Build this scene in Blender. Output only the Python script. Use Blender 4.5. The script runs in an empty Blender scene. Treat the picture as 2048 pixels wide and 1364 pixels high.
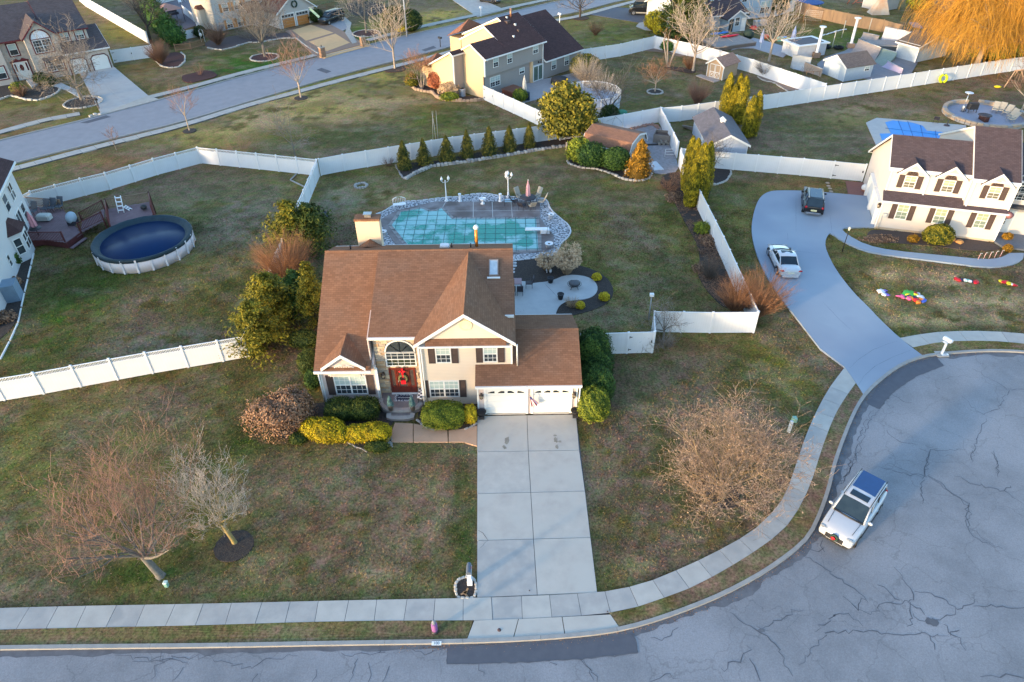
import bpy,math,random
import numpy as np
from mathutils import Matrix,Vector
from mathutils.geometry import tessellate_polygon
R_=math.radians
rnd=random.Random(7)
rng=np.random.default_rng(11)
sc=bpy.context.scene
col=sc.collection
#  camera
FPX,PITCH,CAMH,ROLL=1402.0,R_(37.6),31.35,R_(-0.75)
c_,s_=math.cos(PITCH),math.sin(PITCH)
_r=Vector((1,0,0));CF=Vector((0,c_,-s_));_u=Vector((0,s_,c_))
CR=_r*math.cos(ROLL) + _u*math.sin(ROLL);CU=-_r*math.sin(ROLL) + _u*math.cos(ROLL)
cam=bpy.data.cameras.new('camera');camo=bpy.data.objects.new('camera',cam);col.objects.link(camo)
cam.sensor_width=36;cam.lens=36*FPX/2048;cam.clip_start=.5;cam.clip_end=3000
m=Matrix.Identity(4)
for i in range(3):
 m[i][0]=CR[i];m[i][1]=CU[i];m[i][2]=-CF[i]
m[2][3]=CAMH
camo.matrix_world=m
sc.camera=camo
#  light
SUN_AZ,SUN_EL=R_(217),R_(6)
w=bpy.data.worlds.new('World');sc.world=w;w.use_nodes=True
nt=w.node_tree;bg=nt.nodes['Background']
sky=nt.nodes.new('ShaderNodeTexSky');sky.sky_type='NISHITA';sky.sun_disc=False
sky.sun_elevation=SUN_EL;sky.sun_rotation=R_(90) - SUN_AZ
sky.air_density=1.0;sky.dust_density=1.0;sky.ozone_density=2.1
nt.links.new(sky.outputs[0],bg.inputs[0]);bg.inputs[1].default_value=0.15
sl=bpy.data.lights.new('sun','SUN');sl.energy=.95;sl.angle=R_(4.5);sl.color=(1.0,.74,.44)
so=bpy.data.objects.new('sun',sl);col.objects.link(so)
sd=Vector((math.cos(SUN_AZ)*math.cos(SUN_EL),math.sin(SUN_AZ)*math.cos(SUN_EL),math.sin(SUN_EL)))
so.rotation_euler=sd.to_track_quat('Z','Y').to_euler();so.location=(-60,-40,60)
sc.view_settings.view_transform='Standard';sc.view_settings.look='None'
sc.view_settings.gamma=1;sc.view_settings.exposure=2.78
sc.view_settings.use_curve_mapping=False
sc.render.engine='CYCLES'
sc.cycles.max_bounces=5;sc.cycles.diffuse_bounces=2;sc.cycles.glossy_bounces=2
sc.cycles.transparent_max_bounces=8
#  measuring: a photo pixel (2048 wide) to a place on the ground / a plane
def ray(px,py):return CR*((px-1024)/FPX) - CU*((py-682)/FPX) + CF
def G(px,py,z=0.0):
 d=ray(px,py);t=(z-CAMH)/d.z
 return Vector((d.x*t,d.y*t,z))
def HIT(px,py,p,n):
 d=ray(px,py);o=Vector((0,0,CAMH));n=Vector(n)
 return o + d*((Vector(p)-o).dot(n)/d.dot(n))
def VW(px,py,x,y,ang):
 return HIT(px,py,(x,y,0),(-math.sin(R_(ang)),math.cos(R_(ang)),0))
def GL(pts,z=0.0):return [G(a,b,z) for a,b in pts]
#  materials
MATS={}
def mat(name,c,c2=None,scale=3.0,rough=.8,bump=0.0,bscale=None,metal=0.0,pat=None,detail=4,contrast=.25,spec=.35,c3=None,s3=.3,stretch=None,emit=None,tint=False,coat=0):
 """c..c2 mixed by noise; c3 a second broad noise; pat: 'shingle','siding','vsiding','brick','plank' drawn as relief in metre UVs"""
 if name in MATS:return MATS[name]
 m=bpy.data.materials.new(name);m.use_nodes=True;MATS[name]=m
 n=m.node_tree;N=n.nodes;L=n.links
 b=N['Principled BSDF']
 b.inputs['Roughness'].default_value=rough;b.inputs['Metallic'].default_value=metal
 b.inputs['Specular IOR Level'].default_value=spec
 if coat:b.inputs['Coat Weight'].default_value=coat;b.inputs['Coat Roughness'].default_value=.06
 c=tuple(c)+(1,)
 c2=(tuple(c2)+(1,)) if c2 else tuple(min(1,x*.82) for x in c[:3])+(1,)
 tc=N.new('ShaderNodeTexCoord')
 vec=tc.outputs['Object']
 if stretch:
  mp=N.new('ShaderNodeMapping');mp.inputs['Scale'].default_value=stretch
  L.new(vec,mp.inputs['Vector']);vec=mp.outputs[0]
 nz=N.new('ShaderNodeTexNoise');nz.inputs['Scale'].default_value=scale;nz.inputs['Detail'].default_value=detail
 nz.inputs['Roughness'].default_value=.6
 L.new(vec,nz.inputs['Vector'])
 mr=N.new('ShaderNodeMapRange');mr.inputs[1].default_value=.5-contrast;mr.inputs[2].default_value=.5+contrast
 L.new(nz.outputs['Fac'],mr.inputs[0])
 mx=N.new('ShaderNodeMix');mx.data_type='RGBA';mx.inputs[6].default_value=c;mx.inputs[7].default_value=c2
 fac=mr.outputs[0]
 if tint:
  at=N.new('ShaderNodeAttribute');at.attribute_name='tint';fac=at.outputs['Fac']
 L.new(fac,mx.inputs[0]);out=mx.outputs[2]
 if c3:
  n3=N.new('ShaderNodeTexNoise');n3.inputs['Scale'].default_value=s3;n3.inputs['Detail'].default_value=3
  L.new(tc.outputs['Object'],n3.inputs['Vector'])
  r3=N.new('ShaderNodeMapRange');r3.inputs[1].default_value=.45;r3.inputs[2].default_value=.65
  L.new(n3.outputs['Fac'],r3.inputs[0])
  m3=N.new('ShaderNodeMix');m3.data_type='RGBA';m3.inputs[7].default_value=tuple(c3)+(1,)
  L.new(r3.outputs[0],m3.inputs[0]);L.new(out,m3.inputs[6]);out=m3.outputs[2]
 hgt=None
 if pat in ('shingle','brick'):
  br=N.new('ShaderNodeTexBrick')
  br.inputs['Scale'].default_value=1
  sh=pat == 'shingle'
  br.inputs['Brick Width'].default_value=.32 if sh else .22
  br.inputs['Row Height'].default_value=.15 if sh else .075
  br.inputs['Mortar Size'].default_value=.012 if sh else .008
  br.inputs['Mortar Smooth'].default_value=.3
  br.inputs['Color1'].default_value=(1.1,1.1,1.1,1);br.inputs['Color2'].default_value=(.84,.83,.82,1)
  br.inputs['Mortar'].default_value=(.70,.69,.68,1)
  L.new(tc.outputs['UV'],br.inputs['Vector'])
  mm=N.new('ShaderNodeMix');mm.data_type='RGBA';mm.blend_type='MULTIPLY';mm.inputs[0].default_value=1
  L.new(out,mm.inputs[6]);L.new(br.outputs['Color'],mm.inputs[7]);out=mm.outputs[2]
  hgt=br.outputs['Color']
 if pat in ('siding','vsiding','plank'):
  sx=N.new('ShaderNodeSeparateXYZ');L.new(tc.outputs['UV'],sx.inputs[0])
  ma=N.new('ShaderNodeMath');ma.operation='MODULO'
  step={'siding':.12,'vsiding':.2,'plank':.14}[pat]
  ad=N.new('ShaderNodeMath');ad.operation='ADD';ad.inputs[1].default_value=step*4000
  L.new(sx.outputs[0 if pat != 'siding' else 1],ad.inputs[0])
  L.new(ad.outputs[0],ma.inputs[0]);ma.inputs[1].default_value=step
  rr=N.new('ShaderNodeMapRange');rr.inputs[1].default_value=0;rr.inputs[2].default_value=step*.2
  rr.inputs[3].default_value={'siding':.80,'vsiding':.93,'plank':.5}[pat];rr.inputs[4].default_value=1
  L.new(ma.outputs[0],rr.inputs[0])
  mm=N.new('ShaderNodeMix');mm.data_type='RGBA';mm.blend_type='MULTIPLY';mm.inputs[0].default_value=1
  L.new(out,mm.inputs[6]);L.new(rr.outputs[0],mm.inputs[7]);out=mm.outputs[2]
  hgt=rr.outputs[0]
 L.new(out,b.inputs['Base Color'])
 if bump:
  bp=N.new('ShaderNodeBump');bp.inputs['Distance'].default_value=bump;bp.inputs['Strength'].default_value=.7
  if hgt is None:
   nb=N.new('ShaderNodeTexNoise');nb.inputs['Scale'].default_value=bscale or scale*6;nb.inputs['Detail'].default_value=5
   L.new(tc.outputs['Object'],nb.inputs['Vector']);hgt=nb.outputs['Fac']
  L.new(hgt,bp.inputs['Height']);L.new(bp.outputs[0],b.inputs['Normal'])
 return m
#  mesh builder
def empty(name,loc=(0,0,0),rz=0.0,parent=None):
 o=bpy.data.objects.new(name,None);col.objects.link(o);o.empty_display_size=.3
 o.location=loc;o.rotation_euler=(0,0,rz)
 if parent:o.parent=parent
 return o
def tag(o,label=None,cat=None,group=None,kind=None):
 if label:o['label']=label
 if cat:o['category']=cat
 if group:o['group']=group
 if kind:o['kind']=kind
 return o
def thing(name,loc,label,cat,rz=0.0,group=None):
 return tag(empty(name,loc,rz),label,cat,group)
class MB:
 def __init__(s,M=None):
  s.v=[];s.f=[];s.M=M or Matrix.Identity(4);s.sm=[]
 def at(s,M):s.M=M;return s
 def add(s,vs,fs,smooth=False):
  o=len(s.v);s.v += [s.M @ Vector(p) for p in vs]
  s.f += [tuple(i+o for i in f) for f in fs];s.sm += [smooth]*len(fs)
 def box(s,x0,x1,y0,y1,z0,z1):
  s.add([(x0,y0,z0),(x1,y0,z0),(x1,y1,z0),(x0,y1,z0),(x0,y0,z1),(x1,y0,z1),(x1,y1,z1),(x0,y1,z1)],
     [(3,2,1,0),(4,5,6,7),(0,1,5,4),(1,2,6,5),(2,3,7,6),(3,0,4,7)]);return s
 def cbox(s,c,d,rz=0,rx=0,ry=0):
  M0=s.M;s.M=M0 @ Matrix.Translation(c) @ Matrix.Rotation(rz,4,'Z') @ Matrix.Rotation(ry,4,'Y') @ Matrix.Rotation(rx,4,'X')
  s.box(-d[0]/2,d[0]/2,-d[1]/2,d[1]/2,-d[2]/2,d[2]/2);s.M=M0;return s
 def bbox(s,x0,x1,y0,y1,z0,z1,b=.03):
  "box with chamfered vertical edges and top"
  p=[(x0+b,y0),(x1-b,y0),(x1,y0+b),(x1,y1-b),(x1-b,y1),(x0+b,y1),(x0,y1-b),(x0,y0+b)]
  q=[(x0+2*b,y0+b),(x1-2*b,y0+b),(x1-b,y0+2*b),(x1-b,y1-2*b),(x1-2*b,y1-b),(x0+2*b,y1-b),(x0+b,y1-2*b),(x0+b,y0+2*b)]
  vs=[(a,c,z0) for a,c in p]+[(a,c,z1-b) for a,c in p]+[(a,c,z1) for a,c in q]
  fs=[tuple(range(7,-1,-1)),tuple(range(16,24))]
  for k in range(2):
   for i in range(8):
    j=(i+1) % 8;fs.append((k*8+i,k*8+j,k*8+8+j,k*8+8+i))
  s.add(vs,fs);return s
 def prism(s,poly,z0,z1,bottom=True):
  "poly: list of (x,y) ; any simple polygon"
  n=len(poly);P=[Vector((p[0],p[1],0)) for p in poly]
  area=sum(P[i].x*P[(i+1) % n].y-P[(i+1) % n].x*P[i].y for i in range(n))
  if area < 0:P.reverse()
  tri=tessellate_polygon([P])
  vs=[(p.x,p.y,z0) for p in P]+[(p.x,p.y,z1) for p in P]
  fs=[]
  for t in tri:
   a,b,c=t
   if (P[b]-P[a]).cross(P[c]-P[a]).z < 0:a,b,c=a,c,b
   fs.append((a+n,b+n,c+n))
   if bottom:fs.append((c,b,a))
  for i in range(n):
   j=(i+1) % n;fs.append((i,j,j+n,i+n))
  s.add(vs,fs);return s
 def sheet(s,poly,z):
  n=len(poly);P=[Vector((p[0],p[1],0)) for p in poly]
  fs=[]
  for a,b,c in tessellate_polygon([P]):
   if (P[b]-P[a]).cross(P[c]-P[a]).z < 0:a,b,c=a,c,b
   fs.append((a,b,c))
  s.add([(p.x,p.y,z) for p in P],fs);return s
 def ext(s,prof,axis,a0,a1):
  """extrude a 2D profile. axis 'x': prof=(y,z) ; axis 'y': prof=(x,z)"""
  n=len(prof);P=[Vector((p[0],p[1],0)) for p in prof]
  ar=sum(P[i].x*P[(i+1) % n].y-P[(i+1) % n].x*P[i].y for i in range(n))
  if ar < 0:P.reverse()
  mk=(lambda p,a:(a,p.x,p.y)) if axis == 'x' else (lambda p,a:(p.x,a,p.y))
  vs=[mk(p,a0) for p in P]+[mk(p,a1) for p in P]
  fs=[]
  fl=axis == 'y'
  for a,b,c in tessellate_polygon([P]):
   if (P[b]-P[a]).cross(P[c]-P[a]).z < 0:a,b,c=a,c,b
   f1=(a+n,b+n,c+n);f0=(c,b,a)
   if fl:f1=f1[::-1];f0=f0[::-1]
   fs += [f1,f0]
  for i in range(n):
   j=(i+1) % n;q=(i,j,j+n,i+n);fs.append(q[::-1] if fl else q)
  s.add(vs,fs);return s
 def plate(s,pts,th):
  "3D polygon given a thickness downwards"
  n=len(pts);P=[Vector(p) for p in pts]
  up=P + [p-Vector((0,0,th)) for p in P]
  fs=[tuple(range(n)),tuple(range(2*n-1,n-1,-1))]
  for i in range(n):
   j=(i+1) % n;fs.append((i,i+n,j+n,j))
  s.add(up,fs);return s
 def tube(s,pts,r,n=8,cap=True,smooth=True):
  pts=[Vector(p) for p in pts];k=len(pts)
  rs=r if isinstance(r,(list,tuple)) else [r]*k
  vs=[];ref=None
  for i,p in enumerate(pts):
   d=(pts[min(i+1,k-1)]-pts[max(i-1,0)]).normalized()
   if ref is None:ref=Vector((1,0,0)) if abs(d.x) < .8 else Vector((0,1,0))
   u=d.cross(ref).normalized();v=d.cross(u);ref=-v if False else ref
   for j in range(n):
    a=2*math.pi*j/n;vs.append(p+(u*math.cos(a)+v*math.sin(a))*rs[i])
  fs=[]
  for i in range(k-1):
   for j in range(n):
    q=(j+1) % n;fs.append((i*n+j,i*n+q,(i+1)*n+q,(i+1)*n+j))
  s.add(vs,fs,smooth)
  if cap:
   o=len(s.v)-k*n
   s.f += [tuple(o+j for j in range(n-1,-1,-1)),tuple(o+(k-1)*n+j for j in range(n))];s.sm += [False,False]
  return s
 def lathe(s,prof,c=(0,0),n=16,smooth=True):
  "prof: (r,z) list bottom to top, around vertical axis at c"
  vs=[]
  for r,z in prof:
   for j in range(n):
    a=2*math.pi*j/n;vs.append((c[0]+r*math.cos(a),c[1]+r*math.sin(a),z))
  k=len(prof);fs=[]
  for i in range(k-1):
   for j in range(n):
    q=(j+1) % n;fs.append((i*n+j,i*n+q,(i+1)*n+q,(i+1)*n+j))
  s.add(vs,fs,smooth)
  o=len(s.v)-k*n
  s.f += [tuple(o+j for j in range(n-1,-1,-1)),tuple(o+(k-1)*n+j for j in range(n))];s.sm += [False,False]
  return s
 def ball(s,c,r,seg=12,rings=8,jit=0.0):
  r=r if isinstance(r,(list,tuple)) else (r,r,r)
  vs=[(c[0],c[1],c[2]-r[2])]
  for i in range(1,rings):
   t=math.pi*i/rings
   for j in range(seg):
    a=2*math.pi*j/seg;k=1+rnd.uniform(-jit,jit)
    vs.append((c[0]+r[0]*k*math.sin(t)*math.cos(a),c[1]+r[1]*k*math.sin(t)*math.sin(a),c[2]-r[2]*k*math.cos(t)))
  vs.append((c[0],c[1],c[2]+r[2]));fs=[]
  for j in range(seg):fs.append((0,1+(j+1) % seg,1+j))
  for i in range(rings-2):
   for j in range(seg):
    q=(j+1) % seg;fs.append((1+i*seg+j,1+i*seg+q,1+(i+1)*seg+q,1+(i+1)*seg+j))
  t=len(vs)-1;b0=1+(rings-2)*seg
  for j in range(seg):fs.append((t,b0+j,b0+(j+1) % seg))
  s.add(vs,fs,True);return s
 def mesh(s,name):
  me=bpy.data.meshes.new(name);me.from_pydata([tuple(p) for p in s.v],[],s.f);me.update()
  me.polygons.foreach_set('use_smooth',s.sm)
  uv=me.uv_layers.new(name='UVMap');d=uv.data
  Z=Vector((0,0,1))
  for p in me.polygons:
   nn=p.normal
   if abs(nn.z) > .97:U,V=Vector((1,0,0)),Vector((0,1,0))
   else:U=Z.cross(nn).normalized();V=nn.cross(U)
   for li in p.loop_indices:
    q=me.vertices[me.loops[li].vertex_index].co;d[li].uv=(q.dot(U),q.dot(V))
  return me
 def build(s,name,m,parent=None,label=None,cat=None,group=None,kind=None,loc=None):
  me=s.mesh(name);me.materials.append(m)
  o=bpy.data.objects.new(name,me);col.objects.link(o)
  if parent:o.parent=parent
  if loc:o.location=loc
  return tag(o,label,cat,group,kind)
def text_part(name,txt,size,m,parent,loc):
 c=bpy.data.curves.new(name,'FONT');c.body=txt;c.size=size;c.align_x='CENTER';c.align_y='CENTER';c.extrude=.0015
 o=bpy.data.objects.new(name,c);col.objects.link(o);dg=bpy.context.evaluated_depsgraph_get();me=bpy.data.meshes.new_from_object(o.evaluated_get(dg));bpy.data.objects.remove(o);me.materials.clear();me.materials.append(m)
 o=bpy.data.objects.new(name,me);col.objects.link(o);o.parent=parent;o.location=loc
def copy_tree(o,loc=None,rz=None,parent=None,scale=None):
 c=o.copy();col.objects.link(c);c.parent=parent
 if loc is not None:c.location=loc
 if rz is not None:c.rotation_euler=(0,0,rz)
 if scale is not None:c.scale=scale if isinstance(scale,(tuple,list)) else (scale,)*3
 for ch in list(o.children):copy_tree(ch,parent=c)
 return c
def np_obj(name,V,F,m,parent=None,tint=None,smooth=False,**kw):
 me=bpy.data.meshes.new(name)
 V=np.asarray(V,dtype=np.float32);F=np.asarray(F,dtype=np.int32)
 k=F.shape[1]
 me.vertices.add(len(V));me.vertices.foreach_set('co',V.ravel())
 me.loops.add(F.size);me.loops.foreach_set('vertex_index',F.ravel())
 me.polygons.add(len(F));me.polygons.foreach_set('loop_start',np.arange(0,F.size,k,dtype=np.int32))
 me.polygons.foreach_set('loop_total',np.full(len(F),k,dtype=np.int32))
 if smooth:me.polygons.foreach_set('use_smooth',np.ones(len(F),dtype=bool))
 me.update(calc_edges=True)
 if tint is not None:
  a=me.attributes.new('tint','FLOAT','POINT');a.data.foreach_set('value',np.asarray(tint,dtype=np.float32))
 me.materials.append(m)
 o=bpy.data.objects.new(name,me);col.objects.link(o)
 if parent:o.parent=parent
 return tag(o,**kw)
def resample(P,n):
 P=[Vector(p) for p in P];L=[0]
 for a,b in zip(P,P[1:]):L.append(L[-1]+(b-a).length)
 out=[]
 for i in range(n+1):
  t=L[-1]*i/n;k=max(j for j in range(len(L)-1) if L[j] <= t+1e-9)
  f=(t-L[k])/max(1e-9,L[k+1]-L[k]);out.append(P[k].lerp(P[k+1],min(1,f)))
 return out
def plen(P):return sum((Vector(b)-Vector(a)).length for a,b in zip(P,P[1:]))
def smoothline(P,it=2):
 P=[Vector(p) for p in P]
 for _ in range(it):
  Q=[P[0]]
  for a,b in zip(P,P[1:]):Q += [a.lerp(b,.25),a.lerp(b,.75)]
  Q.append(P[-1]);P=Q
 return P
def smoothloop(P,it=2):
 P=[Vector(p) for p in P]
 for _ in range(it):
  Q=[]
  for i in range(len(P)):
   a,b=P[i],P[(i+1) % len(P)];Q += [a.lerp(b,.25),a.lerp(b,.75)]
  P=Q
 return P
def offset(P,d):
 "offset an open polyline sideways (left of travel positive)"
 P=[Vector(p) for p in P];out=[]
 for i,p in enumerate(P):
  t=(P[min(i+1,len(P)-1)]-P[max(i-1,0)]);t.z=0;t.normalize()
  out.append(p+Vector((-t.y,t.x,0))*d)
 return out
def noise2(x,y,scale,seed=0,octv=4):
 "fractal value noise, vectorised, 0..1"
 r=np.random.default_rng(seed);out=np.zeros_like(x,dtype=float);amp=1;tot=0
 for k in range(octv):
  T=r.random((128,128));X=x/scale*2**k+k*17.3;Y=y/scale*2**k+k*9.1
  xi=np.floor(X).astype(int);yi=np.floor(Y).astype(int);fx=X-xi;fy=Y-yi
  fx=fx*fx*(3-2*fx);fy=fy*fy*(3-2*fy)
  g=lambda a,b:T[a % 128,b % 128]
  v=(g(xi,yi)*(1-fx)+g(xi+1,yi)*fx)*(1-fy)+(g(xi,yi+1)*(1-fx)+g(xi+1,yi+1)*fx)*fy
  out += v*amp;tot += amp;amp *= .55
 return out/tot
#  ground sheet with its patches of grass and of painted sunlight
A=dict(g=(.076,.080,.022),d=(.055,.055,.018),b=(.175,.118,.084),t=(.50,.35,.215),o=(.175,.15,.03),l=(.036,.105,.010),r=(.22,.105,.045),y=(.36,.27,.075),m=(.20,.165,.14))  # y, and o at the left edge: low sun painted into the grass
PATCH=[  # px, py, rx, ry, rot, kind, strength
 (700,1040,200,120,0,'b',.6),(560,930,160,50,0,'b',.35),(860,1000,60,60,0,'t',.25),(640,1130,180,50,0,'b',.6),(800,1080,60,30,0,'t',.35),(700,960,60,30,0,'t',.3),(760,1150,70,20,0,'t',.3),(880,940,40,22,0,'r',.4),(520,1120,60,26,0,'t',.22),(620,985,120,35,0,'t',.22),
 (925,1010,22,150,0,'g',.9),(500,860,55,90,-.5,'g',.9),(850,895,90,14,0,'l',.45),(330,1060,110,70,0,'g',.8),(250,1150,230,22,0,'g',.7),(60,1080,130,60,0,'b',.5),
 (150,870,130,60,0,'b',.5),(40,860,90,60,0,'o',.5),(330,800,160,26,-.15,'b',.7),(60,930,70,60,0,'o',.3),(760,1000,170,120,0,'b',.5),(620,1060,120,60,0,'r',.25),(1240,960,60,120,0,'b',.4),(440,760,60,20,0,'g',.4),(330,900,120,50,0,'b',.35),
 (165,600,80,100,0,'l',.75),(150,560,120,60,0,'g',.8),(120,690,120,40,0,'g',.5),(290,620,90,60,0,'b',.85),(330,690,150,40,0,'m',.6),(470,670,60,25,0,'r',.25),
 (470,440,130,70,0,'b',.7),(470,440,130,60,0,'m',.5),(480,590,90,45,0,'g',.85),(500,640,40,40,0,'l',.4),(1180,560,60,40,0,'l',.3),(1560,760,40,60,0,'l',.45),(510,880,30,60,0,'l',.4),(938,1060,14,110,0,'l',.45),(940,900,40,12,0,'l',.5),(290,1150,80,20,0,'l',.4),(1345,960,16,90,.1,'l',.35),(900,230,80,16,0,'l',.3),(330,380,160,40,0,'b',.5),(400,430,40,60,0,'g',.6),(250,500,200,80,0,'g',.3),
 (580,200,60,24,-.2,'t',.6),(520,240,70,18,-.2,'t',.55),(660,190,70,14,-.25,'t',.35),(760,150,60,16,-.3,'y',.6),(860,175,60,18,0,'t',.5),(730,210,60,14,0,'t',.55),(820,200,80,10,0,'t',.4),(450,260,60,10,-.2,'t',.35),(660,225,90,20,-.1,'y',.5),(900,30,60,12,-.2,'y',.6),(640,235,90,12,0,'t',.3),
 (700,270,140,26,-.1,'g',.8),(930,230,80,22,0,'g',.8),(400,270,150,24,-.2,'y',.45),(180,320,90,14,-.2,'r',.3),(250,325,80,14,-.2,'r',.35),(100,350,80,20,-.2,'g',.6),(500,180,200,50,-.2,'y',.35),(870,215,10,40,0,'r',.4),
 (800,395,60,22,0,'t',.4),(760,425,60,14,0,'r',.5),(680,400,50,30,0,'m',.7),(690,380,40,20,0,'t',.25),(880,350,120,26,0,'g',.6),(1000,380,120,20,0,'r',.25),(1170,400,90,60,0,'g',.55),(1250,450,30,90,.3,'b',.6),(1310,500,26,90,.3,'b',.5),(1330,560,60,80,0,'g',.6),(1220,480,40,60,0,'b',.4),(1240,630,80,24,0,'m',.4),
 (1250,360,90,16,0,'o',.7),(1330,420,30,40,0,'g',.7),
 (1450,390,60,26,0,'g',.6),(1600,368,90,8,0,'r',.5),(1450,480,40,90,0,'d',.5),(1450,362,60,10,0,'r',.4),
 (1620,260,90,40,0,'g',.6),(1750,225,180,18,-.1,'t',.22),(1850,215,120,20,0,'r',.3),(2000,160,60,16,0,'r',.6),(1650,330,90,14,0,'d',.5),(1930,190,90,18,-.1,'r',.35),
 (1260,160,90,40,0,'g',.6),(1440,200,90,26,0,'g',.5),(1380,170,60,20,0,'o',.4),(1250,80,90,20,0,'o',.8),(1230,60,60,12,0,'l',.2),
 (1770,548,40,14,0,'t',.8),(1740,600,40,24,0,'t',.55),(1890,556,70,14,-.1,'t',.85),(1920,600,60,20,.1,'t',.75),(2010,600,50,26,0,'t',.7),(1800,640,60,16,0,'t',.5),(1880,640,80,16,0,'t',.6),(1990,640,50,14,0,'t',.5),(1970,580,40,16,0,'g',.5),(1850,580,60,16,0,'g',.6),(1840,660,200,8,0,'g',.8),(1760,490,100,12,0,'g',.5),
 (1400,700,80,30,0,'r',.45),(1390,740,60,40,0,'b',.5),(1560,740,60,70,.5,'o',.9),(1480,740,60,60,0,'g',.7),(1250,900,60,90,0,'b',.35),(1290,780,90,60,0,'g',.3),(1330,900,30,120,.1,'g',.7),(1230,1080,60,60,0,'b',.3),(1280,1130,40,20,0,'t',.3),(1230,1000,60,100,0,'d',.3),(1640,830,40,40,0,'g',.7),(1490,1070,60,40,.6,'b',.5),
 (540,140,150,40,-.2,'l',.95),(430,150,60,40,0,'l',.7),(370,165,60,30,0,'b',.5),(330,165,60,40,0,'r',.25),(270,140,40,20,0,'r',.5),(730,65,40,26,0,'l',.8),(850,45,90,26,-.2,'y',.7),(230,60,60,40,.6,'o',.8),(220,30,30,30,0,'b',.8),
 (40,235,80,26,0,'b',.8),(20,265,90,14,-.2,'r',.5),(130,225,60,20,0,'o',.3),(60,205,60,12,0,'o',.6),
 (1670,65,90,45,.1,'l',.6),(1670,60,100,50,.1,'o',.5),(1740,90,60,20,.1,'l',.5),(1780,10,120,26,0,'r',.35),(1850,40,60,26,0,'g',.5),(1600,95,50,30,0,'g',.6),(1480,100,60,20,0,'b',.7),(1530,120,60,12,0,'r',.3),(1610,40,40,12,0,'r',.7),(1990,90,60,26,0,'g',.8),
]
def lawn_colour(x,y):
 n1=noise2(x,y,9,1);n2=noise2(x,y,2.2,2);n3=noise2(x+y*.3,y,.9,3,3);n4=noise2(x*.6+y*.2,y,1.3,9,4)
 w=np.clip((n1*.8+n2*.55-.33)*2.6,0,.92)[:,None]
 C=np.array(A['g'])*(1-w)+np.array(A['b'])*w
 ol=np.clip((noise2(x,y,14,6)-.45)*3,0,.6)[:,None];C=C*(1-ol)+np.array(A['o'])*ol
 wx=(noise2(x,y,3,4)-.5)*3.2;wy=(noise2(x,y,3,5)-.5)*3.2
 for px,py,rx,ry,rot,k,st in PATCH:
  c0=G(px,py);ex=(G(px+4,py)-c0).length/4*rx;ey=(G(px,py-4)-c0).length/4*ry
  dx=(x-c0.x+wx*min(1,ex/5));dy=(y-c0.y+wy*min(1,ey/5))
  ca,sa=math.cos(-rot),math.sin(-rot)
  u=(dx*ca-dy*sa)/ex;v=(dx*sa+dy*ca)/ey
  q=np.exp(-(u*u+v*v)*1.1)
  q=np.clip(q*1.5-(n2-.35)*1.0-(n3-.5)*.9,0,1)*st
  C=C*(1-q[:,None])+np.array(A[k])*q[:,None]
 f=np.clip((n4-.56)*4,0,.45)[:,None];C=C*(1-f)+np.array((.21,.165,.12))*f
 C *= (.42+.82*n3)[:,None]
 return C
def lawn_mat(name,attr=True):
 m=mat(name,(.1,.1,.05),rough=.95,spec=.1)
 N=m.node_tree.nodes;L=m.node_tree.links;b=N['Principled BSDF']
 at=N.new('ShaderNodeAttribute');at.attribute_name='lawn'
 tc=N.new('ShaderNodeTexCoord')
 nz=N.new('ShaderNodeTexNoise');nz.inputs['Scale'].default_value=7;nz.inputs['Detail'].default_value=8;nz.inputs['Roughness'].default_value=.78
 L.new(tc.outputs['Object'],nz.inputs['Vector'])
 mr=N.new('ShaderNodeMapRange');mr.inputs[1].default_value=.34;mr.inputs[2].default_value=.66;mr.inputs[3].default_value=.36;mr.inputs[4].default_value=1.8
 L.new(nz.outputs['Fac'],mr.inputs[0])
 n2=N.new('ShaderNodeTexNoise');n2.inputs['Scale'].default_value=1.6;n2.inputs['Detail'].default_value=6;n2.inputs['Roughness'].default_value=.7
 L.new(tc.outputs['Object'],n2.inputs['Vector'])
 cr=N.new('ShaderNodeMix');cr.data_type='RGBA';cr.inputs[6].default_value=(.80,1.05,.70,1);cr.inputs[7].default_value=(1.3,1.02,1.05,1)
 m2=N.new('ShaderNodeMapRange');m2.inputs[1].default_value=.38;m2.inputs[2].default_value=.62
 L.new(n2.outputs['Fac'],m2.inputs[0]);L.new(m2.outputs[0],cr.inputs[0])
 mu=N.new('ShaderNodeMix');mu.data_type='RGBA';mu.blend_type='MULTIPLY';mu.inputs[0].default_value=1
 L.new(at.outputs['Color'],mu.inputs[6]);L.new(cr.outputs[2],mu.inputs[7])
 mv=N.new('ShaderNodeMix');mv.data_type='RGBA';mv.blend_type='MULTIPLY';mv.inputs[0].default_value=1
 L.new(mu.outputs[2],mv.inputs[6]);L.new(mr.outputs[0],mv.inputs[7]);L.new(mv.outputs[2],b.inputs['Base Color'])
 bp=N.new('ShaderNodeBump');bp.inputs['Distance'].default_value=.05;bp.inputs['Strength'].default_value=.6
 L.new(nz.outputs['Fac'],bp.inputs['Height']);L.new(bp.outputs[0],b.inputs['Normal'])
 return m
LAWN=lawn_mat('lawn_grass')
def grid_axis(a,b,step,far,fstep):
 core=np.arange(a,b+.01,step);lo=np.arange(-far,a,fstep);hi=np.arange(b+fstep,far,fstep)
 return np.concatenate([lo,core,hi])
gx=grid_axis(-82,112,.45,900,30);gy=np.concatenate([np.arange(-120,12,12),np.arange(12,182,.45),np.arange(182,1500,30)])
X,Y=np.meshgrid(gx,gy,indexing='ij');nx,ny=X.shape
xf,yf=X.ravel(),Y.ravel()
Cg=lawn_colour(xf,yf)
Zg=(noise2(xf,yf,6,31)-.5)*.05-.03
V=np.stack([xf,yf,Zg],1)
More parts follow.
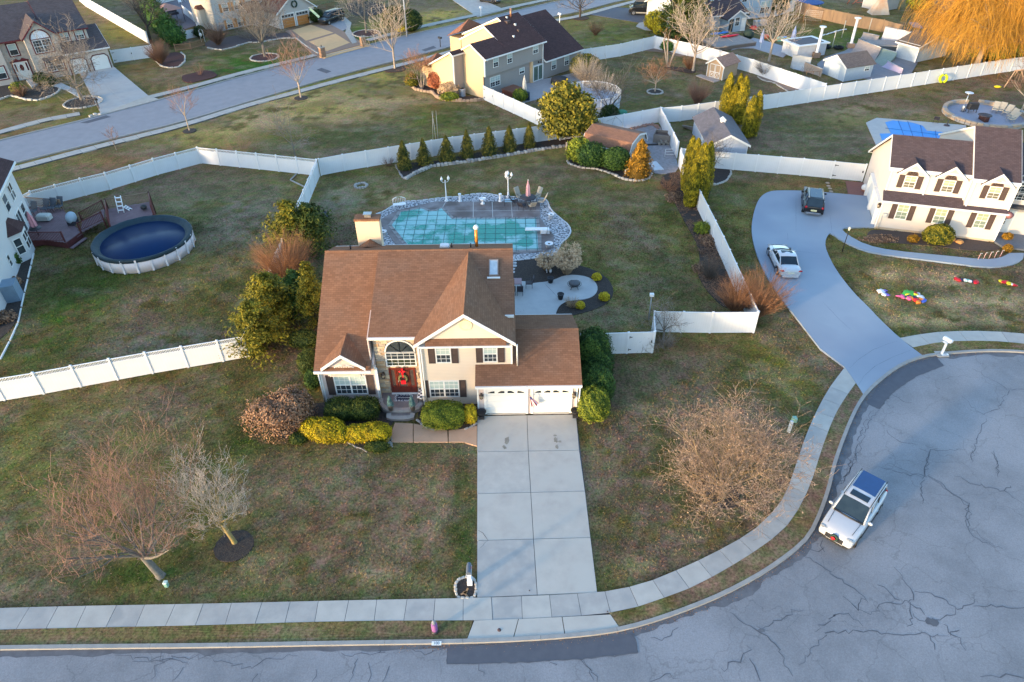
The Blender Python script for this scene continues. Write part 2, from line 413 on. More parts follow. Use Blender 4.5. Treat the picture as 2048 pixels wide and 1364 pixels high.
ii=(np.arange(nx-1)[:,None]*ny+np.arange(ny-1)[None,:]).ravel()
F=np.stack([ii,ii+ny,ii+ny+1,ii+1],1)
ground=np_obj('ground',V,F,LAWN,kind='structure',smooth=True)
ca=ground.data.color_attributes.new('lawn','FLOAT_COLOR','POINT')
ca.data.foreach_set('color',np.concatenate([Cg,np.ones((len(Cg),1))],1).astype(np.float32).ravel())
def lawn_sheet(name,poly,z):
 "a verge: a raised strip of the same grass"
 P=[(p.x,p.y) for p in poly];x0,x1=min(p[0] for p in P),max(p[0] for p in P)
 o=MB().prism(P,-.2,z).build(name,LAWN,kind='structure')
 me=o.data;import bmesh
 bm=bmesh.new();bm.from_mesh(me)
 for _ in range(3):
  es=[e for e in bm.edges if e.calc_length() > .8]
  if es:bmesh.ops.subdivide_edges(bm,edges=es,cuts=1);bmesh.ops.triangulate(bm,faces=bm.faces[:])
 bm.to_mesh(me);bm.free()
 co=np.array([v.co[:] for v in me.vertices]);c=lawn_colour(co[:,0],co[:,1])
 a=me.color_attributes.new('lawn','FLOAT_COLOR','POINT');a.data.foreach_set('color',np.concatenate([c,np.ones((len(c),1))],1).astype(np.float32).ravel())
 return o
#  roads, kerbs, pavements, drives
asphalt=mat('old_asphalt',(.22,.222,.24),(.175,.178,.195),scale=.9,rough=.85,detail=8,contrast=.2,bump=.01,bscale=60,c3=(.25,.25,.27),s3=.18)
N=asphalt.node_tree.nodes;L=asphalt.node_tree.links;b_=N['Principled BSDF'];src_=b_.inputs['Base Color'].links[0].from_socket
tc_=N.new('ShaderNodeTexCoord');nz_=N.new('ShaderNodeTexNoise');nz_.inputs['Scale'].default_value=1.3;nz_.inputs['Detail'].default_value=6
va=N.new('ShaderNodeVectorMath');va.operation='SCALE';va.inputs['Scale'].default_value=1.1;vb=N.new('ShaderNodeVectorMath');vb.operation='ADD'
L.new(tc_.outputs['Object'],nz_.inputs['Vector']);L.new(nz_.outputs['Color'],va.inputs[0]);L.new(va.outputs[0],vb.inputs[0]);L.new(tc_.outputs['Object'],vb.inputs[1])
vo=N.new('ShaderNodeTexVoronoi');vo.feature='DISTANCE_TO_EDGE';vo.inputs['Scale'].default_value=.33;L.new(vb.outputs[0],vo.inputs['Vector'])
m1=N.new('ShaderNodeMapRange');m1.inputs[1].default_value=0;m1.inputs[2].default_value=.012;m1.inputs[3].default_value=.78;m1.inputs[4].default_value=1;L.new(vo.outputs['Distance'],m1.inputs[0])
ns=N.new('ShaderNodeTexNoise');ns.inputs['Scale'].default_value=14;ns.inputs['Detail'].default_value=8;ns.inputs['Roughness'].default_value=.8;L.new(tc_.outputs['Object'],ns.inputs['Vector'])
m2=N.new('ShaderNodeMapRange');m2.inputs[1].default_value=.3;m2.inputs[2].default_value=.7;m2.inputs[3].default_value=.72;m2.inputs[4].default_value=1.22;L.new(ns.outputs['Fac'],m2.inputs[0])
mm_=N.new('ShaderNodeMath');mm_.operation='MULTIPLY';L.new(m1.outputs[0],mm_.inputs[0]);L.new(m2.outputs[0],mm_.inputs[1])
mx_=N.new('ShaderNodeMix');mx_.data_type='RGBA';mx_.blend_type='MULTIPLY';mx_.inputs[0].default_value=1;L.new(src_,mx_.inputs[6]);L.new(mm_.outputs[0],mx_.inputs[7]);L.new(mx_.outputs[2],b_.inputs['Base Color'])
asphalt_new=mat('asphalt_patch',(.075,.08,.10),(.095,.10,.12),scale=2,rough=.9,bump=.01,bscale=70)
crackm=mat('crack',(.075,.078,.09),(.12,.12,.135),rough=.95)
concrete=mat('concrete',(.45,.415,.375),(.37,.34,.31),scale=1.2,rough=.85,bump=.004,bscale=60,detail=8,contrast=.22,c3=(.42,.395,.36),s3=.7)
concrete2=mat('pale_concrete',(.41,.385,.36),(.32,.30,.285),scale=1.6,rough=.85,bump=.004,bscale=60,detail=8,c3=(.31,.30,.29),s3=1.1)
concrete3=mat('worn_concrete',(.45,.42,.385),(.35,.33,.305),scale=1.3,rough=.85,detail=8,bump=.004,bscale=60)
kerbm=mat('kerb_concrete',(.34,.32,.30),(.24,.23,.225),scale=2,rough=.9,bump=.006,bscale=40,detail=8)
bluedrive=mat('painted_drive',(.25,.295,.355),(.28,.32,.38),scale=.5,rough=.7,detail=6,c3=(.225,.26,.325),s3=.12,bump=.002,bscale=50)
mulch=mat('black_mulch',(.016,.015,.018),(.075,.056,.045),scale=9,rough=1,bump=.05,bscale=22,detail=6)
brownmulch=mat('brown_mulch',(.085,.048,.032),(.04,.025,.02),scale=12,rough=1,bump=.05,bscale=20,detail=6)
redmulch=mat('red_mulch',(.085,.03,.028),(.045,.022,.022),scale=12,rough=1,bump=.05,bscale=20,detail=6)
stonem=mat('edging_stone',(.42,.39,.35),(.26,.25,.24),scale=3,rough=.9,bump=.02)
NEARK=GL([(-330,1312),(-60,1302),(220,1299),(440,1297),(700,1292),(930,1289),(1050,1284),(1150,1277),(1240,1266),(1330,1240),(1434,1200),(1500,1166),(1545,1139),(1603,1096),(1627,1067),(1646,1022),(1660,981),(1670,935),(1685,890),(1711,825),(1734,788),(1771,755),(1805,731),(1845,716),(1886,710),(1972,704),(2048,706),(2150,720),(2300,752),(2450,800)])
NEARK=smoothline(NEARK,2)
roadpoly=NEARK + [Vector((75,8,0)),Vector((40,-25,0)),Vector((-70,-25,0)),Vector((-70,12,0))]
MB().sheet([(p.x,p.y) for p in roadpoly],.02).build('road',asphalt,kind='structure')
kerb=tag(empty('kerb',(0,0,0)),kind='structure')
def kerb_run(line,parent,width=.2,h=.14,step=3.6,side=1):
 n=max(1,int(plen(line)/step));k=4
 P=resample(line,n*k);Q=offset(P,width*side)
 for i in range(n):
  a=P[i*k:(i+1)*k+1];b=Q[i*k:(i+1)*k+1]
  poly=[(p.x,p.y) for p in a]+[(p.x,p.y) for p in reversed(b)]
  c0=Vector((a[0].x,a[0].y));d=Vector((poly[k][0],poly[k][1]))-c0;d.normalize()
  poly[0]=(poly[0][0]+d.x*.012,poly[0][1]+d.y*.012);poly[-1]=(poly[-1][0]+d.x*.012,poly[-1][1]+d.y*.012)
  MB().prism(poly,-.1,h,False).build('kerb_stone',kerbm,parent)
kerb_run(NEARK,kerb)
SO=GL([(-330,1274),(0,1261),(200,1257),(400,1253),(680,1244),(948,1243),(999,1242),(1092,1237),(1175,1233),(1239,1225),(1289,1212),(1326,1198),(1360,1187),(1406,1166),(1475,1127),(1537,1086),(1574,1055),(1603,1010),(1623,964),(1634,928),(1646,890),(1668,833),(1689,798),(1711,768)])
SI=GL([(-330,1228),(0,1218),(200,1213),(400,1210),(680,1203),(951,1198),(1000,1196),(1088,1193),(1165,1189),(1226,1184),(1271,1173),(1308,1162),(1345,1146),(1385,1129),(1451,1096),(1508,1063),(1549,1022),(1570,993),(1590,936),(1607,882),(1634,819),(1664,767),(1689,736)])
SO,SI=smoothline(SO,2),smoothline(SI,2)
def lift(P,z):return [Vector((p.x,p.y,z)) for p in P]
def match(P,Q,n):
 "pairs of points across a strip: resample P, take nearest point on Q"
 Qf=resample(Q,600);out=[]
 for p in resample(P,n):out.append((p,min(Qf,key=lambda q:(q-p).length)))
 out[0]=(out[0][0],Qf[0]);out[-1]=(out[-1][0],Qf[-1])
 return out
def slabs(P,Q,size,parent,mats,z=.1,gap=.012,name='slab',jit=.006):
 n=max(1,round(plen(P)/size));pr=match(P,Q,n)
 for i in range(n):
  (a,b),(c,d)=pr[i],pr[i+1]
  u=(c-a).normalized()*gap;v=(d-b).normalized()*gap
  zz=z+rnd.uniform(-jit,jit)
  q=[a+u,c-u,d-v,b+v]
  MB().prism([(p.x,p.y) for p in q],-.05,zz,False).build(name,rnd.choice(mats),parent)
pave=tag(empty('pavement',(0,0,0)),kind='structure')
slabs(SO,SI,1.42,pave,[concrete2,concrete2,concrete3])
MB().prism([(p.x,p.y) for p in SO+SI[::-1]],-.1,.085).build('joint_bed',crackm,pave)
inner=offset(resample(NEARK,120),.2)
SO2=GL([(1825,697),(1882,685),(1972,683),(2048,689),(2130,700),(2300,735)]);SI2=GL([(1798,678),(1833,671),(1886,664.6),(1972,663.4),(2048,668.7),(2130,680),(2300,712)])
SO2,SI2=smoothline(SO2,1),smoothline(SI2,1)
slabs(SO2,SI2,1.45,pave,[concrete2,concrete3])
MB().prism([(p.x,p.y) for p in SO2+SI2[::-1]],-.1,.085).build('joint_bed',crackm,pave)
def cutline(L,f0,f1,n=60):
 R=resample(L,n);return R[int(f0*n):int(f1*n)+1]
def nearest_i(L,p):return min(range(len(L)),key=lambda i:(L[i]-p).length)
KI=resample(offset(NEARK,.2),400);SOf=resample(SO,400)
def verge(p0,p1,a0=None,a1=None):
 k0,k1=nearest_i(KI,p0),nearest_i(KI,p1);s0,s1=nearest_i(SOf,a0 or p0),nearest_i(SOf,a1 or p1)
 return [KI[i] for i in range(k0,k1,3)]+[KI[k1]]+[SOf[i] for i in range(s1,s0,-3)]+[SOf[s0]]
lawn_sheet('verge',verge(G(-330,1300),G(930,1279),G(-330,1270),G(948,1243)),.105)
lawn_sheet('verge',verge(G(1240,1262),G(1727,792),G(1221,1231),G(1711,768)),.105)
KI2=[p for p in KI if p.x > G(1842,716).x];lawn_sheet('verge',KI2[::4]+[KI2[-1]]+SO2[::-1],.105)
drive=tag(empty('driveway',(0,0,0)),kind='structure')
a0,a1,b0,b1=G(930,1279),G(1240,1262),G(948,1243),G(1221,1231)
def quadslab(a,b,c,d,z,m,parent,name='slab',gap=.015,z0=-.05):
 c0=(a+b+c+d)/4;q=[p+(c0-p).normalized()*gap*1.4 for p in (a,b,c,d)]
 return MB().prism([(p.x,p.y) for p in q],z0,z,False).build(name,m,parent)
kf=[nearest_i(KI,G(x,y)) for x,y in ((930,1279),(1031,1276),(1126,1270),(1240,1262))]
tp=[G(948,1243),G(1037,1240),G(1124,1236),G(1221,1231)]
for i in range(3):
 seg=[KI[j] for j in range(kf[i],kf[i+1]+1)]
 poly=seg+[tp[i+1],tp[i]];c0=sum(poly,Vector())/len(poly)
 MB().prism([(p.x,p.y) for p in [q+(c0-q).normalized()*.02 for q in poly]],-.05,.11,False).build('slab',concrete,drive)
ty=[833,905,989,1083,1197];tyr=[830,902,984,1077,1187];ml=[1054,1056.5,1061.5,1067,1074.5];rx_=[1152,1158.5,1170,1181,1194.5]
for i in range(4):
 zz=.05+.012*i
 my=[(ty[k]+tyr[k])/2 for k in range(5)]
 concrete_=(concrete,concrete3,concrete,concrete2)[i]
 quadslab(G(954.5,ty[i]),G(954.0,ty[i+1]),G(ml[i+1],my[i+1]),G(ml[i],my[i]),zz,concrete_,drive)
 quadslab(G(ml[i],my[i]),G(ml[i+1],my[i+1]),G(rx_[i+1],tyr[i+1]),G(rx_[i],tyr[i]),zz,concrete,drive)
MB().sheet([(p.x,p.y) for p in GL([(954.5,833),(954,1197),(1194.5,1187),(1152,829)])],.02).build('joint_bed',crackm,drive)
def blob(px,py,rx,ry,m,z,parent,name='stain',n=18,jit=.35):
 c=G(px,py,z);k=(G(px+4,py)-G(px,py)).length/4;kv=(G(px,py-4)-G(px,py)).length/4
 return MB().sheet([(c.x+math.cos(2*math.pi*i/n)*rx*k*(1+rnd.uniform(-jit,jit)),c.y+math.sin(2*math.pi*i/n)*ry*kv*(1+rnd.uniform(-jit,jit))) for i in range(n)],z).build(name,m,parent)
oil=mat('oil_stain',(.20,.17,.13),(.29,.27,.24),scale=6,rough=.6)
for px,py,rx,ry in ((1014,880,5,7),(1008,893,3,2.5),(1010,896,3,2),(1110,871,3,2),(1112,880,4,5),(1120,883,3,2),(1114,893,3,4)):blob(px,py,rx,ry,oil,.0565,drive)
def crack(pts,w,z,parent,jit=.08,name='crack'):
 P=[Vector(p) for p in pts];n=max(3,int(plen(P)/.22));P=resample(P,n)
 P=[p+Vector((rnd.gauss(0,jit),rnd.gauss(0,jit),0)) for p in P]
 W=[w*(.35+.65*math.sin(math.pi*(i+.6)/(n+1.2)))*rnd.uniform(.6,1.3) for i in range(n+1)]
 L=[p+(offset([P[max(i-1,0)],p,P[min(i+1,n)]],W[i])[1]-p) for i,p in enumerate(P)];Rr=[2*p-l for p,l in zip(P,L)]
 vs=[(p.x,p.y,z) for p in L+Rr];k=n+1
 MB_cr.add(vs,[(i+k,i+1+k,i+1,i) for i in range(n)])
MB_cr=MB()
CR_=[[(300,950),(360,1010),(440,1060),(500,1090),(590,1200),(660,1330)],[(440,1060),(580,1000),(720,940)],[(700,1260),(760,1180),(830,1110),(850,1070),(970,1060),(1100,1070),(1200,1080),(1310,1080),(1450,1085),(1600,1100)],
 [(1600,1100),(1640,1050)],[(1450,1085),(1500,1170)],[(790,1060),(850,1030),(940,960),(1010,980),(1075,1030)],[(975,870),(1045,940),(1080,880),(1110,880)],[(1045,940),(1130,950),(1210,900),(1290,890),(1350,890),(1385,830),(1340,810),(1270,700)],[(1385,830),(1480,840),(1600,900),(1625,935),(1720,910),(1735,885)],[(1720,910),(1830,920),(1950,935),(2022,930)],
 [(1350,890),(1345,1050)],[(1290,890),(1220,820),(1160,800)],[(1625,940),(1540,1000),(1440,1020),(1350,960)],[(1540,1010),(1600,1100),(1660,1170)],[(1350,895),(1440,960)],[(700,610),(800,660),(900,740),(1010,810),(1100,885)],[(760,580),(800,610),(840,590)],[(840,520),(845,590)],
 [(400,1150),(375,1220),(280,1260),(260,1300),(230,1300)],[(1620,155),(1700,190),(1830,220),(1910,245),(2010,310)],[(1910,240),(1950,210)],[(1470,0),(1445,110),(1420,165)],[(1460,150),(1600,250),(1700,320),(1680,440),(1760,540),(1900,590)],[(1000,0),(990,90),(960,200)],[(1040,20),(1010,100),(930,200),(900,250)],[(1430,170),(1420,300)],[(1720,0),(1710,60)],[(1850,20),(1870,150)],[(1180,100),(1300,130),(1420,160)],[(1800,1340),(1900,1325),(2022,1330)],[(400,1245),(470,1340)]]
for c in CR_:crack([G(a/2.939+1360,b/2.939+900,.026) for a,b in c],.026,.026,None)
CR2=[[(1440,375),(1460,415),(1530,460),(1600,430),(1650,340),(1570,290),(1480,240)],[(1650,340),(1724,345)],[(1540,480),(1500,560),(1470,690)],[(1060,700),(1240,760),(1260,640),(1320,630),(1450,630)],[(1260,640),(1220,632)],[(1050,540),(1110,590),(1200,610)],[(1260,760),(1380,850),(1460,900),(1440,1000),(1600,1110)],[(1080,360),(1140,400),(1175,405)],[(985,440),(930,540),(900,650),(860,740)],[(1005,440),(960,520),(930,600),(905,680),(870,740)],[(1560,640),(1600,680),(1590,750)]]
for c in CR2:crack([G(a/2.435+1340,b/2.435+640,.026) for a,b in c],.019,.026,None)
CR3=[[(100,1230),(80,1364)],[(165,1250),(165,1364)],[(270,1280),(240,1364)],[(790,1270),(800,1330)],[(1360,1240),(1400,1290),(1410,1350)],[(1380,1240),(1420,1300),(1450,1364)],[(1750,1120),(1860,1105),(1900,1060)],[(1740,1360),(1830,1320),(1916,1340)],[(0,1200),(150,1215),(240,1200),(250,1180)],[(400,1180),(480,1210),(590,1170)],[(1190,1255),(1210,1275)],[(250,1200),(245,1170)]]
for c in CR3:crack([G(a/2.818+680,b/2.818+880,.026) for a,b in c],.019,.026,None)
CR4=[[(540,1240),(700,1260),(820,1250),(1000,1240)],[(760,1230),(755,1290),(700,1364)],[(1000,1250),(1130,1290),(1240,1270),(1400,1240)],[(1470,1310),(1465,1364)],[(1200,1320),(1180,1364)],[(600,1270),(820,1262),(900,1270)],[(850,1300),(790,1364)]]
for c in CR4:crack([G(a/2.335,b/2.335+780,.026) for a,b in c],.019,.026,None)
crack(GL([(957,1063),(969,1072),(976,1083)],.0),.012,.089,None,.02);crack(GL([(976,1083),(960,1098)],.0),.01,.093,None,.02)
MB_cr.build('road_cracks',crackm,kind='structure')
tar=mat('damp_gutter',(.15,.15,.165),(.075,.077,.09),scale=1.4,detail=8,rough=.9)
KP=resample(NEARK,420);Lq=offset(KP,-.0)
wv=[(.10+.34*max(0,noise2(np.array([i*.21]),np.array([3.3]),1.1,77,4)[0]-.32)*(1.3 if p.x > -2 else .6)) for i,p in enumerate(KP)]
Rq=[offset([KP[max(i-1,0)],KP[i],KP[min(i+1,420)]],-w_*2.0)[1] for i,w_ in enumerate(wv)]
g_=MB();n_=len(KP);g_.add([(p.x,p.y,.0235) for p in KP+Rq],[(i+n_,i+1+n_,i+1,i) for i in range(n_-1)]);g_.build('gutter_dirt',tar,kind='structure')
patches=[[(895,1293),(1030,1288),(1140,1281),(1266,1268),(1277,1306),(1170,1318),(1050,1325),(893,1329)],[(1874,717),(1888,732),(1835,752),(1792,780),(1772,800),(1759,819),(1733,807),(1750,782),(1773,758),(1806,735),(1840,722)]]
for q in patches:
 MB().sheet([(p.x,p.y) for p in GL(q)],.03).build('asphalt_patch',asphalt_new,kind='structure')
 MB_cr=MB();P=GL(q);P.append(P[0])
 crack(P,.03,.034,None,.02);MB_cr.build('tar_seam',crackm,kind='structure')
for a,b,rx,ry in ((1480,1010,22,15),(480,1060,14,8)):blob(a/2.939+1360,b/2.939+900,rx/2.0,ry/2.0,tar,.029,None,'pothole').__setitem__('kind','structure')
BD=smoothline(GL([(1640,700),(1613,665),(1582,625),(1551,585),(1525,541),(1509,500),(1502,464),(1505,434),(1514,405),(1525,391),(1540,384),(1560,382.5),(1607,383),(1660,387),(1733,394)]),2)
bd=[G(1727,792),G(1711,768),G(1689,737)]+BD+GL([(1740,430),(1750,456)])+smoothline(GL([(1709,456),(1681,458),(1693,471),(1732,492),(1784,503),(1887,513),(1968,521),(2000,518),(2018,508)]),1)+smoothline(GL([(2047,508),(2045,522),(2016,534),(1968,537),(1887,526),(1777,513),(1726,503),(1684,484),(1661,467),(1655,471),(1649,487),(1653,506),(1671,542),(1706,587),(1738,618),(1758,640),(1798,678),(1845,714)]),1)
ka,kb=nearest_i(KI,G(1845,714)),nearest_i(KI,G(1727,792))
bd=bd[1:]+[KI[i] for i in range(ka,kb,-4)]+[KI[kb]]
MB().prism([(p.x,p.y) for p in bd],-.05,.112,False).build('painted_driveway',bluedrive,kind='structure')
MB_cr=MB()
jl=mat('drive_joint',(.14,.165,.21))
for c in ([(1698,712),(1712,728),(1735,738)],):pass
for c in ([(1700,736),(1715,720),(1745,700),(1775,688),(1795,682)],[(1717,770),(1728,752),(1750,732),(1790,712),(1822,700)],[(1575,466),(1576,480)],[(1592,390),(1592,462)],[(1660,430),(1664,464)],[(1645,603),(1680,640),(1705,662)],[(1577,500),(1640,508)]):
 crack(GL(c,.115),.011,.1165,None,.006)
MB_cr.build('drive_joints',jl,kind='structure')
FL=GL([(-150,392),(-60,352),(18,328.7),(232,275.6),(365,244),(511,199),(680,149.4),(866,103),(930,85),(1095,35),(1151,25),(1244,0),(1400,-32),(1700,-80)])
FU=GL([(-150,325),(-60,300),(0,281.5),(149,245.7),(212,229),(319,201),(498,149),(680,106),(813,71),(945,43),(1028,23),(1128,0),(1300,-30),(1600,-75)])
FL,FU=smoothline(FL,1),smoothline(FU,1)
far_asphalt=mat('far_asphalt',(.25,.25,.275),(.20,.20,.225),scale=.8,rough=.85,detail=7,bump=.004,bscale=40)
MB().sheet([(p.x,p.y) for p in FL+FU[::-1]],.02).build('far_road',far_asphalt,kind='structure')
kerb_run(FL,kerb,side=-1,h=.12,step=5);kerb_run(FU,kerb,side=1,h=.12,step=5)
def strip(line,wdt,size,z,parent,mats):
 line=smoothline(line,1);slabs(offset(line,-wdt/2),offset(line,wdt/2),size,parent,mats,z=z,gap=.02)
 MB().prism([(p.x,p.y) for p in offset(line,-wdt/2)+offset(line,wdt/2)[::-1]],-.1,z-.015).build('joint_bed',crackm,parent)
fp=tag(empty('far_pavement',(0,0,0)),kind='structure')
wc=mat('weathered_concrete',(.40,.375,.34),(.31,.29,.265),scale=1.5,rough=.9,detail=7)
strip(GL([(-60,360),(18,341),(110,317),(212,290),(365,252),(498,210),(597,184),(680,161),(866,114),(930,96)]),1.25,1.6,.09,fp,[wc,concrete2])
strip(GL([(1095,44),(1160,33),(1215,17),(1290,-2)]),1.3,1.8,.09,fp,[wc,concrete2])
strip(GL([(-60,283),(0,265),(90,240),(160,228)]),1.3,1.6,.09,fp,[wc,concrete2])
strip(GL([(300,195),(400,170),(481,147),(560,128),(631,111)]),1.3,1.6,.09,fp,[wc,concrete2])
strip(GL([(735,81),(839,54),(946,32),(1012,17),(1078,3),(1130,-8)]),1.4,1.8,.09,fp,[wc,concrete2])
def flat(name,pts,m,z=.03,z0=-.05,sm=0):
 P=GL(pts)
 if sm:P=smoothloop(P,sm)
 return MB().prism([(p.x,p.y) for p in P],z0,z,False).build(name,m,kind='structure')
EXC=[roadpoly,SO+SI[::-1],SO2+SI2[::-1],bd,GL([(951,825),(945,1246),(925,1285),(1245,1268),(1225,1225),(1200,1190),(1155,825)]),FL+FU[::-1]]
flat('drain_cover',[(633,140),(643,136),(663,143),(653,147)],asphalt_new,.026)
flat('asphalt_patch',[(843,100),(867,92),(873,96),(850,103)],asphalt_new,.026)
flat('asphalt_patch',[(160,246),(212,231),(222,234),(175,247)],asphalt_new,.026)
lc=mat('left_drive_concrete',(.37,.37,.37),(.31,.31,.315),scale=.9,rough=.85,detail=7)
ld=tag(empty('stone_house_driveway',(0,0,0)),kind='structure')
q=[G(184,143),G(206,140),G(228,134),G(150,165),G(203,229),G(255,215),G(300,193)]
quadslab(G(160,148),G(203,229),G(252,212),G(186,143),.05,lc,ld);quadslab(G(186,143),G(252,212),G(297,192),G(228,134),.055,lc,ld)
flat('drive_apron',[(203,229),(297,192),(319,200),(212,228)],wc,.10)
td=mat('tan_drive',(.62,.38,.19),(.54,.33,.165),scale=1.2,rough=.85,detail=6)
tb=mat('taupe_border',(.28,.18,.13),(.22,.145,.11),scale=3,rough=.85)
flat('tan_driveway_border',[(570,62),(655,46),(700,70),(730,88),(631,114),(592,78)],tb,.05)
for q in ([(585,61),(622,50),(667,66),(612,82)],[(618,84),(671,68),(700,86),(654,103)]):flat('drive_panel',q,td,.065)
flat('drive_apron',[(634,115),(735,88),(740,92),(650,117)],td,.10)
flat('side_parking_pad',[(655,46),(672,32),(690,36),(700,48),(690,62),(668,64)],mat('grey_paver',(.27,.27,.29),(.21,.21,.23),scale=3),.045,sm=1)
flat('stone_border',[(688,33),(703,46),(700,58),(714,85),(705,88),(690,66),(694,54),(686,38)],stonem,.062)
flat('far_driveway',[(905,0),(948,-8),(1010,20),(955,34)],concrete2,.05)
flat('black_driveway',[(1178,29),(1210,14),(1330,20),(1320,42),(1290,47),(1232,38)],asphalt_new,.05)
flat('side_walk',[(1278,46),(1290,44),(1296,54),(1310,62),(1290,60),(1272,53)],concrete2,.055)
#  fences
vinyl=mat('white_vinyl',(.70,.70,.72),(.62,.62,.65),scale=1.5,rough=.45,pat='vsiding',bump=.002,contrast=.4,c3=(.65,.64,.63),s3=.35)
vinylp=mat('white_vinyl_post',(.72,.72,.74),(.66,.66,.68),scale=2,rough=.4)
latm=mat('white_lattice',(.78,.78,.80),rough=.5)
blackm=mat('black_metal',(.018,.018,.02),(.03,.03,.035),rough=.45)
PM={}
def panel_mesh(lat,h,L=2.3):
 k=(lat,h)
 if k in PM:return PM[k]
 b=MB();top=h-.05-(.32 if lat else 0)
 b.box(0,L,-.02,.02,.05,top)
 b.box(0,L,-.035,.035,.04,.18);b.box(0,L,-.035,.035,top-.001,top+.09)
 me=b.mesh('panel');me.materials.append(vinyl);lm=None
 if lat:
  l=MB();z0,z1=top+.09,h-.03
  l.box(0,L,-.03,.03,z1,z1+.05)
  d=.17;n=int(L/d)+3;hh=z1-z0
  for i in range(-2,n):
   for sg in (1,-1):
    x=i*d
    xa,xb=(x,x+hh) if sg > 0 else (x+hh,x)
    za,zb=z0,z1
    def cl(x0_,za_,x1_,zb_):
     if x1_ == x0_:return None
     t0=max(0,min((0-x0_)/(x1_-x0_),(L-x0_)/(x1_-x0_)));t1=min(1,max((0-x0_)/(x1_-x0_),(L-x0_)/(x1_-x0_)))
     if t1 <= t0:return None
     return x0_+(x1_-x0_)*t0,za_+(zb_-za_)*t0,x0_+(x1_-x0_)*t1,za_+(zb_-za_)*t1
    r=cl(xa,za,xb,zb)
    if not r:continue
    ax,az,bx,bz=r;y=.006*sg;wd=.019
    l.add([(ax-wd,y-.004,az),(ax+wd,y-.004,az),(bx+wd,y-.004,bz),(bx-wd,y-.004,bz),(ax-wd,y+.004,az),(ax+wd,y+.004,az),(bx+wd,y+.004,bz),(bx-wd,y+.004,bz)],
       [(3,2,1,0),(4,5,6,7),(0,1,5,4),(2,3,7,6),(1,2,6,5),(3,0,4,7)])
  lm=l.mesh('lattice');lm.materials.append(latm)
 PM[k]=(me,lm);return PM[k]
def post_mesh(h):
 if ('p',h) in PM:return PM[('p',h)]
 b=MB().box(-.064,.064,-.064,.064,0,h+.05)
 b.add([(-.08,-.08,h+.05),(.08,-.08,h+.05),(.08,.08,h+.05),(-.08,.08,h+.05),(-.08,-.08,h+.075),(.08,-.08,h+.075),(.08,.08,h+.075),(-.08,.08,h+.075),(0,0,h+.13)],
    [(3,2,1,0),(0,1,5,4),(1,2,6,5),(2,3,7,6),(3,0,4,7),(4,5,8),(5,6,8),(6,7,8),(7,4,8)])
 me=b.mesh('post');me.materials.append(vinylp);PM[('p',h)]=me;return me
def link(me,name,parent,loc=(0,0,0),rz=0,sx=1):
 o=bpy.data.objects.new(name,me);col.objects.link(o);o.parent=parent;o.location=loc;o.rotation_euler=(0,0,rz);o.scale=(sx,1,1);return o
def fence(label,pts,lat=False,h=1.83,sp=2.44,name='white_fence',world=False,gates=(),last=True,first=True):
 P=[Vector(p) for p in pts] if world else GL(pts)
 root=thing(name,P[0],label,'fence')
 pm,lm=panel_mesh(lat,h);qm=post_mesh(h);o0=P[0];k=0
 for a,b in zip(P,P[1:]):
  d=b-a;L=d.length;n=max(1,round(L/sp));st=L/n;ang=math.atan2(d.y,d.x);u=d/L
  for i in range(n):
   p=a+u*(i*st)-o0
   if first or k or i:link(qm,'post',root,p,ang)
   po=link(pm,'panel',root,p+u*.066,ang,(st-.132)/2.3)
   if lm:link(lm,'lattice',po)
   if k in gates:
    g=MB()
    for zz in (.35,1.45):g.box(.02,.3,-.05,-.036,zz,zz+.06);g.box(.02,.08,-.06,-.036,zz-.06,zz+.12)
    g.box(2.18,2.28,-.06,-.036,.95,1.15)
    gm=g.mesh('hinge');gm.materials.append(blackm);go=link(gm,'hinge',po)
   k += 1
 if last:link(qm,'post',root,P[-1]-o0,math.atan2(d.y,d.x))
 return root
fence('white vinyl fence with lattice top at front of the yard with round pool',[(-66,815),(10,801),(88,788),(162,774),(236,760),(306,747),(377,735),(447,723),(497,714)],lat=True,sp=2.6)
fence('white lattice-top fence half hidden by the evergreens beside the brown-roofed house',[(499,712),(560,545),(639,353)],lat=True,sp=2.4)
fence('long white lattice-top fence behind the round pool, nearest the far street',[(56,428),(75,417),(124,404),(173,391),(222,379),(271,364),(316,350),(403,327),(519,339),(638,352)],lat=True,sp=2.5)
fence('white solid fence behind the row of small conical evergreens',[(643,351),(690,342),(780,327),(907,306),(1075,284),(1112,279)],sp=2.5)
fence('white solid fence running from the tan house corner to the big evergreen',[(968,200),(1048,237),(1118,271)],gates=(0,))
fence('white solid fence behind the gambrel-roofed shed',[(1120,281),(1246,259),(1318,245)])
fence('long white fence running right behind the grey shed and the blue-covered pool',[(1321,246),(1360,242.5),(1523,220),(1645,201),(1821,174),(1960,152),(2048,139),(2130,127)],sp=2.5)
fence('white fence from tan house back to the corner by the yellow shrub',[(1150,127),(1240,113),(1307,97)],gates=(0,))
fence('sunlit white fence behind the small tan shed and bare trees',[(1308,97),(1408,119),(1502,146),(1645,196)],sp=2.6)
fence('white fence between the gravel work yard and the grey shed',[(1319,247),(1353,316)])
fence('white fence with double gate leading to the white house',[(1358,330),(1466,340),(1600,351),(1723,363)],gates=(6,7))
fence('white fence along the mulch bed beside the painted driveway',[(1357,333),(1396,420),(1440,511),(1507,664)])
fence('white fence facing the front lawn behind the small weeping tree',[(1506,665.5),(1419,666),(1304,664)])
fence('short white fence panel linking the two front fences',[(1303,666),(1304.5,704)],first=False)
fence('white fence with gate joining the brown-roofed house',[(1160,710),(1253,707),(1303,705.5)],gates=(1,))
fence('white fence running away between the stone house and the hedge',[(160,3),(172,13),(299,88)],h=1.9)
fence('white fence with gate beside the stone house garage',[(229,126),(309,114.5)],gates=(0,))
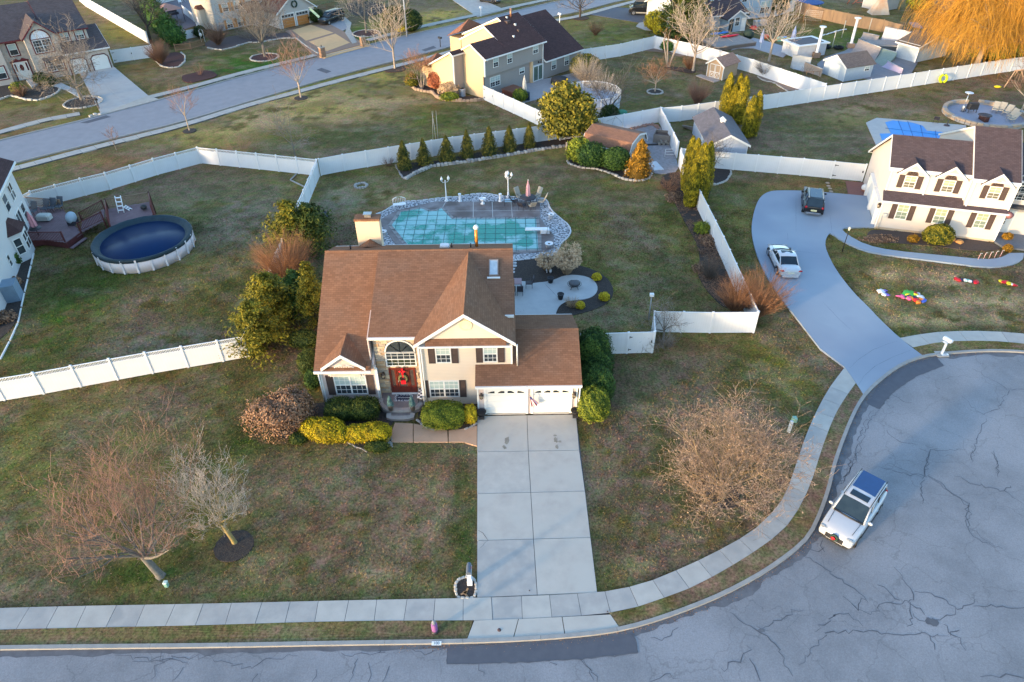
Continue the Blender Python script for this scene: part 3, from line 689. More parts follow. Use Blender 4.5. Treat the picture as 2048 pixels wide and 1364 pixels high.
fence('white fence around the patio with the hip-roofed gazebo',[(297,17),(310,28),(344,54)],h=1.5)
fence('white fence beside the gazebo patio nearest the shuttered house',[(368,27),(402,54)],h=1.4)
fence('white fence at back of the gazebo patio',[(297,14),(352,0)],h=1.6)
fence('low white fence with gate around small round flower bed',[(362,70),(374,78),(396,74),(399,60)],h=1.3,sp=1.6)
fence('white fence beside the light blue house by the lawn with goals',[(1548,34),(1586,22)],h=1.9)
woodm=mat('fence_wood',(.30,.17,.09),(.20,.11,.06),scale=3,rough=.9)
def picket(label,pts,h=1.1,sp=2.4,m=woodm,gap=.14,name='wooden_fence',w=.05,solid=False):
 P=GL(pts);root=thing(name,P[0],label,'fence')
 for a,b in zip(P,P[1:]):
  d=b-a;L=d.length;u=d/L;ang=math.atan2(d.y,d.x);n=max(1,round(L/sp));st=L/n
  for i in range(n):
   p=a+u*i*st-P[0];M=Matrix.Translation(p) @ Matrix.Rotation(ang,4,'Z')
   MB(M).box(-.06,.06,-.06,.06,0,h+.12).build('post',m,root)
   r=MB(M);r.box(.07,st-.07,-.02,.02,.15,.24);r.box(.07,st-.07,-.02,.02,h-.15,h-.06);r.build('rail',m,root)
   q=MB(M);x=.1
   while x < st-.1:
    if solid:q.box(x,x+.135,-.045-.008*rnd.random(),-.02,.03,h+rnd.uniform(-.02,.02));x += .142
    else:q.box(x,x+w,-.035,-.02,.08,h);x += gap
   o=q.build('pickets',m,root);o['kind']='stuff'
 return root
picket('brown open picket fence between shrub and the shuttered house',[(352,103),(383,99),(411,91)],m=mat('picket_wood',(.33,.19,.11),(.24,.13,.08),rough=.9))
picket('short brown picket fence beyond the dark pickup',[(637,22),(671,14)],h=1.0)
picket('tall weathered wooden fence behind the goal lawn',[(1590,24),(1636,38),(1663,44),(1690,50),(1720,56),(1762,64),(1800,75)],h=1.9,sp=2.6,solid=True,m=mat('weathered_fence',(.36,.23,.13),(.24,.155,.10),scale=1.5,rough=.95,stretch=(1,1,.3)))
#  house kit
trim=mat('white_trim',(.70,.69,.67),(.64,.63,.62),rough=.5)
glassm=mat('window_glass',(.02,.03,.04),(.05,.06,.07),scale=2,rough=.05,spec=.8)
blindm=mat('window_blind',(.42,.50,.48),(.33,.42,.42),scale=1.5,rough=.2,spec=.6)
greenblind=mat('green_blind',(.36,.42,.27),(.25,.29,.2),scale=1.5,rough=.2,spec=.6)
shutm=mat('brown_shutter',(.075,.05,.045),(.06,.04,.036),rough=.6)
garm=mat('garage_door_white',(.68,.68,.66),(.64,.64,.63),rough=.5)
Tz=Matrix.Translation
def Rz(a):return Matrix.Rotation(a,4,'Z')
class House:
 def __init__(s,name,label,x,y,deg=0,cat='house',shift=(0,0)):
  s.root=thing(name,(x,y,0),label,cat,R_(deg));s.sh=Matrix.Translation((-shift[0],-shift[1],0))
 def mb(s,M=None):return MB(s.sh @ (M or Matrix.Identity(4)))
 def box(s,name,m,*a):return s.mb().box(*a).build(name,m,s.root)
 def block(s,m,x0,x1,y0,y1,prof,axis='x',name='wall'):
  "prof: gable profile across the depth (axis x: (y,z)) or width (axis y: (x,z))"
  return (s.mb().ext(prof,'x',x0,x1) if axis == 'x' else s.mb().ext(prof,'y',y0,y1)).build(name,m,s.root)
 def roofx(s,m,x0,x1,line,th=.14,fascia=True,over=0.0,name='roof',rake=(1,1),tm=None):
  "roof running along x; line: list of (y,z) from front eave to rear eave"
  tm=tm or trim
  b=s.mb();n=len(line)
  prof=list(line)+[(y,z-th) for y,z in reversed(line)]
  b.ext(prof,'x',x0,x1);o=b.build(name,m,s.root)
  if fascia:
   f=s.mb();y,z=line[0];f.box(x0,x1,y-.10,y-.004,z-.20,z-.035)
   y,z=line[-1];f.box(x0,x1,y+.004,y+.10,z-.20,z-.035)
   if any(rake):
    for xa,xb in [((x0-.04,x0-.003),(x1+.003,x1+.04))[i_] for i_ in (0,1) if rake[i_]]:
     f.ext([(y_,z_-.03) for y_,z_ in line]+[(y_,z_-.24) for y_,z_ in reversed(line)],'x',xa,xb)
   f.build('fascia',tm,s.root)
  return o
 def roofy(s,m,y0,y1,line,th=.14,name='roof',tm=None,front=True):
  "roof running along y; line: list of (x,z)"
  b=s.mb();prof=list(line)+[(x,z-th) for x,z in reversed(line)]
  b.ext(prof,'y',y0,y1);o=b.build(name,m,s.root)
  if front:
   f=s.mb();f.ext([(x,z-.02) for x,z in line]+[(x,z-.24) for x,z in reversed(line)],'y',y0-.05,y0-.003)
   f.build('fascia',tm or trim,s.root)
  return o
 def face(s,x,y,deg):return Tz((x,y,0)) @ Rz(R_(deg))
 def window(s,F,u0,u1,z0,z1,cols=3,rows=4,dbl=1,fm=None,up=None,lo=None,shut=None,sw=.42,arch=False,fw=.07,munt=True,outer=None,proud=.05):
  fm=fm or trim;M=s.sh @ F;f=MB(M)
  if outer:
   o_=MB(M);t=.16
   o_.box(u0-t,u1+t,-.05,.0,z0-t,z0-.005);o_.box(u0-t,u1+t,-.05,0,z1+.005,z1+t);o_.box(u0-t,u0-.005,-.05,0,z0-.004,z1+.004);o_.box(u1+.005,u1+t,-.05,0,z0-.004,z1+.004)
   o_.build('window_trim',outer,s.root)
  f.box(u0,u1,-proud,.01,z0,z0+fw);f.box(u0,u1,-proud,.01,z1-fw,z1);f.box(u0,u0+fw,-proud,.01,z0+fw,z1-fw);f.box(u1-fw,u1,-proud,.01,z0+fw,z1-fw)
  for k in range(1,dbl):u=u0+(u1-u0)*k/dbl;f.box(u-fw*.7,u+fw*.7,-proud+.003,.01,z0+fw,z1-fw)
  zm=(z0+z1)/2
  f.box(u0+fw,u1-fw,-proud+.006,.01,zm-.03,zm+.03)
  if munt:
   for k in range(dbl):
    a=u0+(u1-u0)*k/dbl;w_=(u1-u0)/dbl
    for c in range(1,cols):u=a+w_*c/cols;f.box(u-.012,u+.012,-.03,.01,z0+fw,z1-fw)
   for r in range(1,rows):
    if r*2 == rows:continue
    z=z0+(z1-z0)*r/rows;f.box(u0+fw,u1-fw,-.028,.01,z-.012,z+.012)
  w=f.build('window',fm,s.root)
  MB(M).box(u0+fw-.01,u1-fw+.01,-.016,-.004,z0+fw-.01,zm).build('pane',lo or glassm,w)
  MB(M).box(u0+fw-.01,u1-fw+.01,-.017,-.005,zm,z1-fw+.01).build('pane',up or blindm,w)
  if shut:
   for a in (u0-sw-.03,u1+.03):
    q=MB(M).box(a,a+sw,-.03,.0,z0-.02,z1+.02)
    q.box(a,a+.06,-.05,-.03,z0-.02,z1+.02);q.box(a+sw-.06,a+sw,-.05,-.03,z0-.02,z1+.02)
    for zz in (z0-.02,zm-.05,z1-.06):q.box(a+.06,a+sw-.06,-.05,-.03,zz,zz+.08)
    q.build('shutter',shut,s.root)
  return w
 def archwin(s,F,uc,z0,r,h=0.0,fm=None,gm=None,spokes=4,fw=.07,hollow=None):
  "half-round light on top of z0 (+ optional straight part h below)"
  M=s.sh @ F;n=20;f=MB(M)
  pts=[(uc+r*math.cos(math.pi*i/n),z0+r*math.sin(math.pi*i/n)) for i in range(n+1)]
  inn=[(uc+(r-fw)*math.cos(math.pi*i/n),z0+fw*.0+(r-fw)*math.sin(math.pi*i/n)) for i in range(n+1)]
  for i in range(n):
   q=[pts[i],pts[i+1],inn[i+1],inn[i]]
   f.add([(a,-.05,b) for a,b in q]+[(a,.01,b) for a,b in q],[(3,2,1,0),(0,1,5,4),(2,3,7,6)])
  f.box(uc-r,uc+r,-.05,.01,z0-fw*.5,z0+fw*.3)
  for k in range(1,spokes):
   a=math.pi*k/spokes;d=(math.cos(a),math.sin(a));e=(-d[1]*.016,d[0]*.016)
   q=[(uc+e[0],z0+e[1]),(uc-e[0],z0-e[1]),(uc+d[0]*(r-.03)-e[0],z0+d[1]*(r-.03)-e[1]),(uc+d[0]*(r-.03)+e[0],z0+d[1]*(r-.03)+e[1])]
   f.add([(a_,-.035,b_) for a_,b_ in q]+[(a_,.0,b_) for a_,b_ in q],[(0,1,2,3),(3,2,1,0),(0,1,5,4),(2,3,7,6)])
  w=f.build('window',fm or trim,s.root)
  g=MB(M);g.add([(a,-.012,b) for a,b in inn],[tuple(range(n,-1,-1))]);g.build('pane',gm or glassm,w)
  return w
#  main brown-roofed house (world axes)
OX,OY=-4.0,34.0
H=House('brown_roofed_house','two-storey cream house with brown shingle roof, stone entry arch and double garage',OX,OY,0,shift=(OX,OY))
cream=mat('cream_siding',(.57,.465,.43),(.53,.435,.405),scale=.8,rough=.7,pat='siding',bump=.006,contrast=.4)
cream_lit=mat('sunlit_cream_siding',(.64,.54,.44),(.60,.50,.41),scale=.8,rough=.7,pat='siding',bump=.006)  # same cream siding, the sunlit gable painted as a lighter, warmer copy
shing=mat('brown_shingle',(.225,.115,.070),(.18,.092,.058),scale=1.1,rough=.95,pat='shingle',bump=.012,detail=6,c3=(.19,.105,.070),s3=.5,spec=.1)
metalm=mat('galvanised',(.5,.5,.5),(.38,.38,.38),rough=.35,metal=.8)
chimm=mat('chimney_stucco',(.64,.50,.36),(.6,.47,.34),scale=1,rough=.85)
H.block(cream,-12.25,-8.75,34.3,43.6,[(34.3,0),(34.3,3.28),(41.1,7.36),(43.6,6.3),(43.6,0)])
H.block(cream,-8.75,-.12,34.9,43.6,[(34.9,0),(34.9,5.15),(41.1,7.36),(43.6,6.3),(43.6,0)])
H.block(cream_lit,-5.72,-.12,34.0,40.5,[(-5.72,0),(-5.72,5.3),(-2.85,7.22),(-.12,5.35),(-.12,0)],'y')
H.block(cream,-2.2,4.05,33.0,40.4,[(33.0,0),(33.0,2.72),(36.35,4.1),(40.4,2.4),(40.4,0)])
H.roofx(shing,-12.5,-8.9,[(33.85,3.12),(41.1,7.5),(43.85,6.32)],rake=(0,0))
H.roofx(shing,-8.898,-5.2,[(34.5,5.24),(41.1,7.52),(43.87,6.36)],rake=(0,0))
H.roofx(shing,-5.198,.14,[(36.0,5.76),(41.1,7.52),(43.87,6.36)],rake=(0,0))
H.roofy(shing,33.7,40.9,[(-6.02,5.18),(-2.84,7.46),(.22,5.26)],th=.15)
H.roofx(shing,-2.32,4.30,[(32.6,2.78),(36.35,4.29),(40.7,2.35)],rake=(0,0))
H.mb().ext([(34.45,3.3),(34.45,5.15),(36.6,5.8),(36.6,4.6)],'x',-8.98,-8.90).build('cheek_wall',cream,H.root)
cap=H.mb();cap.ext([(41.0,7.46),(41.1,7.56),(41.2,7.44)],'x',-12.5,.14);cap.ext([(-2.94,7.40),(-2.84,7.50),(-2.74,7.40)],'y',33.7,40.7);cap.ext([(36.25,4.26),(36.35,4.33),(36.45,4.25)],'x',-2.0,4.3)
cap.build('ridge_cap',shing,H.root)
H.mb().ext([(33.62,5.12),(34.05,5.46),(34.05,5.30),(33.62,5.04)],'x',-5.3,-.35).build('pent_roof',shing,H.root)
H.box('pent_fascia',trim,-5.72,-.05,33.56,33.617,5.0,5.12)
H.box('soffit',trim,-5.7,-.15,33.64,33.99,4.98,5.03)
for a_ in ((-5.86,-5.73,33.92,34.05,.0,5.1),(-.11,.02,33.92,34.05,3.4,5.1),(-12.3,-12.2,34.22,34.35,0,3.1),(-8.78,-8.68,34.22,34.35,0,3.1),(-2.25,-2.15,32.95,33.05,0,2.7),(4.0,4.1,32.94,33.05,0,2.7)):H.box('corner_trim',trim,*a_)
for a_ in ([(-5.62,33.9,5.0),(-5.62,33.9,.2)],[(-12.35,34.15,3.0),(-12.35,34.2,.1)],[(.30,33.72,5.1),(.32,33.9,3.3)],[(4.2,32.7,2.6),(4.2,33.0,.1),(4.7,32.75,.06)],[(-8.62,34.2,3.0),(-8.62,34.2,.1)]):H.mb().tube(a_,.05,6).build('downspout',trim,H.root)
F0=H.face(0,34.0,0)
b=MB(H.sh @ F0 @ Tz((-2.78,0,6.42)) @ Matrix.Rotation(R_(90),4,'X'));b.lathe([(.40,.0),(.40,.05),(.32,.05),(.32,.03),(.0,.03)],n=24,smooth=False);b.build('gable_vent',mat('vent_cream',(.66,.60,.40)),H.root)
H.window(H.face(0,34.0,0),-4.76,-3.80,3.52,4.86,3,4,shut=shutm)
H.window(H.face(0,34.0,0),-1.80,-.92,3.54,4.86,3,4,shut=shutm)
H.window(H.face(0,34.0,0),-5.36,-3.44,.66,2.06,3,4,2,shut=shutm)
H.window(H.face(0,34.3,0),-11.5,-9.42,.74,2.34,3,4,2,shut=shutm,sw=.46)
H.block(cream,-11.72,-9.48,34.05,35.6,[(-11.72,2.5),(-11.72,3.5),(-10.6,4.32),(-9.48,3.5),(-9.48,2.5)],'y','dormer_wall')
H.roofy(shing,33.78,36.3,[(-12.0,3.38),(-10.6,4.44),(-9.2,3.38)],th=.10)
sb=MB(H.sh @ H.face(0,34.04,0))
for i in range(17):
 a0_,a1_=math.pi*i/17+.02,math.pi*(i+1)/17-.02
 sb.add([(-10.6+.12*math.cos(a0_),-.012,2.46+.12*math.sin(a0_)),(-10.6+.12*math.cos(a1_),-.012,2.46+.12*math.sin(a1_)),(-10.6+.92*math.cos(a1_),-.03,2.46+.92*math.sin(a1_)),(-10.6+.92*math.cos(a0_),-.03,2.46+.92*math.sin(a0_))],[(3,2,1,0)])
sb.build('sunburst_panel',mat('cream_panel',(.62,.54,.47)),H.root)
sb=MB(H.sh @ H.face(0,34.04,0));sb.tube([(-10.6+.97*math.cos(math.pi*i/16),-.02,2.46+.97*math.sin(math.pi*i/16)) for i in range(17)],.03,5);sb.build('arch_moulding',trim,H.root)
stA=[mat('stone_a',(.56,.38,.23),(.40,.29,.20),scale=6,rough=.9,bump=.015),mat('stone_b',(.42,.34,.27),(.33,.26,.2),scale=6,rough=.9,bump=.015),mat('stone_c',(.60,.46,.30),(.46,.36,.27),scale=6,rough=.9,bump=.015),mat('stone_d',(.50,.29,.14),(.36,.24,.16),scale=6,rough=.9,bump=.015)]
H.box('stone_backing',mat('mortar',(.30,.25,.21)),-8.72,-5.74,34.80,34.89,0,5.13)
DX0,DX1=-7.98,-6.28;AX,AR=-7.1,.98
z=.38;cnt=0
while z < 5.05:
 hh=rnd.choice((.16,.18,.21));x=-8.70
 while x < -5.78:
  w_=min(rnd.uniform(.28,.55),-5.76-x)
  def inside(xx,zz):
   if DX0-.02 < xx < DX1+.02 and zz < 2.52:return True
   if abs(xx-AX) < AR+.03 and 2.66 < zz < 3.85:return True
   return (xx-AX)**2+(zz-3.78)**2 < (AR+.06)**2 and zz >= 3.78
  xa,xb=x,x+w_
  segs=[];st=xa;cur=inside(xa+.01,z+hh/2);xx=xa
  while xx < xb:
   t=inside(xx,z+hh/2)
   if t != cur:
    if not cur:segs.append((st,xx))
    st=xx;cur=t
   xx += .03
  if not cur:segs.append((st,xb))
  for a_,b_ in segs:
   if b_-a_ > .07 and cnt < 290:
    pr_=rnd.uniform(.02,.055)
    H.mb().cbox(((a_+b_)/2,34.80-pr_/2+.01,z+hh/2),(b_-a_-.014,pr_+.02,hh-.014)).build('stone',rnd.choice(stA),H.root);cnt += 1
  x += w_
 z += hh
FE=H.face(0,34.78,0)
H.window(FE,AX-AR,AX+AR,2.66,3.80,5,4,up=glassm,lo=mat('warm_glass',(.05,.045,.03),(.03,.05,.03),scale=1.5,rough=.05,spec=.8),fw=.08)
H.archwin(FE,AX,3.80,AR,spokes=4,fw=.09)
H.mb().ext([(AX-.1,4.78),(AX+.1,4.78),(AX+.16,5.05),(AX-.16,5.05)],'y',34.72,34.78).build('keystone',mat('keystone',(.6,.5,.4)),H.root)
wood=mat('mahogany',(.17,.030,.018),(.11,.02,.012),scale=2,rough=.35,stretch=(6,6,.6),coat=.3)
dg=mat('door_glass',(.05,.035,.03),(.09,.07,.06),scale=4,rough=.15,spec=.6)
d=MB(H.sh @ FE);d.box(DX0,DX1,-.06,.02,.40,.46)
for a_,b_ in ((DX0,DX0+.07),(DX0+.42,DX0+.49),(DX1-.49,DX1-.42),(DX1-.07,DX1)):d.box(a_,b_,-.07,.02,.46,2.46)
d.box(DX0,DX1,-.072,.02,2.46,2.54);d.build('door_frame',wood,H.root)
for a_,b_ in ((DX0+.07,DX0+.42),(DX1-.42,DX1-.07)):
 q=MB(H.sh @ FE);q.box(a_,b_,-.03,.01,.46,1.0);q.box(a_,a_+.06,-.04,.01,1.0,2.46);q.box(b_-.06,b_,-.04,.01,1.0,2.46);q.box(a_+.06,b_-.06,-.04,.01,2.36,2.46)
 sd_=q.build('sidelight',wood,H.root);MB(H.sh @ FE).box(a_+.06,b_-.06,-.02,0,1.0,2.36).build('pane',dg,sd_)
q=MB(H.sh @ FE);a_,b_=DX0+.49,DX1-.49
q.box(a_,b_,-.045,.01,.48,.95);q.box(a_,a_+.12,-.045,.01,.95,2.46);q.box(b_-.12,b_,-.045,.01,.95,2.46);q.box(a_+.12,b_-.12,-.045,.01,2.3,2.46);q.box(a_+.14,b_-.14,-.06,-.045,.58,.86)
dr=q.build('door',wood,H.root);MB(H.sh @ FE).box(a_+.12,b_-.12,-.025,0,.95,2.3).build('pane',dg,dr)
q=MB(H.sh @ FE);q.tube([(a_+.06,-.05,1.3),(a_+.06,-.11,1.3),(a_+.06,-.11,1.5),(a_+.06,-.05,1.5)],.015,5);q.build('handle',metalm,dr)
H.box('door_sill',mat('sill_white',(.7,.68,.66)),DX0,DX1,34.60,34.72,.38,.44)
FG=H.face(0,33.0,0)
arcm=mat('fan_light',(.02,.025,.03),rough=.1,spec=.6)
for a_,b_ in ((-1.66,.82),(1.30,3.62)):
 q=MB(H.sh @ FG);q.box(a_-.16,a_-.002,-.07,.02,.05,2.18);q.box(b_+.002,b_+.16,-.07,.02,.05,2.18);q.box(a_-.16,b_+.16,-.072,.02,2.18,2.34);q.build('garage_casing',trim,H.root)
 q=MB(H.sh @ FG);n=4
 for r in range(4):
  z0_,z1_=.10+r*.52,.10+(r+1)*.52
  q.box(a_,b_,-.02,.0,z0_+.006,z1_-.006)
  if r < 3:
   for c in range(8):
    u0_=a_+(b_-a_)*c/8;u1_=a_+(b_-a_)*(c+1)/8;q.box(u0_+.04,u1_-.04,-.032,-.02,z0_+.06,z1_-.06)
 gd=q.build('garage_door',garm,H.root)
 for c in range(4):
  uc=a_+(b_-a_)*(c+.5)/4;w_=(b_-a_)/8*.72;up_=(.16,.22,.22,.16)[c];sk=(-.10,-.05,.05,.10)[c]
  pts=[(uc-w_,-.028,1.82),(uc+w_,-.028,1.82),(uc+w_*.9,-.028,1.86+(.13 if c in (0,1) else .02)),(uc,-.028,1.84+up_*.75),(uc-w_*.9,-.028,1.86+(.13 if c in (2,3) else .02))]
  l=MB(H.sh @ FG);l.add(pts,[(0,1,2,3,4)]);l.build('pane',arcm,gd)
 MB(H.sh @ FG).box(a_,b_,-.10,.0,.02,.10).build('threshold',concrete3,H.root)
lm_=mat('bronze',(.09,.06,.045),(.05,.035,.03),rough=.45,metal=.5);lg=mat('lantern_glass',(.35,.30,.22),rough=.1)
def lantern(hm,F,u,z,s=1.0):
 q=MB(hm.sh @ F);q.box(u-.05*s,u+.05*s,-.03,0,z-.1*s,z+.12*s);q.tube([(u,-.03,z+.08*s),(u,-.13*s,z+.2*s),(u,-.15*s,z+.12*s)],.012,5)
 q.lathe([(.03*s,z-.24*s),(.09*s,z-.20*s),(.095*s,z-.185*s)],(u,-.15*s),6);q.lathe([(.12*s,z+.06*s),(.10*s,z+.09*s),(.03*s,z+.17*s),(.01*s,z+.22*s)],(u,-.15*s),6)
 for k in range(6):
  a=math.pi*2*k/6;q.tube([(u+.085*s*math.cos(a),-.15*s+.085*s*math.sin(a),z-.2*s),(u+.105*s*math.cos(a),-.15*s+.105*s*math.sin(a),z+.06*s)],.01,4)
 o=q.build('wall_lantern',lm_,hm.root);MB(hm.sh @ F).lathe([(.07*s,z-.18*s),(.085*s,z+.055*s)],(u,-.15*s),6).build('lantern_glass',lg,o)
lantern(H,FG,-1.98,1.72,1.1);lantern(H,FG,3.86,1.72,1.1);lantern(H,FE,-8.35,2.05,1.25);lantern(H,FE,-5.98,2.05,1.0)
q=MB(H.sh @ FE)
for sg in (-1,1):
 q.tube([(AX+sg*.06,-.04,2.60),(AX+sg*.25,-.05,2.70),(AX+sg*.42,-.04,2.62),(AX+sg*.33,-.04,2.56),(AX+sg*.10,-.04,2.58)],.02,5)
q.build('iron_scroll',blackm,H.root)
s1=HIT(970,535,(0,36.0,5.76+.0),(0,-.345,1));n_mid=(7.52-5.76)/(41.1-36)
def onroof(px,py):p=HIT(px,py,(0,36.0,5.76),(0,-n_mid,1));return p
tl,br=onroof(978,520),onroof(997,553)
ang=math.atan(n_mid)
def roofM(p):return Tz(p) @ Matrix.Rotation(ang,4,'X')
cx,cy=(tl.x+br.x)/2,(tl.y+br.y)/2;cz=5.76+(cy-36)*n_mid
wv_,lv_=.62,1.35
sk=MB(H.sh @ roofM((cx,cy,cz)));sk.box(-wv_/2,wv_/2,-lv_/2,-lv_/2+.06,0,.12);sk.box(-wv_/2,wv_/2,lv_/2-.06,lv_/2,0,.12);sk.box(-wv_/2,-wv_/2+.06,-lv_/2+.06,lv_/2-.06,0,.12);sk.box(wv_/2-.06,wv_/2,-lv_/2+.06,lv_/2-.06,0,.12)
sk=sk.build('skylight',mat('skylight_frame',(.25,.20,.18)),H.root)
MB(H.sh @ roofM((cx,cy,cz))).box(-wv_/2+.06,wv_/2-.06,-lv_/2+.06,lv_/2-.06,.05,.09).build('pane',mat('skylight_glass',(.25,.32,.38),(.5,.55,.6),scale=1.5,rough=.08,spec=.8),sk)
MB(H.sh @ roofM((cx,cy-.77,cz-.77*n_mid))).box(-.42,.42,-.06,.06,.0,.05).build('flashing',trim,sk)
nr=(6.36-7.52)/(43.87-41.1)
def rear(x,y,dz=0):return (x,y,7.52+(y-41.1)*nr+dz)
q=H.mb();p=rear(-4.55,42.3);q.bbox(p[0]-.32,p[0]+.32,p[1]-.22,p[1]+.22,p[2]-.1,p[2]+.24,.05);q.build('roof_vent',mat('vent_grey',(.62,.63,.66)),H.root)
q=H.mb();p=rear(-2.35,42.4);q.tube([p,(p[0],p[1],p[2]+1.35)],.11,10);q.build('flue_pipe',mat('orange_flue',(.62,.24,.035),(.45,.16,.03),rough=.4,metal=.3),H.root)
q=H.mb();q.lathe([(.13,p[2]+1.36),(.17,p[2]+1.42),(.17,p[2]+1.55),(.09,p[2]+1.66)],(p[0],p[1]),10);q.build('flue_cap',mat('cap_white',(.75,.75,.75),metal=.2,rough=.4),H.root)
for x_,h_ in ((-11.0,.28),(-4.05,.35),(-2.75,.3)):p=rear(x_,42.1);H.mb().tube([(p[0],p[1],p[2]-.05),(p[0],p[1],p[2]+h_)],.05,8).build('vent_pipe',blackm,H.root)
H.mb().box(-10.86,-9.18,43.9,44.6,0,8.25).build('chimney',chimm,H.root)
H.mb().box(-10.92,-9.12,43.86,44.66,8.25,8.42).build('chimney_cap',shing,H.root)
q=H.mb();q.box(-10.2,-9.75,44.1,44.4,8.42,8.62);q.box(-10.26,-9.69,44.02,44.46,8.66,8.70);q.box(-10.2,-9.75,44.12,44.38,8.62,8.66);q.build('flue_cap',metalm,H.root)
q=H.mb();q.add([(-10.9,43.88,6.25),(-9.1,43.88,6.25),(-10.0,43.88,6.85),(-10.0,42.6,6.95)],[(0,3,2),(2,3,1),(0,1,3),(0,2,1)]);q.build('cricket_roof',shing,H.root)
pm=mat('porch_paver',(.22,.17,.16),(.17,.135,.13),scale=5,rough=.85,c3=(.25,.2,.185),s3=1.2)
pstone=mat('step_stone',(.40,.35,.32),(.33,.29,.27),scale=3,rough=.85,bump=.006)
pc=[(-8.7,34.8),(-8.78,34.2),(-8.75,33.7),(-8.45,33.3),(-7.9,33.05),(-7.2,32.97),(-6.55,33.05),(-6.05,33.3),(-5.85,33.7),(-5.8,34.0),(-5.8,34.8)]
H.mb().prism([(p[0]*.97-.216,p[1]*.97+1.02) for p in pc],.0,.385).build('porch_floor',pm,H.root)
def ring(pts,wd,z0,z1,n,nm,m):
 P=resample([(a,b_,0) for a,b_ in pts],n);Q=offset(P,wd)
 for i in range(n):
  q_=[P[i],P[i+1],Q[i+1],Q[i]];c=sum(q_,Vector())/4
  H.mb().prism([((p-c)*.965+c)[:2] for p in q_],z0,z1).build(nm,m,H.root)
ring(pc[1:-1],.3,.26,.40,12,'cap_stone',pstone)
H.mb().prism([(p[0]*.985-.11,p[1]*.985+.51) for p in pc[1:-1]],.0,.258).build('porch_wall',pm,H.root)
st_=[(-8.15,33.0),(-8.1,32.6),(-7.75,32.45),(-6.75,32.45),(-6.35,32.62),(-6.3,33.0)]
H.mb().prism(st_,0,.15).build('step',pm,H.root);ring(st_,.32,.15,.2,7,'cap_stone',pstone)
#  tan house, top centre
tanm=mat('tan_siding',(.43,.32,.215),(.40,.295,.20),scale=.6,rough=.75,pat='siding',bump=.004)
tan_lit=mat('sunlit_tan_siding',(.62,.44,.26),(.58,.41,.245),scale=.6,rough=.75,pat='vsiding',bump=.003)
tan_shade=mat('shaded_tan_siding',(.30,.27,.25),(.27,.245,.23),scale=.6,rough=.75,pat='siding',bump=.004)  # one tan siding as two materials: sunlit sides and shaded back painted in
dshing=mat('dark_brown_shingle',(.080,.045,.045),(.062,.037,.038),scale=1,rough=.95,pat='shingle',bump=.01,spec=.1)
T=House('tan_house','tan two-storey house with stepped gables and dark brown roof, seen from behind at top centre',-3.27,93.16,45.8)
T.block(tan_shade,.35,4.7,0,4,[(0.0,2.9),(0,5.15),(2.4,6.5),(4.0,5.6),(4,2.9)]);T.box('wall',tan_shade,.55,11.5,.35,8,0,2.9)
T.block(tan_shade,4.7,8.0,0,9,[(0,2.9),(0,5.15),(4.3,7.55),(9,5.3),(9,2.9)])
T.block(tan_shade,8.0,11.6,0,12,[(0,2.9),(0,5.15),(5,7.95),(12,4.9),(12,2.9)])
T.box('wall',tan_shade,.35,11.6,4,12,0,2.9)
lit=T.mb();lit.ext([(0.0,2.9),(0,5.15),(2.4,6.5),(4.0,5.6),(4,0),(.35,0),(.35,2.9)],'x',.30,.347);lit.ext([(1,5),(4.3,7.5),(9,5.28),(9,3)],'x',4.64,4.697);lit.ext([(1,5),(5,7.9),(12,4.86),(12,3)],'x',7.94,7.997);lit.build('lit_gable_siding',tan_lit,T.root)
T.block(tan_shade,11.6,20,0,14,[(0,0),(0,2.55),(7.3,6.6),(14,3),(14,0)])
T.block(tan_shade,-1.48,.5,4,8.5,[(4,0),(4,5.2),(4.3,5.55),(8.5,3.4),(8.5,0)]);T.mb().ext([(4.02,0),(4.02,5.1),(4.3,5.5),(8.48,3.36),(8.48,0)],'x',-1.53,-1.483).build('lit_gable_siding',tan_lit,T.root)
T.box('corner_trim',trim,-1.6,-1.45,3.9,4.02,0,5.2);T.box('corner_trim',trim,.22,.37,-.08,.05,2.9,5.1)
T.roofx(dshing,.1,4.55,[(-.35,5.22),(2.4,6.66),(4.2,5.7)])
T.roofx(dshing,4.552,7.85,[(-.35,5.22),(4.3,7.72),(9.3,5.3)])
T.roofx(dshing,7.852,11.9,[(-.35,5.22),(5.0,8.1),(12.3,4.9)])
T.roofx(dshing,11.902,20.3,[(-.35,2.5),(7.3,6.75),(14.3,3)])
T.roofx(dshing,-1.8,.3,[(3.8,5.35),(4.3,5.72),(8.9,3.3)])
hipm=mat('orange_brown_shingle',(.30,.12,.065),(.24,.10,.06),rough=.9,pat='shingle')
T.mb().add([(-1.75,6.5,4.0),(-1.75,10.2,3.0),(1.5,10.2,3.0),(.8,7.4,4.7)],[(0,3,1),(3,2,1),(0,1,2,3)]) if False else None
q=T.mb();q.add([(-1.9,8.3,3.35),(-1.9,11.0,2.7),(1.6,11.0,2.7),(1.6,8.3,3.4),(0,8.9,4.4)],[(0,4,1),(1,4,2),(2,4,3),(3,4,0),(0,1,2,3)]);q.build('hip_roof',hipm,T.root)
q=T.mb();q.add([(6.8,11.8,5.3),(6.8,14.6,4.3),(11.6,14.6,4.3),(11.6,11.8,5.4),(9.2,12.2,6.6)],[(0,4,1),(1,4,2),(2,4,3),(3,4,0),(0,1,2,3)]);q.build('hip_roof',hipm,T.root)
T.box('wall',tan_lit,7.2,11.4,12,14.3,0,4.3);T.box('wall',tan_lit,-1.4,1.3,8.5,10.7,0,2.75)
FT=T.face(0,0,0);FTl=T.face(0,.35,0)
for u,z0_,z1_,w_ in ((1.83,3.72,5.0,.98),(4.42,3.66,4.95,1.0),(9.5,3.85,4.9,1.1)):T.window(FT,u,u+w_,z0_,z1_,2,4)
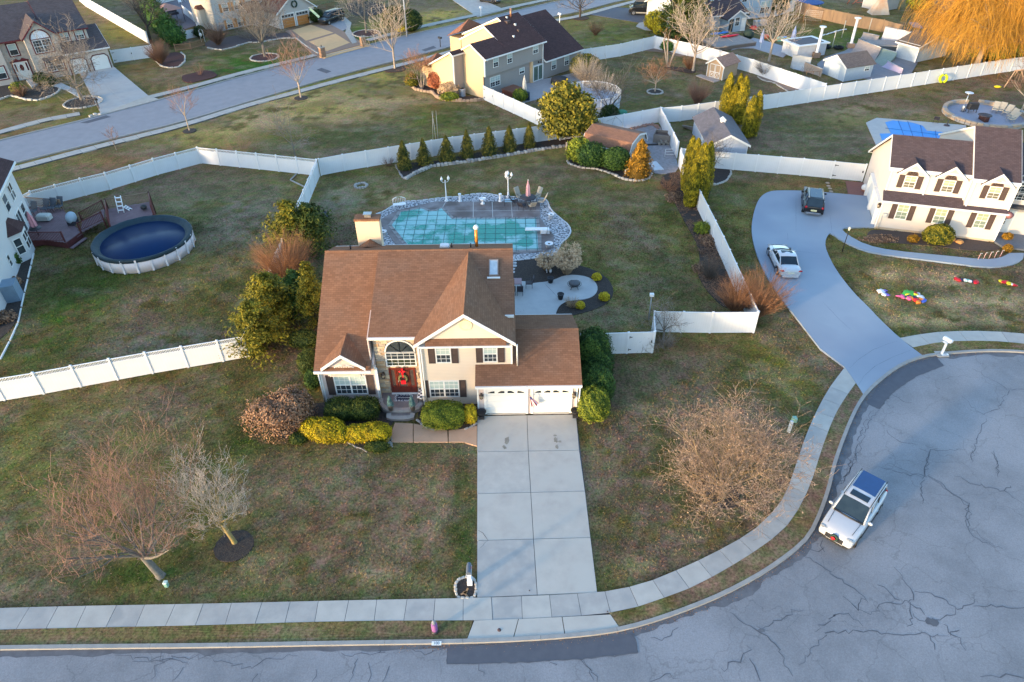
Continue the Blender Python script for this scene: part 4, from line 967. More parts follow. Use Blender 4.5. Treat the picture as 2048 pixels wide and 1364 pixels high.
T.window(FTl,1.5,3.4,1.15,2.45,2,4,2);T.window(FTl,7.15,8.2,1.6,2.4,2,2)
for u in (13.47,16.3):T.window(FT,u,u+1.0,.85,2.15,2,4)
q=MB(FT);q.box(9.6,9.72,-.06,.3,.1,2.2);q.box(11.58,11.7,-.06,.3,.1,2.2);q.box(9.6,11.7,-.062,.3,2.1,2.22);q.box(9.6,11.7,-.06,.3,.08,.2);q.box(10.6,10.7,-.05,.3,.2,2.1);sdo=q.build('sliding_door',trim,T.root)
MB(FT).box(9.7,11.6,-.02,.0,.2,2.1).build('pane',mat('green_glass',(.12,.17,.13),(.07,.10,.09),scale=1,rough=.08,spec=.7),sdo)
T.box('corner_trim',trim,11.5,11.62,-.07,.02,0,5.1);T.box('side_wall',tan_lit,9.3,9.58,-.02,.35,0,2.9)
T.mb().tube([(20.1,-.3,2.3),(20.05,-.05,0)],.06,6).build('downspout',trim,T.root)
q=T.mb();q.tube([(9.9,4.5,7.7),(9.9,4.5,9.0)],.13,8);q.build('flue_pipe',mat('copper_flue',(.42,.2,.12),metal=.5,rough=.4),T.root)
for p,s_ in (((8.6,3.9,7.5),.3),((9.4,3.2,7.1),.12),((9.0,2.2,6.6),.15),((7.4,1.6,6.2),.12),((9.2,4.6,7.8),.12)):T.box('roof_vent',trim if s_ < .14 else mat('vent_dark',(.09,.06,.055)),p[0]-s_,p[0]+s_,p[1]-s_,p[1]+s_,p[2]-.1,p[2]+.22)
for u in (.7,11.3):T.mb(FT).lathe([(.06,4.85),(.09,4.95),(.03,5.02)],(u,-.12),6).build('flood_light',trim,T.root)
T.mb().lathe([(.1,2.5),(.12,2.55),(.08,2.75)],(9.9+.7,-.1),6).build('wall_lantern',blackm,T.root)
#  white house, right
whm=mat('white_siding',(.60,.53,.475),(.57,.50,.45),scale=.6,rough=.65,pat='siding',bump=.004)
bshing=mat('charcoal_shingle',(.082,.060,.066),(.065,.05,.056),scale=1,rough=.95,pat='shingle',bump=.01,spec=.12)
W=House('white_house','white two-storey house with charcoal roof and three small pointed dormers, at right',33.36,56.98,-16.8)
W.block(whm,0,6.3,0,10.2,[(0,0),(0,2.9),(.6,3.3),(.6,5.45),(3.4,7.35),(10.2,3.4),(10.2,0)])
W.block(whm,6.3,9.75,0,13.5,[(0,0),(0,5.4),(4.7,8.3),(13.4,4.4),(13.4,0)])
W.block(whm,9.75,16,1.8,10.2,[(1.8,0),(1.8,5.3),(4.7,7.2),(10.2,4.6),(10.2,0)])
W.roofx(bshing,-.25,6.25,[(.62,5.66),(3.4,7.55),(10.9,3.05)],rake=(1,0));W.roofx(bshing,6.25,9.85,[(.03,5.62),(4.6,8.5),(13.8,4.4)],th=.16)
W.roofx(mat('blue_charcoal_shingle',(.05,.055,.075),rough=.95,pat='shingle'),9.852,16.3,[(1.4,5.3),(4.6,7.4),(10.6,4.4)])
W.mb().ext([(-.30,2.94),(.62,3.5),(.62,3.35),(-.30,2.80)],'x',-.15,6.32).build('pent_roof',bshing,W.root)
W.mb().ext([(-.34,2.94),(.0,3.14),(.0,3.0),(-.34,2.80)],'x',6.34,9.9).build('pent_roof',bshing,W.root)
W.box('fascia',trim,-.2,9.95,-.45,-.345,2.76,2.9)
W.box('foundation',mat('foundation',(.5,.38,.27),rough=.9),-.03,9.78,-.04,.2,-.05,.18)
F6,F00=W.face(0,.6,0),W.face(0,0,0)
for u,F,z0_ in ((1.2,F6,3.9),(4.25,F6,3.87),(7.68,F00,3.95)):
 W.window(F,u,u+.98,z0_,z0_+1.15,2,4,up=greenblind,lo=mat('dim_blind',(.16,.15,.11),rough=.15,spec=.6),shut=shutm,sw=.45)
 W.archwin(F,u+.49,z0_+1.18,.49,spokes=4,fm=mat('arch_brown',(.16,.11,.09)),gm=mat('arch_dark',(.07,.05,.045),rough=.2))
 uc=u+.49;y0_=.6 if F is F6 else 0.0;ze=5.5
 W.block(whm,uc-.95,uc+.95,y0_-.006,y0_+1.2,[(uc-.95,ze-.5),(uc-.95,ze-.05),(uc,ze+.75),(uc+.95,ze-.05),(uc+.95,ze-.5)],'y','dormer_wall')
 W.roofy(bshing,y0_-.28,y0_+1.9,[(uc-1.25,ze-.22),(uc,ze+.86),(uc+1.25,ze-.22)],th=.1)
for u in (1.28,4.36,7.62):W.window(F00,u,u+.98,1.15,2.62,2,4,up=greenblind,lo=mat('green_dim',(.20,.25,.20),rough=.15,spec=.6),shut=shutm,sw=.45)
for a_ in ((3.0,3.1,.5,.6,3.4,5.3),(-.05,.03,.52,.62,3.5,5.4),(6.2,6.3,.4,.6,3.4,5.3),(6.42,6.52,-.1,0,3.1,5.3),(-.06,.04,-.06,.03,.15,2.8),(9.7,9.8,-.07,.03,.15,5.3)):W.box('corner_trim',trim,*a_)
for a_ in ((-.25,.7,.48,.6,5.36,5.5),(2.75,3.75,.48,.6,5.36,5.5),(5.8,6.25,.48,.6,5.36,5.5),(6.25,7.2,-.12,-.01,5.32,5.46),(9.2,9.85,-.12,-.01,5.32,5.46)):W.box('gutter',trim,*a_)
FS=W.face(0,10.2,-90)
for a_,b_ in ((3.5,6.2),(6.75,9.5)):
 q=MB(FS);q.box(a_-.2,a_,-.30,.02,0,2.3);q.box(b_,b_+.2,-.30,.02,0,2.3);q.box(a_-.2,b_+.2,-.30,.02,2.2,2.4);q.build('garage_casing',trim,W.root)
 q=MB(FS)
 for r in range(4):q.box(a_,b_,-.05,0,.05+r*.53,.05+(r+1)*.53-.02)
 q.build('garage_door',garm,W.root)
lantern(W,FS,3.1,2.1,1.2);lantern(W,FS,9.85,2.1,1.2)
q=W.mb();q.tube([(.25,-.12,1.3),(.25,-.12,.1)],.04,6);q.box(.3,.62,-.2,0,1.2,1.6);q.build('utility_meter',mat('meter_grey',(.5,.5,.48)),W.root)
FE2=W.face(0,1.8,0)
W.window(FE2,9.95,12.2,3.3,4.7,6,5,up=glassm);W.archwin(FE2,11.07,4.72,1.1,spokes=6)
q=MB(FE2);q.box(10.1,11.2,-.05,0,.2,2.35);dd=q.build('door',garm,W.root);q=MB(FE2)
for k in range(3):q.box(10.55,10.62,-.07,-.05,1.0+k*.4,1.3+k*.4)
q.build('pane',glassm,dd);W.box('awning',mat('dark_awning',(.05,.05,.06)),9.8,13,1.2,1.75,2.75,2.95)
W.mb().prism([(9.8,1.8),(9.8,-.2),(10.2,-.9),(13.5,-1.2),(13.5,1.8)],0,.16).build('porch_floor',mat('slate_porch',(.16,.17,.20),(.11,.12,.14),scale=4,rough=.8),W.root)
W.mb().ball((9.95,-.2,2.75),(.32,.32,.26),10,6,.2).build('hanging_basket',mat('basket_flowers',(.10,.05,.05),(.30,.12,.12),scale=20),W.root)
#  stone-front house, top left
stw=mat('fieldstone_wall',(.44,.38,.33),(.32,.30,.28),scale=2.2,rough=.9,detail=2,contrast=.12,bump=.03,bscale=3,c3=(.5,.42,.36),s3=1.4)
pinkm=mat('pinkish_stucco',(.50,.43,.38),(.46,.40,.36),scale=.5,rough=.85)
redt=mat('dark_red_trim',(.13,.018,.028),(.10,.015,.022),rough=.5)
gshing=mat('grey_shingle',(.105,.085,.088),(.085,.07,.074),scale=1,rough=.95,pat='shingle',bump=.01,spec=.1)
L_=House('stone_house','grey-roofed house with dark red window trim and fieldstone front, at top left',-59.84,110.0,38)
L_.block(pinkm,-6.0,0,0,7,[(0,0),(0,2.95),(4.4,5.15),(7,4),(7,0)])
L_.block(pinkm,-10,-1.6,1.9,11,[(1.9,0),(1.9,5.55),(7.5,8.7),(11,6.8),(11,0)])
L_.block(stw,-13.1,-9.9,2.0,11,[(2.0,0),(2.0,5.3),(7.5,8.4),(11,6.6),(11,0)])
L_.block(pinkm,-20,-13.1,.9,11,[(.9,0),(.9,5.2),(7.5,8.4),(11,6.6),(11,0)])
L_.block(stw,-9.95,-5.85,.15,7,[(-9.95,0),(-9.95,5.7),(-7.95,7.6),(-5.85,5.7),(-5.85,0)],'y')
L_.roofx(gshing,-6.0,.3,[(-.3,3.02),(4.5,5.4),(7.3,4)],tm=trim)
L_.roofx(gshing,-6.9,-1.35,[(1.5,5.65),(7.5,9.1),(11.4,6.8)],tm=redt);L_.roofx(gshing,-21,-6.905,[(1.5,5.45),(7.5,8.95),(11.4,6.7)],tm=redt)
L_.roofy(gshing,-.15,7.0,[(-10.25,5.65),(-7.95,7.85),(-5.6,5.65)],tm=redt)
q=L_.mb();q.add([(-10.26,-.14,5.66),(-10.26,2.1,5.66),(-7.97,5.6,7.86),(-7.97,-.14,7.86)],[(0,3,2,1)]);
L_.mb().ext([(.14,2.85),(-.5,2.6),(-.5,2.5),(.14,2.7)],'x',-8.7,-5.9).build('pent_roof',gshing,L_.root)
FL0=L_.face(0,0.14,0);FL2=L_.face(0,1.9,0);FLg=L_.face(0,0,0);FLs=L_.face(0,2.0,0)
L_.window(FLs,-12.1,-11.0,3.4,4.95,1,2,outer=redt);L_.window(L_.face(0,.88,0),-14.9,-13.6,.9,2.5,1,2,outer=redt)
for a_,b_ in ((-5.2,-4.1),(-3.2,-2.1)):L_.window(FL2,a_,b_,4.15,5.4,3,4,outer=redt)
L_.window(FL0,-9.1,-6.8,3.6,5.3,3,4,2,outer=redt,up=glassm)
L_.archwin(FL0,-7.95,5.35,1.15,spokes=1,gm=mat('arch_panel',(.7,.72,.78)));q=MB(FL0);q.tube([(-7.95+1.25*math.cos(math.pi*i/16),-.04,5.35+1.25*math.sin(math.pi*i/16)) for i in range(17)],.09,6);q.build('window_trim',redt,L_.root)
L_.window(FL0,-8.5,-6.3,.9,2.45,3,4,2,outer=redt,up=glassm)
q=MB(FLs);q.box(-12.5,-12.35,-.08,0,.1,2.5);q.box(-10.45,-10.3,-.08,0,.1,2.5);q.box(-12.6,-10.2,-.1,0,2.5,2.68)
q.add([(-12.5,-.1,2.68),(-11.7,-.1,3.0),(-11.45,-.1,2.75),(-11.2,-.1,2.75),(-10.95,-.1,3.0),(-10.3,-.1,2.68)],[(0,5,4,3,2,1)]);q.build('door_surround',redt,L_.root)
q=MB(FLs);q.box(-12.33,-10.47,-.05,0,.1,2.48);dd=q.build('door',garm,L_.root);q=MB(FLs);q.ball((-11.4,-.05,1.7),(.26,.03,.45),10,6);q.box(-12.2,-12.0,-.07,-.05,1.2,2.3);q.box(-10.8,-10.6,-.07,-.05,1.2,2.3);q.build('door_glass',mat('red_glass',(.10,.02,.03),rough=.2),dd)
for a_,b_ in ((-2.72,-.2),(-5.75,-3.2)):
 q=MB(FLg);o_=[(a_,.05),(a_,1.75),(a_+.45,2.2),(b_-.45,2.2),(b_,1.75),(b_,.05)];i_=[(a_+.14,.05),(a_+.14,1.7),(a_+.5,2.07),(b_-.5,2.07),(b_-.14,1.7),(b_-.14,.05)]
 for k in range(5):
  qq=[o_[k],o_[k+1],i_[k+1],i_[k]];q.add([(u_,-.06,z_) for u_,z_ in qq]+[(u_,0,z_) for u_,z_ in qq],[(0,1,2,3),(3,2,1,0),(0,1,5,4),(2,3,7,6)])
 q.build('garage_casing',redt,L_.root);q=MB(FLg);q.add([(u_,-.03,z_) for u_,z_ in i_],[tuple(range(5,-1,-1))])
 for r in range(4):q.box(a_+.2,b_-.2,-.045,-.032,.12+r*.42,.12+r*.42+.36) if r < 3 else None
 q.build('garage_door',garm,L_.root)
#  cream house with orange shutters, top
crm=mat('shaded_pale_siding',(.42,.40,.385),(.39,.375,.36),scale=.6,rough=.7,pat='siding');crl=mat('sunlit_pale_siding',(.55,.47,.38),(.51,.44,.36),scale=.6,rough=.75)  # shaded front and sunlit side of one siding, painted as two tones
orw=mat('orange_wood',(.50,.20,.055),(.40,.16,.045),scale=2,rough=.6);rbr=mat('redbrown_shingle',(.13,.055,.04),(.10,.045,.035),rough=.9,pat='shingle')
Mh=House('orange_shutter_house','pale house with orange-brown shutters and two orange garage doors under a wreath, at top',-35.46,135.93,45)
Mh.block(crm,-6.3,.9,0,9,[(-6.3,0),(-6.3,2.7),(-2.7,5.3),(.9,2.7),(.9,0)],'y')
Mh.roofy(rbr,-.3,9.2,[(-6.8,2.55),(-2.7,5.5),(1.4,2.55)])
Mh.box('wall',crm,-14.8,1.5,6.5,15,0,6.6);Mh.mb().ext([(6.6,.0),(6.6,6.5),(10.8,9.5),(15,6.5),(15,0)],'x',-14.86,-14.803).build('lit_side_siding',crl,Mh.root)
Mh.roofx(rbr,-15.2,1.8,[(6.1,6.5),(10.8,9.7),(15.4,6.5)])
Mh.roofx(rbr,-9.8,-6.4,[(3.9,2.6),(6.5,3.9),(6.6,3.9)],name='porch_roof');Mh.box('wall',crm,-8.2,-6.3,4.3,6.5,0,2.6)
Mh.box('chimney',crl,-15.8,-14.87,9.6,11.0,0,3.3);q=Mh.mb();q.ext([(9.4,3.3),(10.3,3.9),(11.2,3.3)],'x',-16.0,-14.87);q.build('chimney_roof',rbr,Mh.root)
FM=Mh.face(0,6.48,0);FMg=Mh.face(0,0,0)
for a_ in (-13.1,-10.9,-8.6):Mh.window(FM,a_,a_+1.15,2.95 if a_ > -9 else 2.9,4.25,2,4,shut=orw,sw=.42)
Mh.window(FM,-6.9,-4.3,3.4,4.7,2,4,2)
for a_ in (-12.9,-10.9):Mh.window(FM,a_,a_+1.1,.2,1.6,2,4,shut=orw,sw=.4)
Mh.window(Mh.face(0,4.28,0),-8.1,-6.5,.7,2.0,2,4,2)
for a_,b_ in ((-5.75,-3.35),(-2.85,-.45)):
 q=MB(FMg);q.box(a_-.15,a_-.004,-.08,0,0,2.15);q.box(b_+.004,b_+.15,-.08,0,0,2.15);q.box(a_-.15,b_+.15,-.082,0,2.15,2.3);q.build('garage_casing',trim,Mh.root)
 q=MB(FMg);[q.box(a_,b_,-.04,0,.03+r*.5,.5+r*.5) for r in range(3)];q.build('garage_door',orw,Mh.root)
 q=MB(FMg);[q.box(a_+(b_-a_)*k/4+.08,a_+(b_-a_)*(k+1)/4-.08,-.045,0,1.72,2.05) for k in range(4)];q.build('garage_window',glassm,Mh.root)
q=MB(FMg);q.tube([(-2.9+.5*math.cos(2*math.pi*i/20),-.12,3.55+.5*math.sin(2*math.pi*i/20)) for i in range(21)],.13,6);q.build('wreath',mat('wreath_green',(.012,.03,.025),(.03,.06,.04),scale=12),Mh.root)
#  light blue house, top right
blm=mat('light_blue_siding',(.36,.44,.52),(.33,.40,.48),scale=.6,rough=.7,pat='siding');blw=mat('pale_wall',(.62,.60,.58),rough=.7)
Bh=House('light_blue_house','light blue two-storey house with a dark low wing and skylights, at top right',34.64,126.6,22)
Bh.block(blm,0,6.6,0,7,[(0,0),(0,2.6),(5.5,4.9),(7,4.4),(7,0)])
Bh.roofx(bshing,-.5,6.9,[(-.5,2.45),(5.5,5.0),(7,5.0)])
Bh.box('wall',blm,6.7,15.4,4,14,0,6.5);Bh.box('wall',blw,6.64,6.697,4.05,14,0,6.5);Bh.box('chimney',blw,-1.1,-.1,2.5,4.2,0,7.5)
Bh.block(blm,1.6,5.2,-2.2,0,[(1.6,0),(1.6,2.2),(3.4,3.3),(5.2,2.2),(5.2,0)],'y');Bh.roofy(bshing,-2.5,2.2,[(1.2,2.1),(3.4,3.45),(5.6,2.1)])
for k in range(3): 
 M_=Tz((1.6+k*1.5,3.6,4.18)) @ Matrix.Rotation(math.atan(.42),4,'X');Bh.mb(M_).box(-.3,.3,-.6,.6,0,.12).build('skylight',mat('skylight_white',(.62,.66,.68)),Bh.root)
FB=Bh.face(0,4,0);[Bh.window(FB,a_,a_+1.1,z_,z_+1.4,2,3) for a_,z_ in ((8.6,2.9),(11.5,3.0),(9.9,.5))];Bh.window(FB,12.9,15.0,.6,2.7,2,3,2)
Bp=Bh.face(0,-2.2,0);Bh.window(Bp,2.9,3.8,.9,2.3,2,3,lo=glassm,up=glassm);q=MB(Bp);q.box(1.75,2.6,-.04,0,.1,2.1);q.build('door',glassm,Bh.root);q=MB(Bp);q.box(4.2,5.1,-.05,0,0,2.1);q.build('screen_door',trim,Bh.root)
Bh.block(blw,-5.6,-1.6,1.5,12,[(1.5,0),(1.5,3),(6.7,5.2),(12,3),(12,0)],name='garage_wall');Bh.roofx(bshing,-6.0,-1.3,[(1.1,2.9),(6.7,5.4),(12.4,2.9)],name='garage_roof')
#  house at the left edge (only its right wall is in the picture)
lgm=mat('pale_left_siding',(.52,.52,.53),(.49,.49,.51),scale=.6,rough=.7,pat='siding')
a_=110;Dh=House('left_edge_house','pale house at the left edge with a bay window beside the purple deck',-39.9,45.5,a_)
Dh.box('wall',lgm,-2.5,15.6,0,9,0,6.0)
Dh.mb().ext([(-.45,5.95),(4.5,8.6),(9.4,5.95),(4.5,8.4)],'x',-3,16.0).build('roof',dshing,Dh.root) if False else Dh.roofx(dshing,-3,16.0,[(-.45,5.95),(4.5,8.6),(9.4,5.95)])
FD=Dh.face(0,0,0)
for u,z_ in ((12.6,3.5),(10.2,3.5)):Dh.window(FD,u,u+1.3,z_,z_+1.5,1,2,2 if u > 12 else 1,up=glassm)
q=MB(FD);q.box(11.3,11.45,-.06,0,.7,2.8);q.box(12.85,13.0,-.06,0,.7,2.8);q.box(11.3,13.0,-.062,0,2.75,2.88);q.box(12.1,12.2,-.05,0,.7,2.75);o=q.build('sliding_door',trim,Dh.root);MB(FD).box(11.42,12.88,-.02,0,.72,2.76).build('pane',glassm,o)
Dh.window(FD,13.5,14.6,1.0,2.7,1,2,up=glassm);Dh.window(FD,5.2,5.9,.9,2.0,1,2,up=glassm)
by=[(7.6,0),(8.3,-.75),(10.0,-.75),(10.7,0)]
Dh.mb().prism(by,0,2.6).build('bay_wall',lgm,Dh.root)
q=Dh.mb();q.add([(7.4,.02,2.6),(8.2,-.95,2.6),(10.1,-.95,2.6),(10.9,.02,2.6),(8.8,.02,3.5),(9.6,.02,3.5)],[(0,1,4),(1,2,5,4),(2,3,5),(3,2,1,0)]);q.build('bay_roof',dshing,Dh.root)
for (x1_,y1_),(x2_,y2_) in zip(by,by[1:]):
 an=math.degrees(math.atan2(y2_-y1_,x2_-x1_));Lw=math.hypot(x2_-x1_,y2_-y1_)
 Dh.window(Dh.face(x1_,y1_,an),.15,Lw-.15,.7,2.2,1,2,1 if Lw < 1.3 else 2,up=glassm)
Dh.box('bulkhead',mat('blue_bulkhead',(.18,.25,.33)),1.0,2.3,-1.0,0,0,1.5)
#  vegetation
def leafmat(name,a,b,rough=.7):return mat(name,a,b,rough=rough,tint=True,spec=.2)
LM={
 'yew':leafmat('yew_leaf',(.014,.032,.008),(.09,.105,.014)),
 'dark':leafmat('dark_leaf',(.010,.026,.006),(.045,.065,.014)),
 'holly':leafmat('holly_leaf',(.010,.035,.009),(.075,.13,.022)),
 'hollyy':leafmat('holly_yellow_leaf',(.04,.07,.01),(.26,.28,.025)),
 'gold':leafmat('golden_leaf',(.09,.08,.006),(.66,.48,.015)),
 'brightgold':leafmat('bright_gold_leaf',(.25,.18,.01),(.78,.58,.03)),
 'arb':leafmat('arborvitae_leaf',(.05,.055,.004),(.40,.30,.014)),
 'rowcone':leafmat('row_conifer_leaf',(.022,.034,.008),(.22,.17,.022)),
 'rust':leafmat('rust_leaf',(.10,.055,.006),(.46,.22,.018)),
 'goldpine':leafmat('golden_pine_leaf',(.014,.034,.006),(.25,.205,.016)),
 'big':leafmat('magnolia_leaf',(.035,.045,.008),(.30,.24,.025)),
 'green':leafmat('green_leaf',(.02,.06,.012),(.09,.17,.03)),
 'dry':leafmat('dry_leaf',(.11,.06,.04),(.38,.22,.13)),
 'drypink':leafmat('dry_head',(.20,.12,.10),(.50,.36,.26)),
 'straw':leafmat('straw',(.28,.18,.10),(.66,.46,.29)),
 'redleaf':leafmat('red_shrub_leaf',(.18,.05,.025),(.50,.16,.07)),
}
TW={
 'tan':leafmat('tan_twig',(.15,.105,.078),(.35,.25,.185)),
 'brown':leafmat('brown_twig',(.10,.06,.045),(.27,.16,.115)),
 'grey':leafmat('grey_twig',(.14,.115,.10),(.28,.23,.19)),
 'dark':leafmat('dark_twig',(.075,.06,.05),(.17,.14,.115)),
 'orange':leafmat('orange_twig',(.13,.065,.035),(.40,.20,.11)),
 'red':leafmat('red_twig',(.16,.09,.07),(.34,.19,.14)),
 'willow':leafmat('willow_twig',(.20,.10,.025),(.70,.34,.04)),
 'pale':leafmat('pale_twig',(.30,.24,.20),(.52,.42,.33)),
}
bark={'tan':mat('tan_bark',(.24,.17,.09),(.13,.10,.06),scale=6,bump=.02,rough=.95),'grey':mat('grey_bark',(.20,.18,.155),(.10,.09,.08),scale=6,bump=.02,rough=.95),
 'lich':mat('lichen_bark',(.34,.24,.07),(.20,.16,.09),scale=4,bump=.02,rough=.95),'dark':mat('dark_bark',(.08,.065,.055),(.05,.04,.035),scale=6,bump=.02,rough=.95),'pale':mat('pale_bark',(.42,.34,.27),(.27,.21,.17),scale=6,rough=.9)}
def cards(P,Nrm,size,asp=.45,r=rng,droop=0.0):
 "quads at P facing roughly along Nrm; returns V,F"
 n=len(P);d=Nrm+r.normal(0,.55,(n,3));d /= np.linalg.norm(d,axis=1)[:,None]+1e-9
 t=r.normal(0,1,(n,3));t[:,2] -= droop;t -= (t*d).sum(1)[:,None]*d;t /= np.linalg.norm(t,axis=1)[:,None]+1e-9
 b=np.cross(d,t);s=size*r.uniform(.6,1.35,(n,1))
 c=[P+t*s,P+b*s*asp,P-t*s*.8,P-b*s*asp]
 V=np.stack(c,1).reshape(-1,3);F=np.arange(n*4).reshape(-1,4);return V,F
def join(parts):
 V=[];F=[];T=[];o=0
 for v,f,t in parts:V.append(v);F.append(f+o);T.append(t);o += len(v)
 return np.concatenate(V),np.concatenate(F),np.concatenate(T)
def lowsphere(c,r,e=2,nu=14,nv=9):
 u=np.linspace(0,2*np.pi,nu,endpoint=False);v=np.linspace(-np.pi/2+.08,np.pi/2-.08,nv)
 U,Vv=np.meshgrid(u,v,indexing='ij');D=np.stack([np.cos(U)*np.cos(Vv),np.sin(U)*np.cos(Vv),np.sin(Vv)],-1).reshape(-1,3)
 k=(np.abs(D)**e).sum(1)**(-1/e);P=np.array(c)+D*k[:,None]*np.array(r)
 F=[(i*nv+j,((i+1) % nu)*nv+j,((i+1) % nu)*nv+j+1,i*nv+j+1) for i in range(nu) for j in range(nv-1)]
 return P,np.array(F)
def blobleaves(ells,N,size,e=2,lump=.16,core=.86,floor=.03,asp=.45,droop=0,shell=.2):
 parts=[];vol=[((a[3]*a[4]+a[4]*a[5]+a[3]*a[5])) for a in ells];tot=sum(vol)
 for a,w_ in zip(ells,vol):
  n=int(N*w_/tot);D=rng.normal(0,1,(n,3));D /= np.linalg.norm(D,axis=1)[:,None]
  D[:,2]=np.where(D[:,2] < -.5,-D[:,2],D[:,2])
  k=(np.abs(D)**e).sum(1)**(-1/e)
  lum=noise2(D[:,0]*3+D[:,2]*2+a[0]*7,D[:,1]*3-D[:,2]*1.5+a[1]*5,.8,int(abs(a[3])*100),3)-.5
  rr=(1+lum*lump*2.2)*(1-shell*rng.random(n)**2)*np.where(rng.random(n) < .06,1+.10*rng.random(n),1)
  P=np.array(a[:3])+D*(k*rr)[:,None]*np.array(a[3:]);Nn=D/np.array(a[3:]);Nn /= np.linalg.norm(Nn,axis=1)[:,None]
  ok=P[:,2] > floor;P=P[ok];Nn=Nn[ok]
  V,F=cards(P,Nn,size,asp,droop=droop)
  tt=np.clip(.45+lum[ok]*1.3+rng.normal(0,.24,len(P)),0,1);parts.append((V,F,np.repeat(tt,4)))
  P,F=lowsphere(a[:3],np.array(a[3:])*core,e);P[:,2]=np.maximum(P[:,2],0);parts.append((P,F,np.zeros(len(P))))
 return join(parts)
def plant_root(name,label,p,cat,group=None):return thing(name,p,label,cat,0,group)
def stems_mb(ells,n=5,r=.03):
 b=MB()
 for i in range(n):
  a=ells[i % len(ells)];b.tube([(a[0]*.5+rnd.uniform(-.1,.1),a[1]*.5+rnd.uniform(-.1,.1),0),(a[0]+rnd.uniform(-.2,.2)*a[3],a[1]+rnd.uniform(-.2,.2)*a[4],a[2])],[r,r*.5],5)
 return b
def shrub(label,px,py,ells,N,size,kind,e=2,cat='shrub',name='shrub',group=None,lump=.16,asp=.45,stem=True,core=.86,shell=.2):
 p=G(px,py);root=plant_root(name,label,p,cat,group)
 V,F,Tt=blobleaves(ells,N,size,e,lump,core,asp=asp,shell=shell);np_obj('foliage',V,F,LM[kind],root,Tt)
 if stem:stems_mb(ells).build('stem',bark['dark'],root)
 return root
# --- conifers
def coneleaves(h,R,N,size,power=.85,z0=.15,tiers=0,bulge=0,droop=1.2,lump=.2,cx=0,cy=0,asp=.35):
 u=rng.random(N)**.75 if not bulge else rng.random(N)
 hh=1-(1-u) if False else u
 prof=(1-hh)**power if not bulge else np.sin(np.pi*np.clip(hh*.86+.14,0,1))**.55*(1-.25*hh)
 az=rng.uniform(0,2*np.pi,N);lum=noise2(az*1.2*R+5,hh*h*2,.7,int(h*10+R*7),3)-.5
 t=1-.25*rng.random(N)**2
 if tiers:t *= .82+.3*(1-((hh*tiers) % 1))
 rr=R*prof*t*(1+lum*lump*2.5)+.02
 P=np.stack([cx+np.cos(az)*rr,cy+np.sin(az)*rr,z0+hh*(h-z0)],1)
 Nn=np.stack([np.cos(az),np.sin(az),np.full(N,.45)],1)
 V,F=cards(P,Nn,size,asp,droop=droop)
 tt=np.clip(.42+lum*1.5+rng.normal(0,.25,N),0,1)
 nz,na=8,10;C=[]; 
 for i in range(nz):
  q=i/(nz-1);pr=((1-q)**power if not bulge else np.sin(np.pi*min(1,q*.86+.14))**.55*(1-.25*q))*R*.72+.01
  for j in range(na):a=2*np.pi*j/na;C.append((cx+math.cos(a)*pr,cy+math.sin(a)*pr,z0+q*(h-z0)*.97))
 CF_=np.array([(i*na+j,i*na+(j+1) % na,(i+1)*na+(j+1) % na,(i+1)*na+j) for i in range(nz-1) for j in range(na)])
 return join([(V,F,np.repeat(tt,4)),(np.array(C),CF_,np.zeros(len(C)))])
def conifer(label,px,py,h,R,N,size,kind,power=.85,tiers=0,bulge=0,group=None,name='conifer',cat='conifer',droop=1.2,lump=.2,asp=.35):
 root=plant_root(name,label,G(px,py),cat,group)
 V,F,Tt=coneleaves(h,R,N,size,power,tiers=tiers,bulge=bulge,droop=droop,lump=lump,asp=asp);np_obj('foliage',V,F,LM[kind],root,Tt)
 MB().tube([(0,0,-.05),(0,0,h*.6)],[.05+h*.012,.02],6).build('trunk',bark['dark'],root)
 return root
def sprays(h,R,nb,per,size,z0=.3,up=.25,irr=.35,leanx=0,leany=0,power=.7,droopy=.25):
 "loose evergreen: separate boughs that carry leaf cards along them"
 parts=[];segs=[]
 for i in range(nb):
  q=rnd.random()**.8;z=z0+q*(h-z0)*.97;az=rnd.uniform(0,2*math.pi);L=R*((1-q)**power*.95+.10)*rnd.uniform(1-irr,1+irr)
  bx,by=leanx*q,leany*q;dz=up*L*rnd.uniform(.4,1.4)
  n=per;t=rng.random(n)**.6;wd=.22*L*(1-.35*t)
  x=bx+math.cos(az)*L*t;y=by+math.sin(az)*L*t;zz=z+dz*t-droopy*L*t*t
  P=np.stack([x,y,zz],1)+rng.normal(0,1,(n,3))*np.stack([wd,wd,wd*.45],1)
  Nn=np.tile([math.cos(az)*.35,math.sin(az)*.35,.9],(n,1))
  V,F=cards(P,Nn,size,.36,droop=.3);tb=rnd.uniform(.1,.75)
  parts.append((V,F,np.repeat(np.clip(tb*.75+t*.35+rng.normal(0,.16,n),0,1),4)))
  segs.append((bx,by,z,bx+math.cos(az)*L*.85,by+math.sin(az)*L*.85,z+dz*.85-droopy*L*.7))
 return join(parts),segs
def bough_tree(label,px,py,h,R,nb,per,size,kind,name='evergreen_tree',cat='tree',group=None,bk='dark',**kw):
 root=plant_root(name,label,G(px,py),cat,group)
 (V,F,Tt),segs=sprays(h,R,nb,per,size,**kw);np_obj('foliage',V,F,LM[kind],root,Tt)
 b=MB();b.tube([(0,0,-.05),(kw.get('leanx',0)*.5,kw.get('leany',0)*.5,h*.5),(kw.get('leanx',0)*.95,kw.get('leany',0)*.95,h*.95)],[.05+h*.018,.03+h*.01,.02],7)
 for s_ in segs[:40]:b.tube([s_[:3],s_[3:]],[.025,.008],4,cap=False)
 b.build('trunk',bark[bk],root);return root
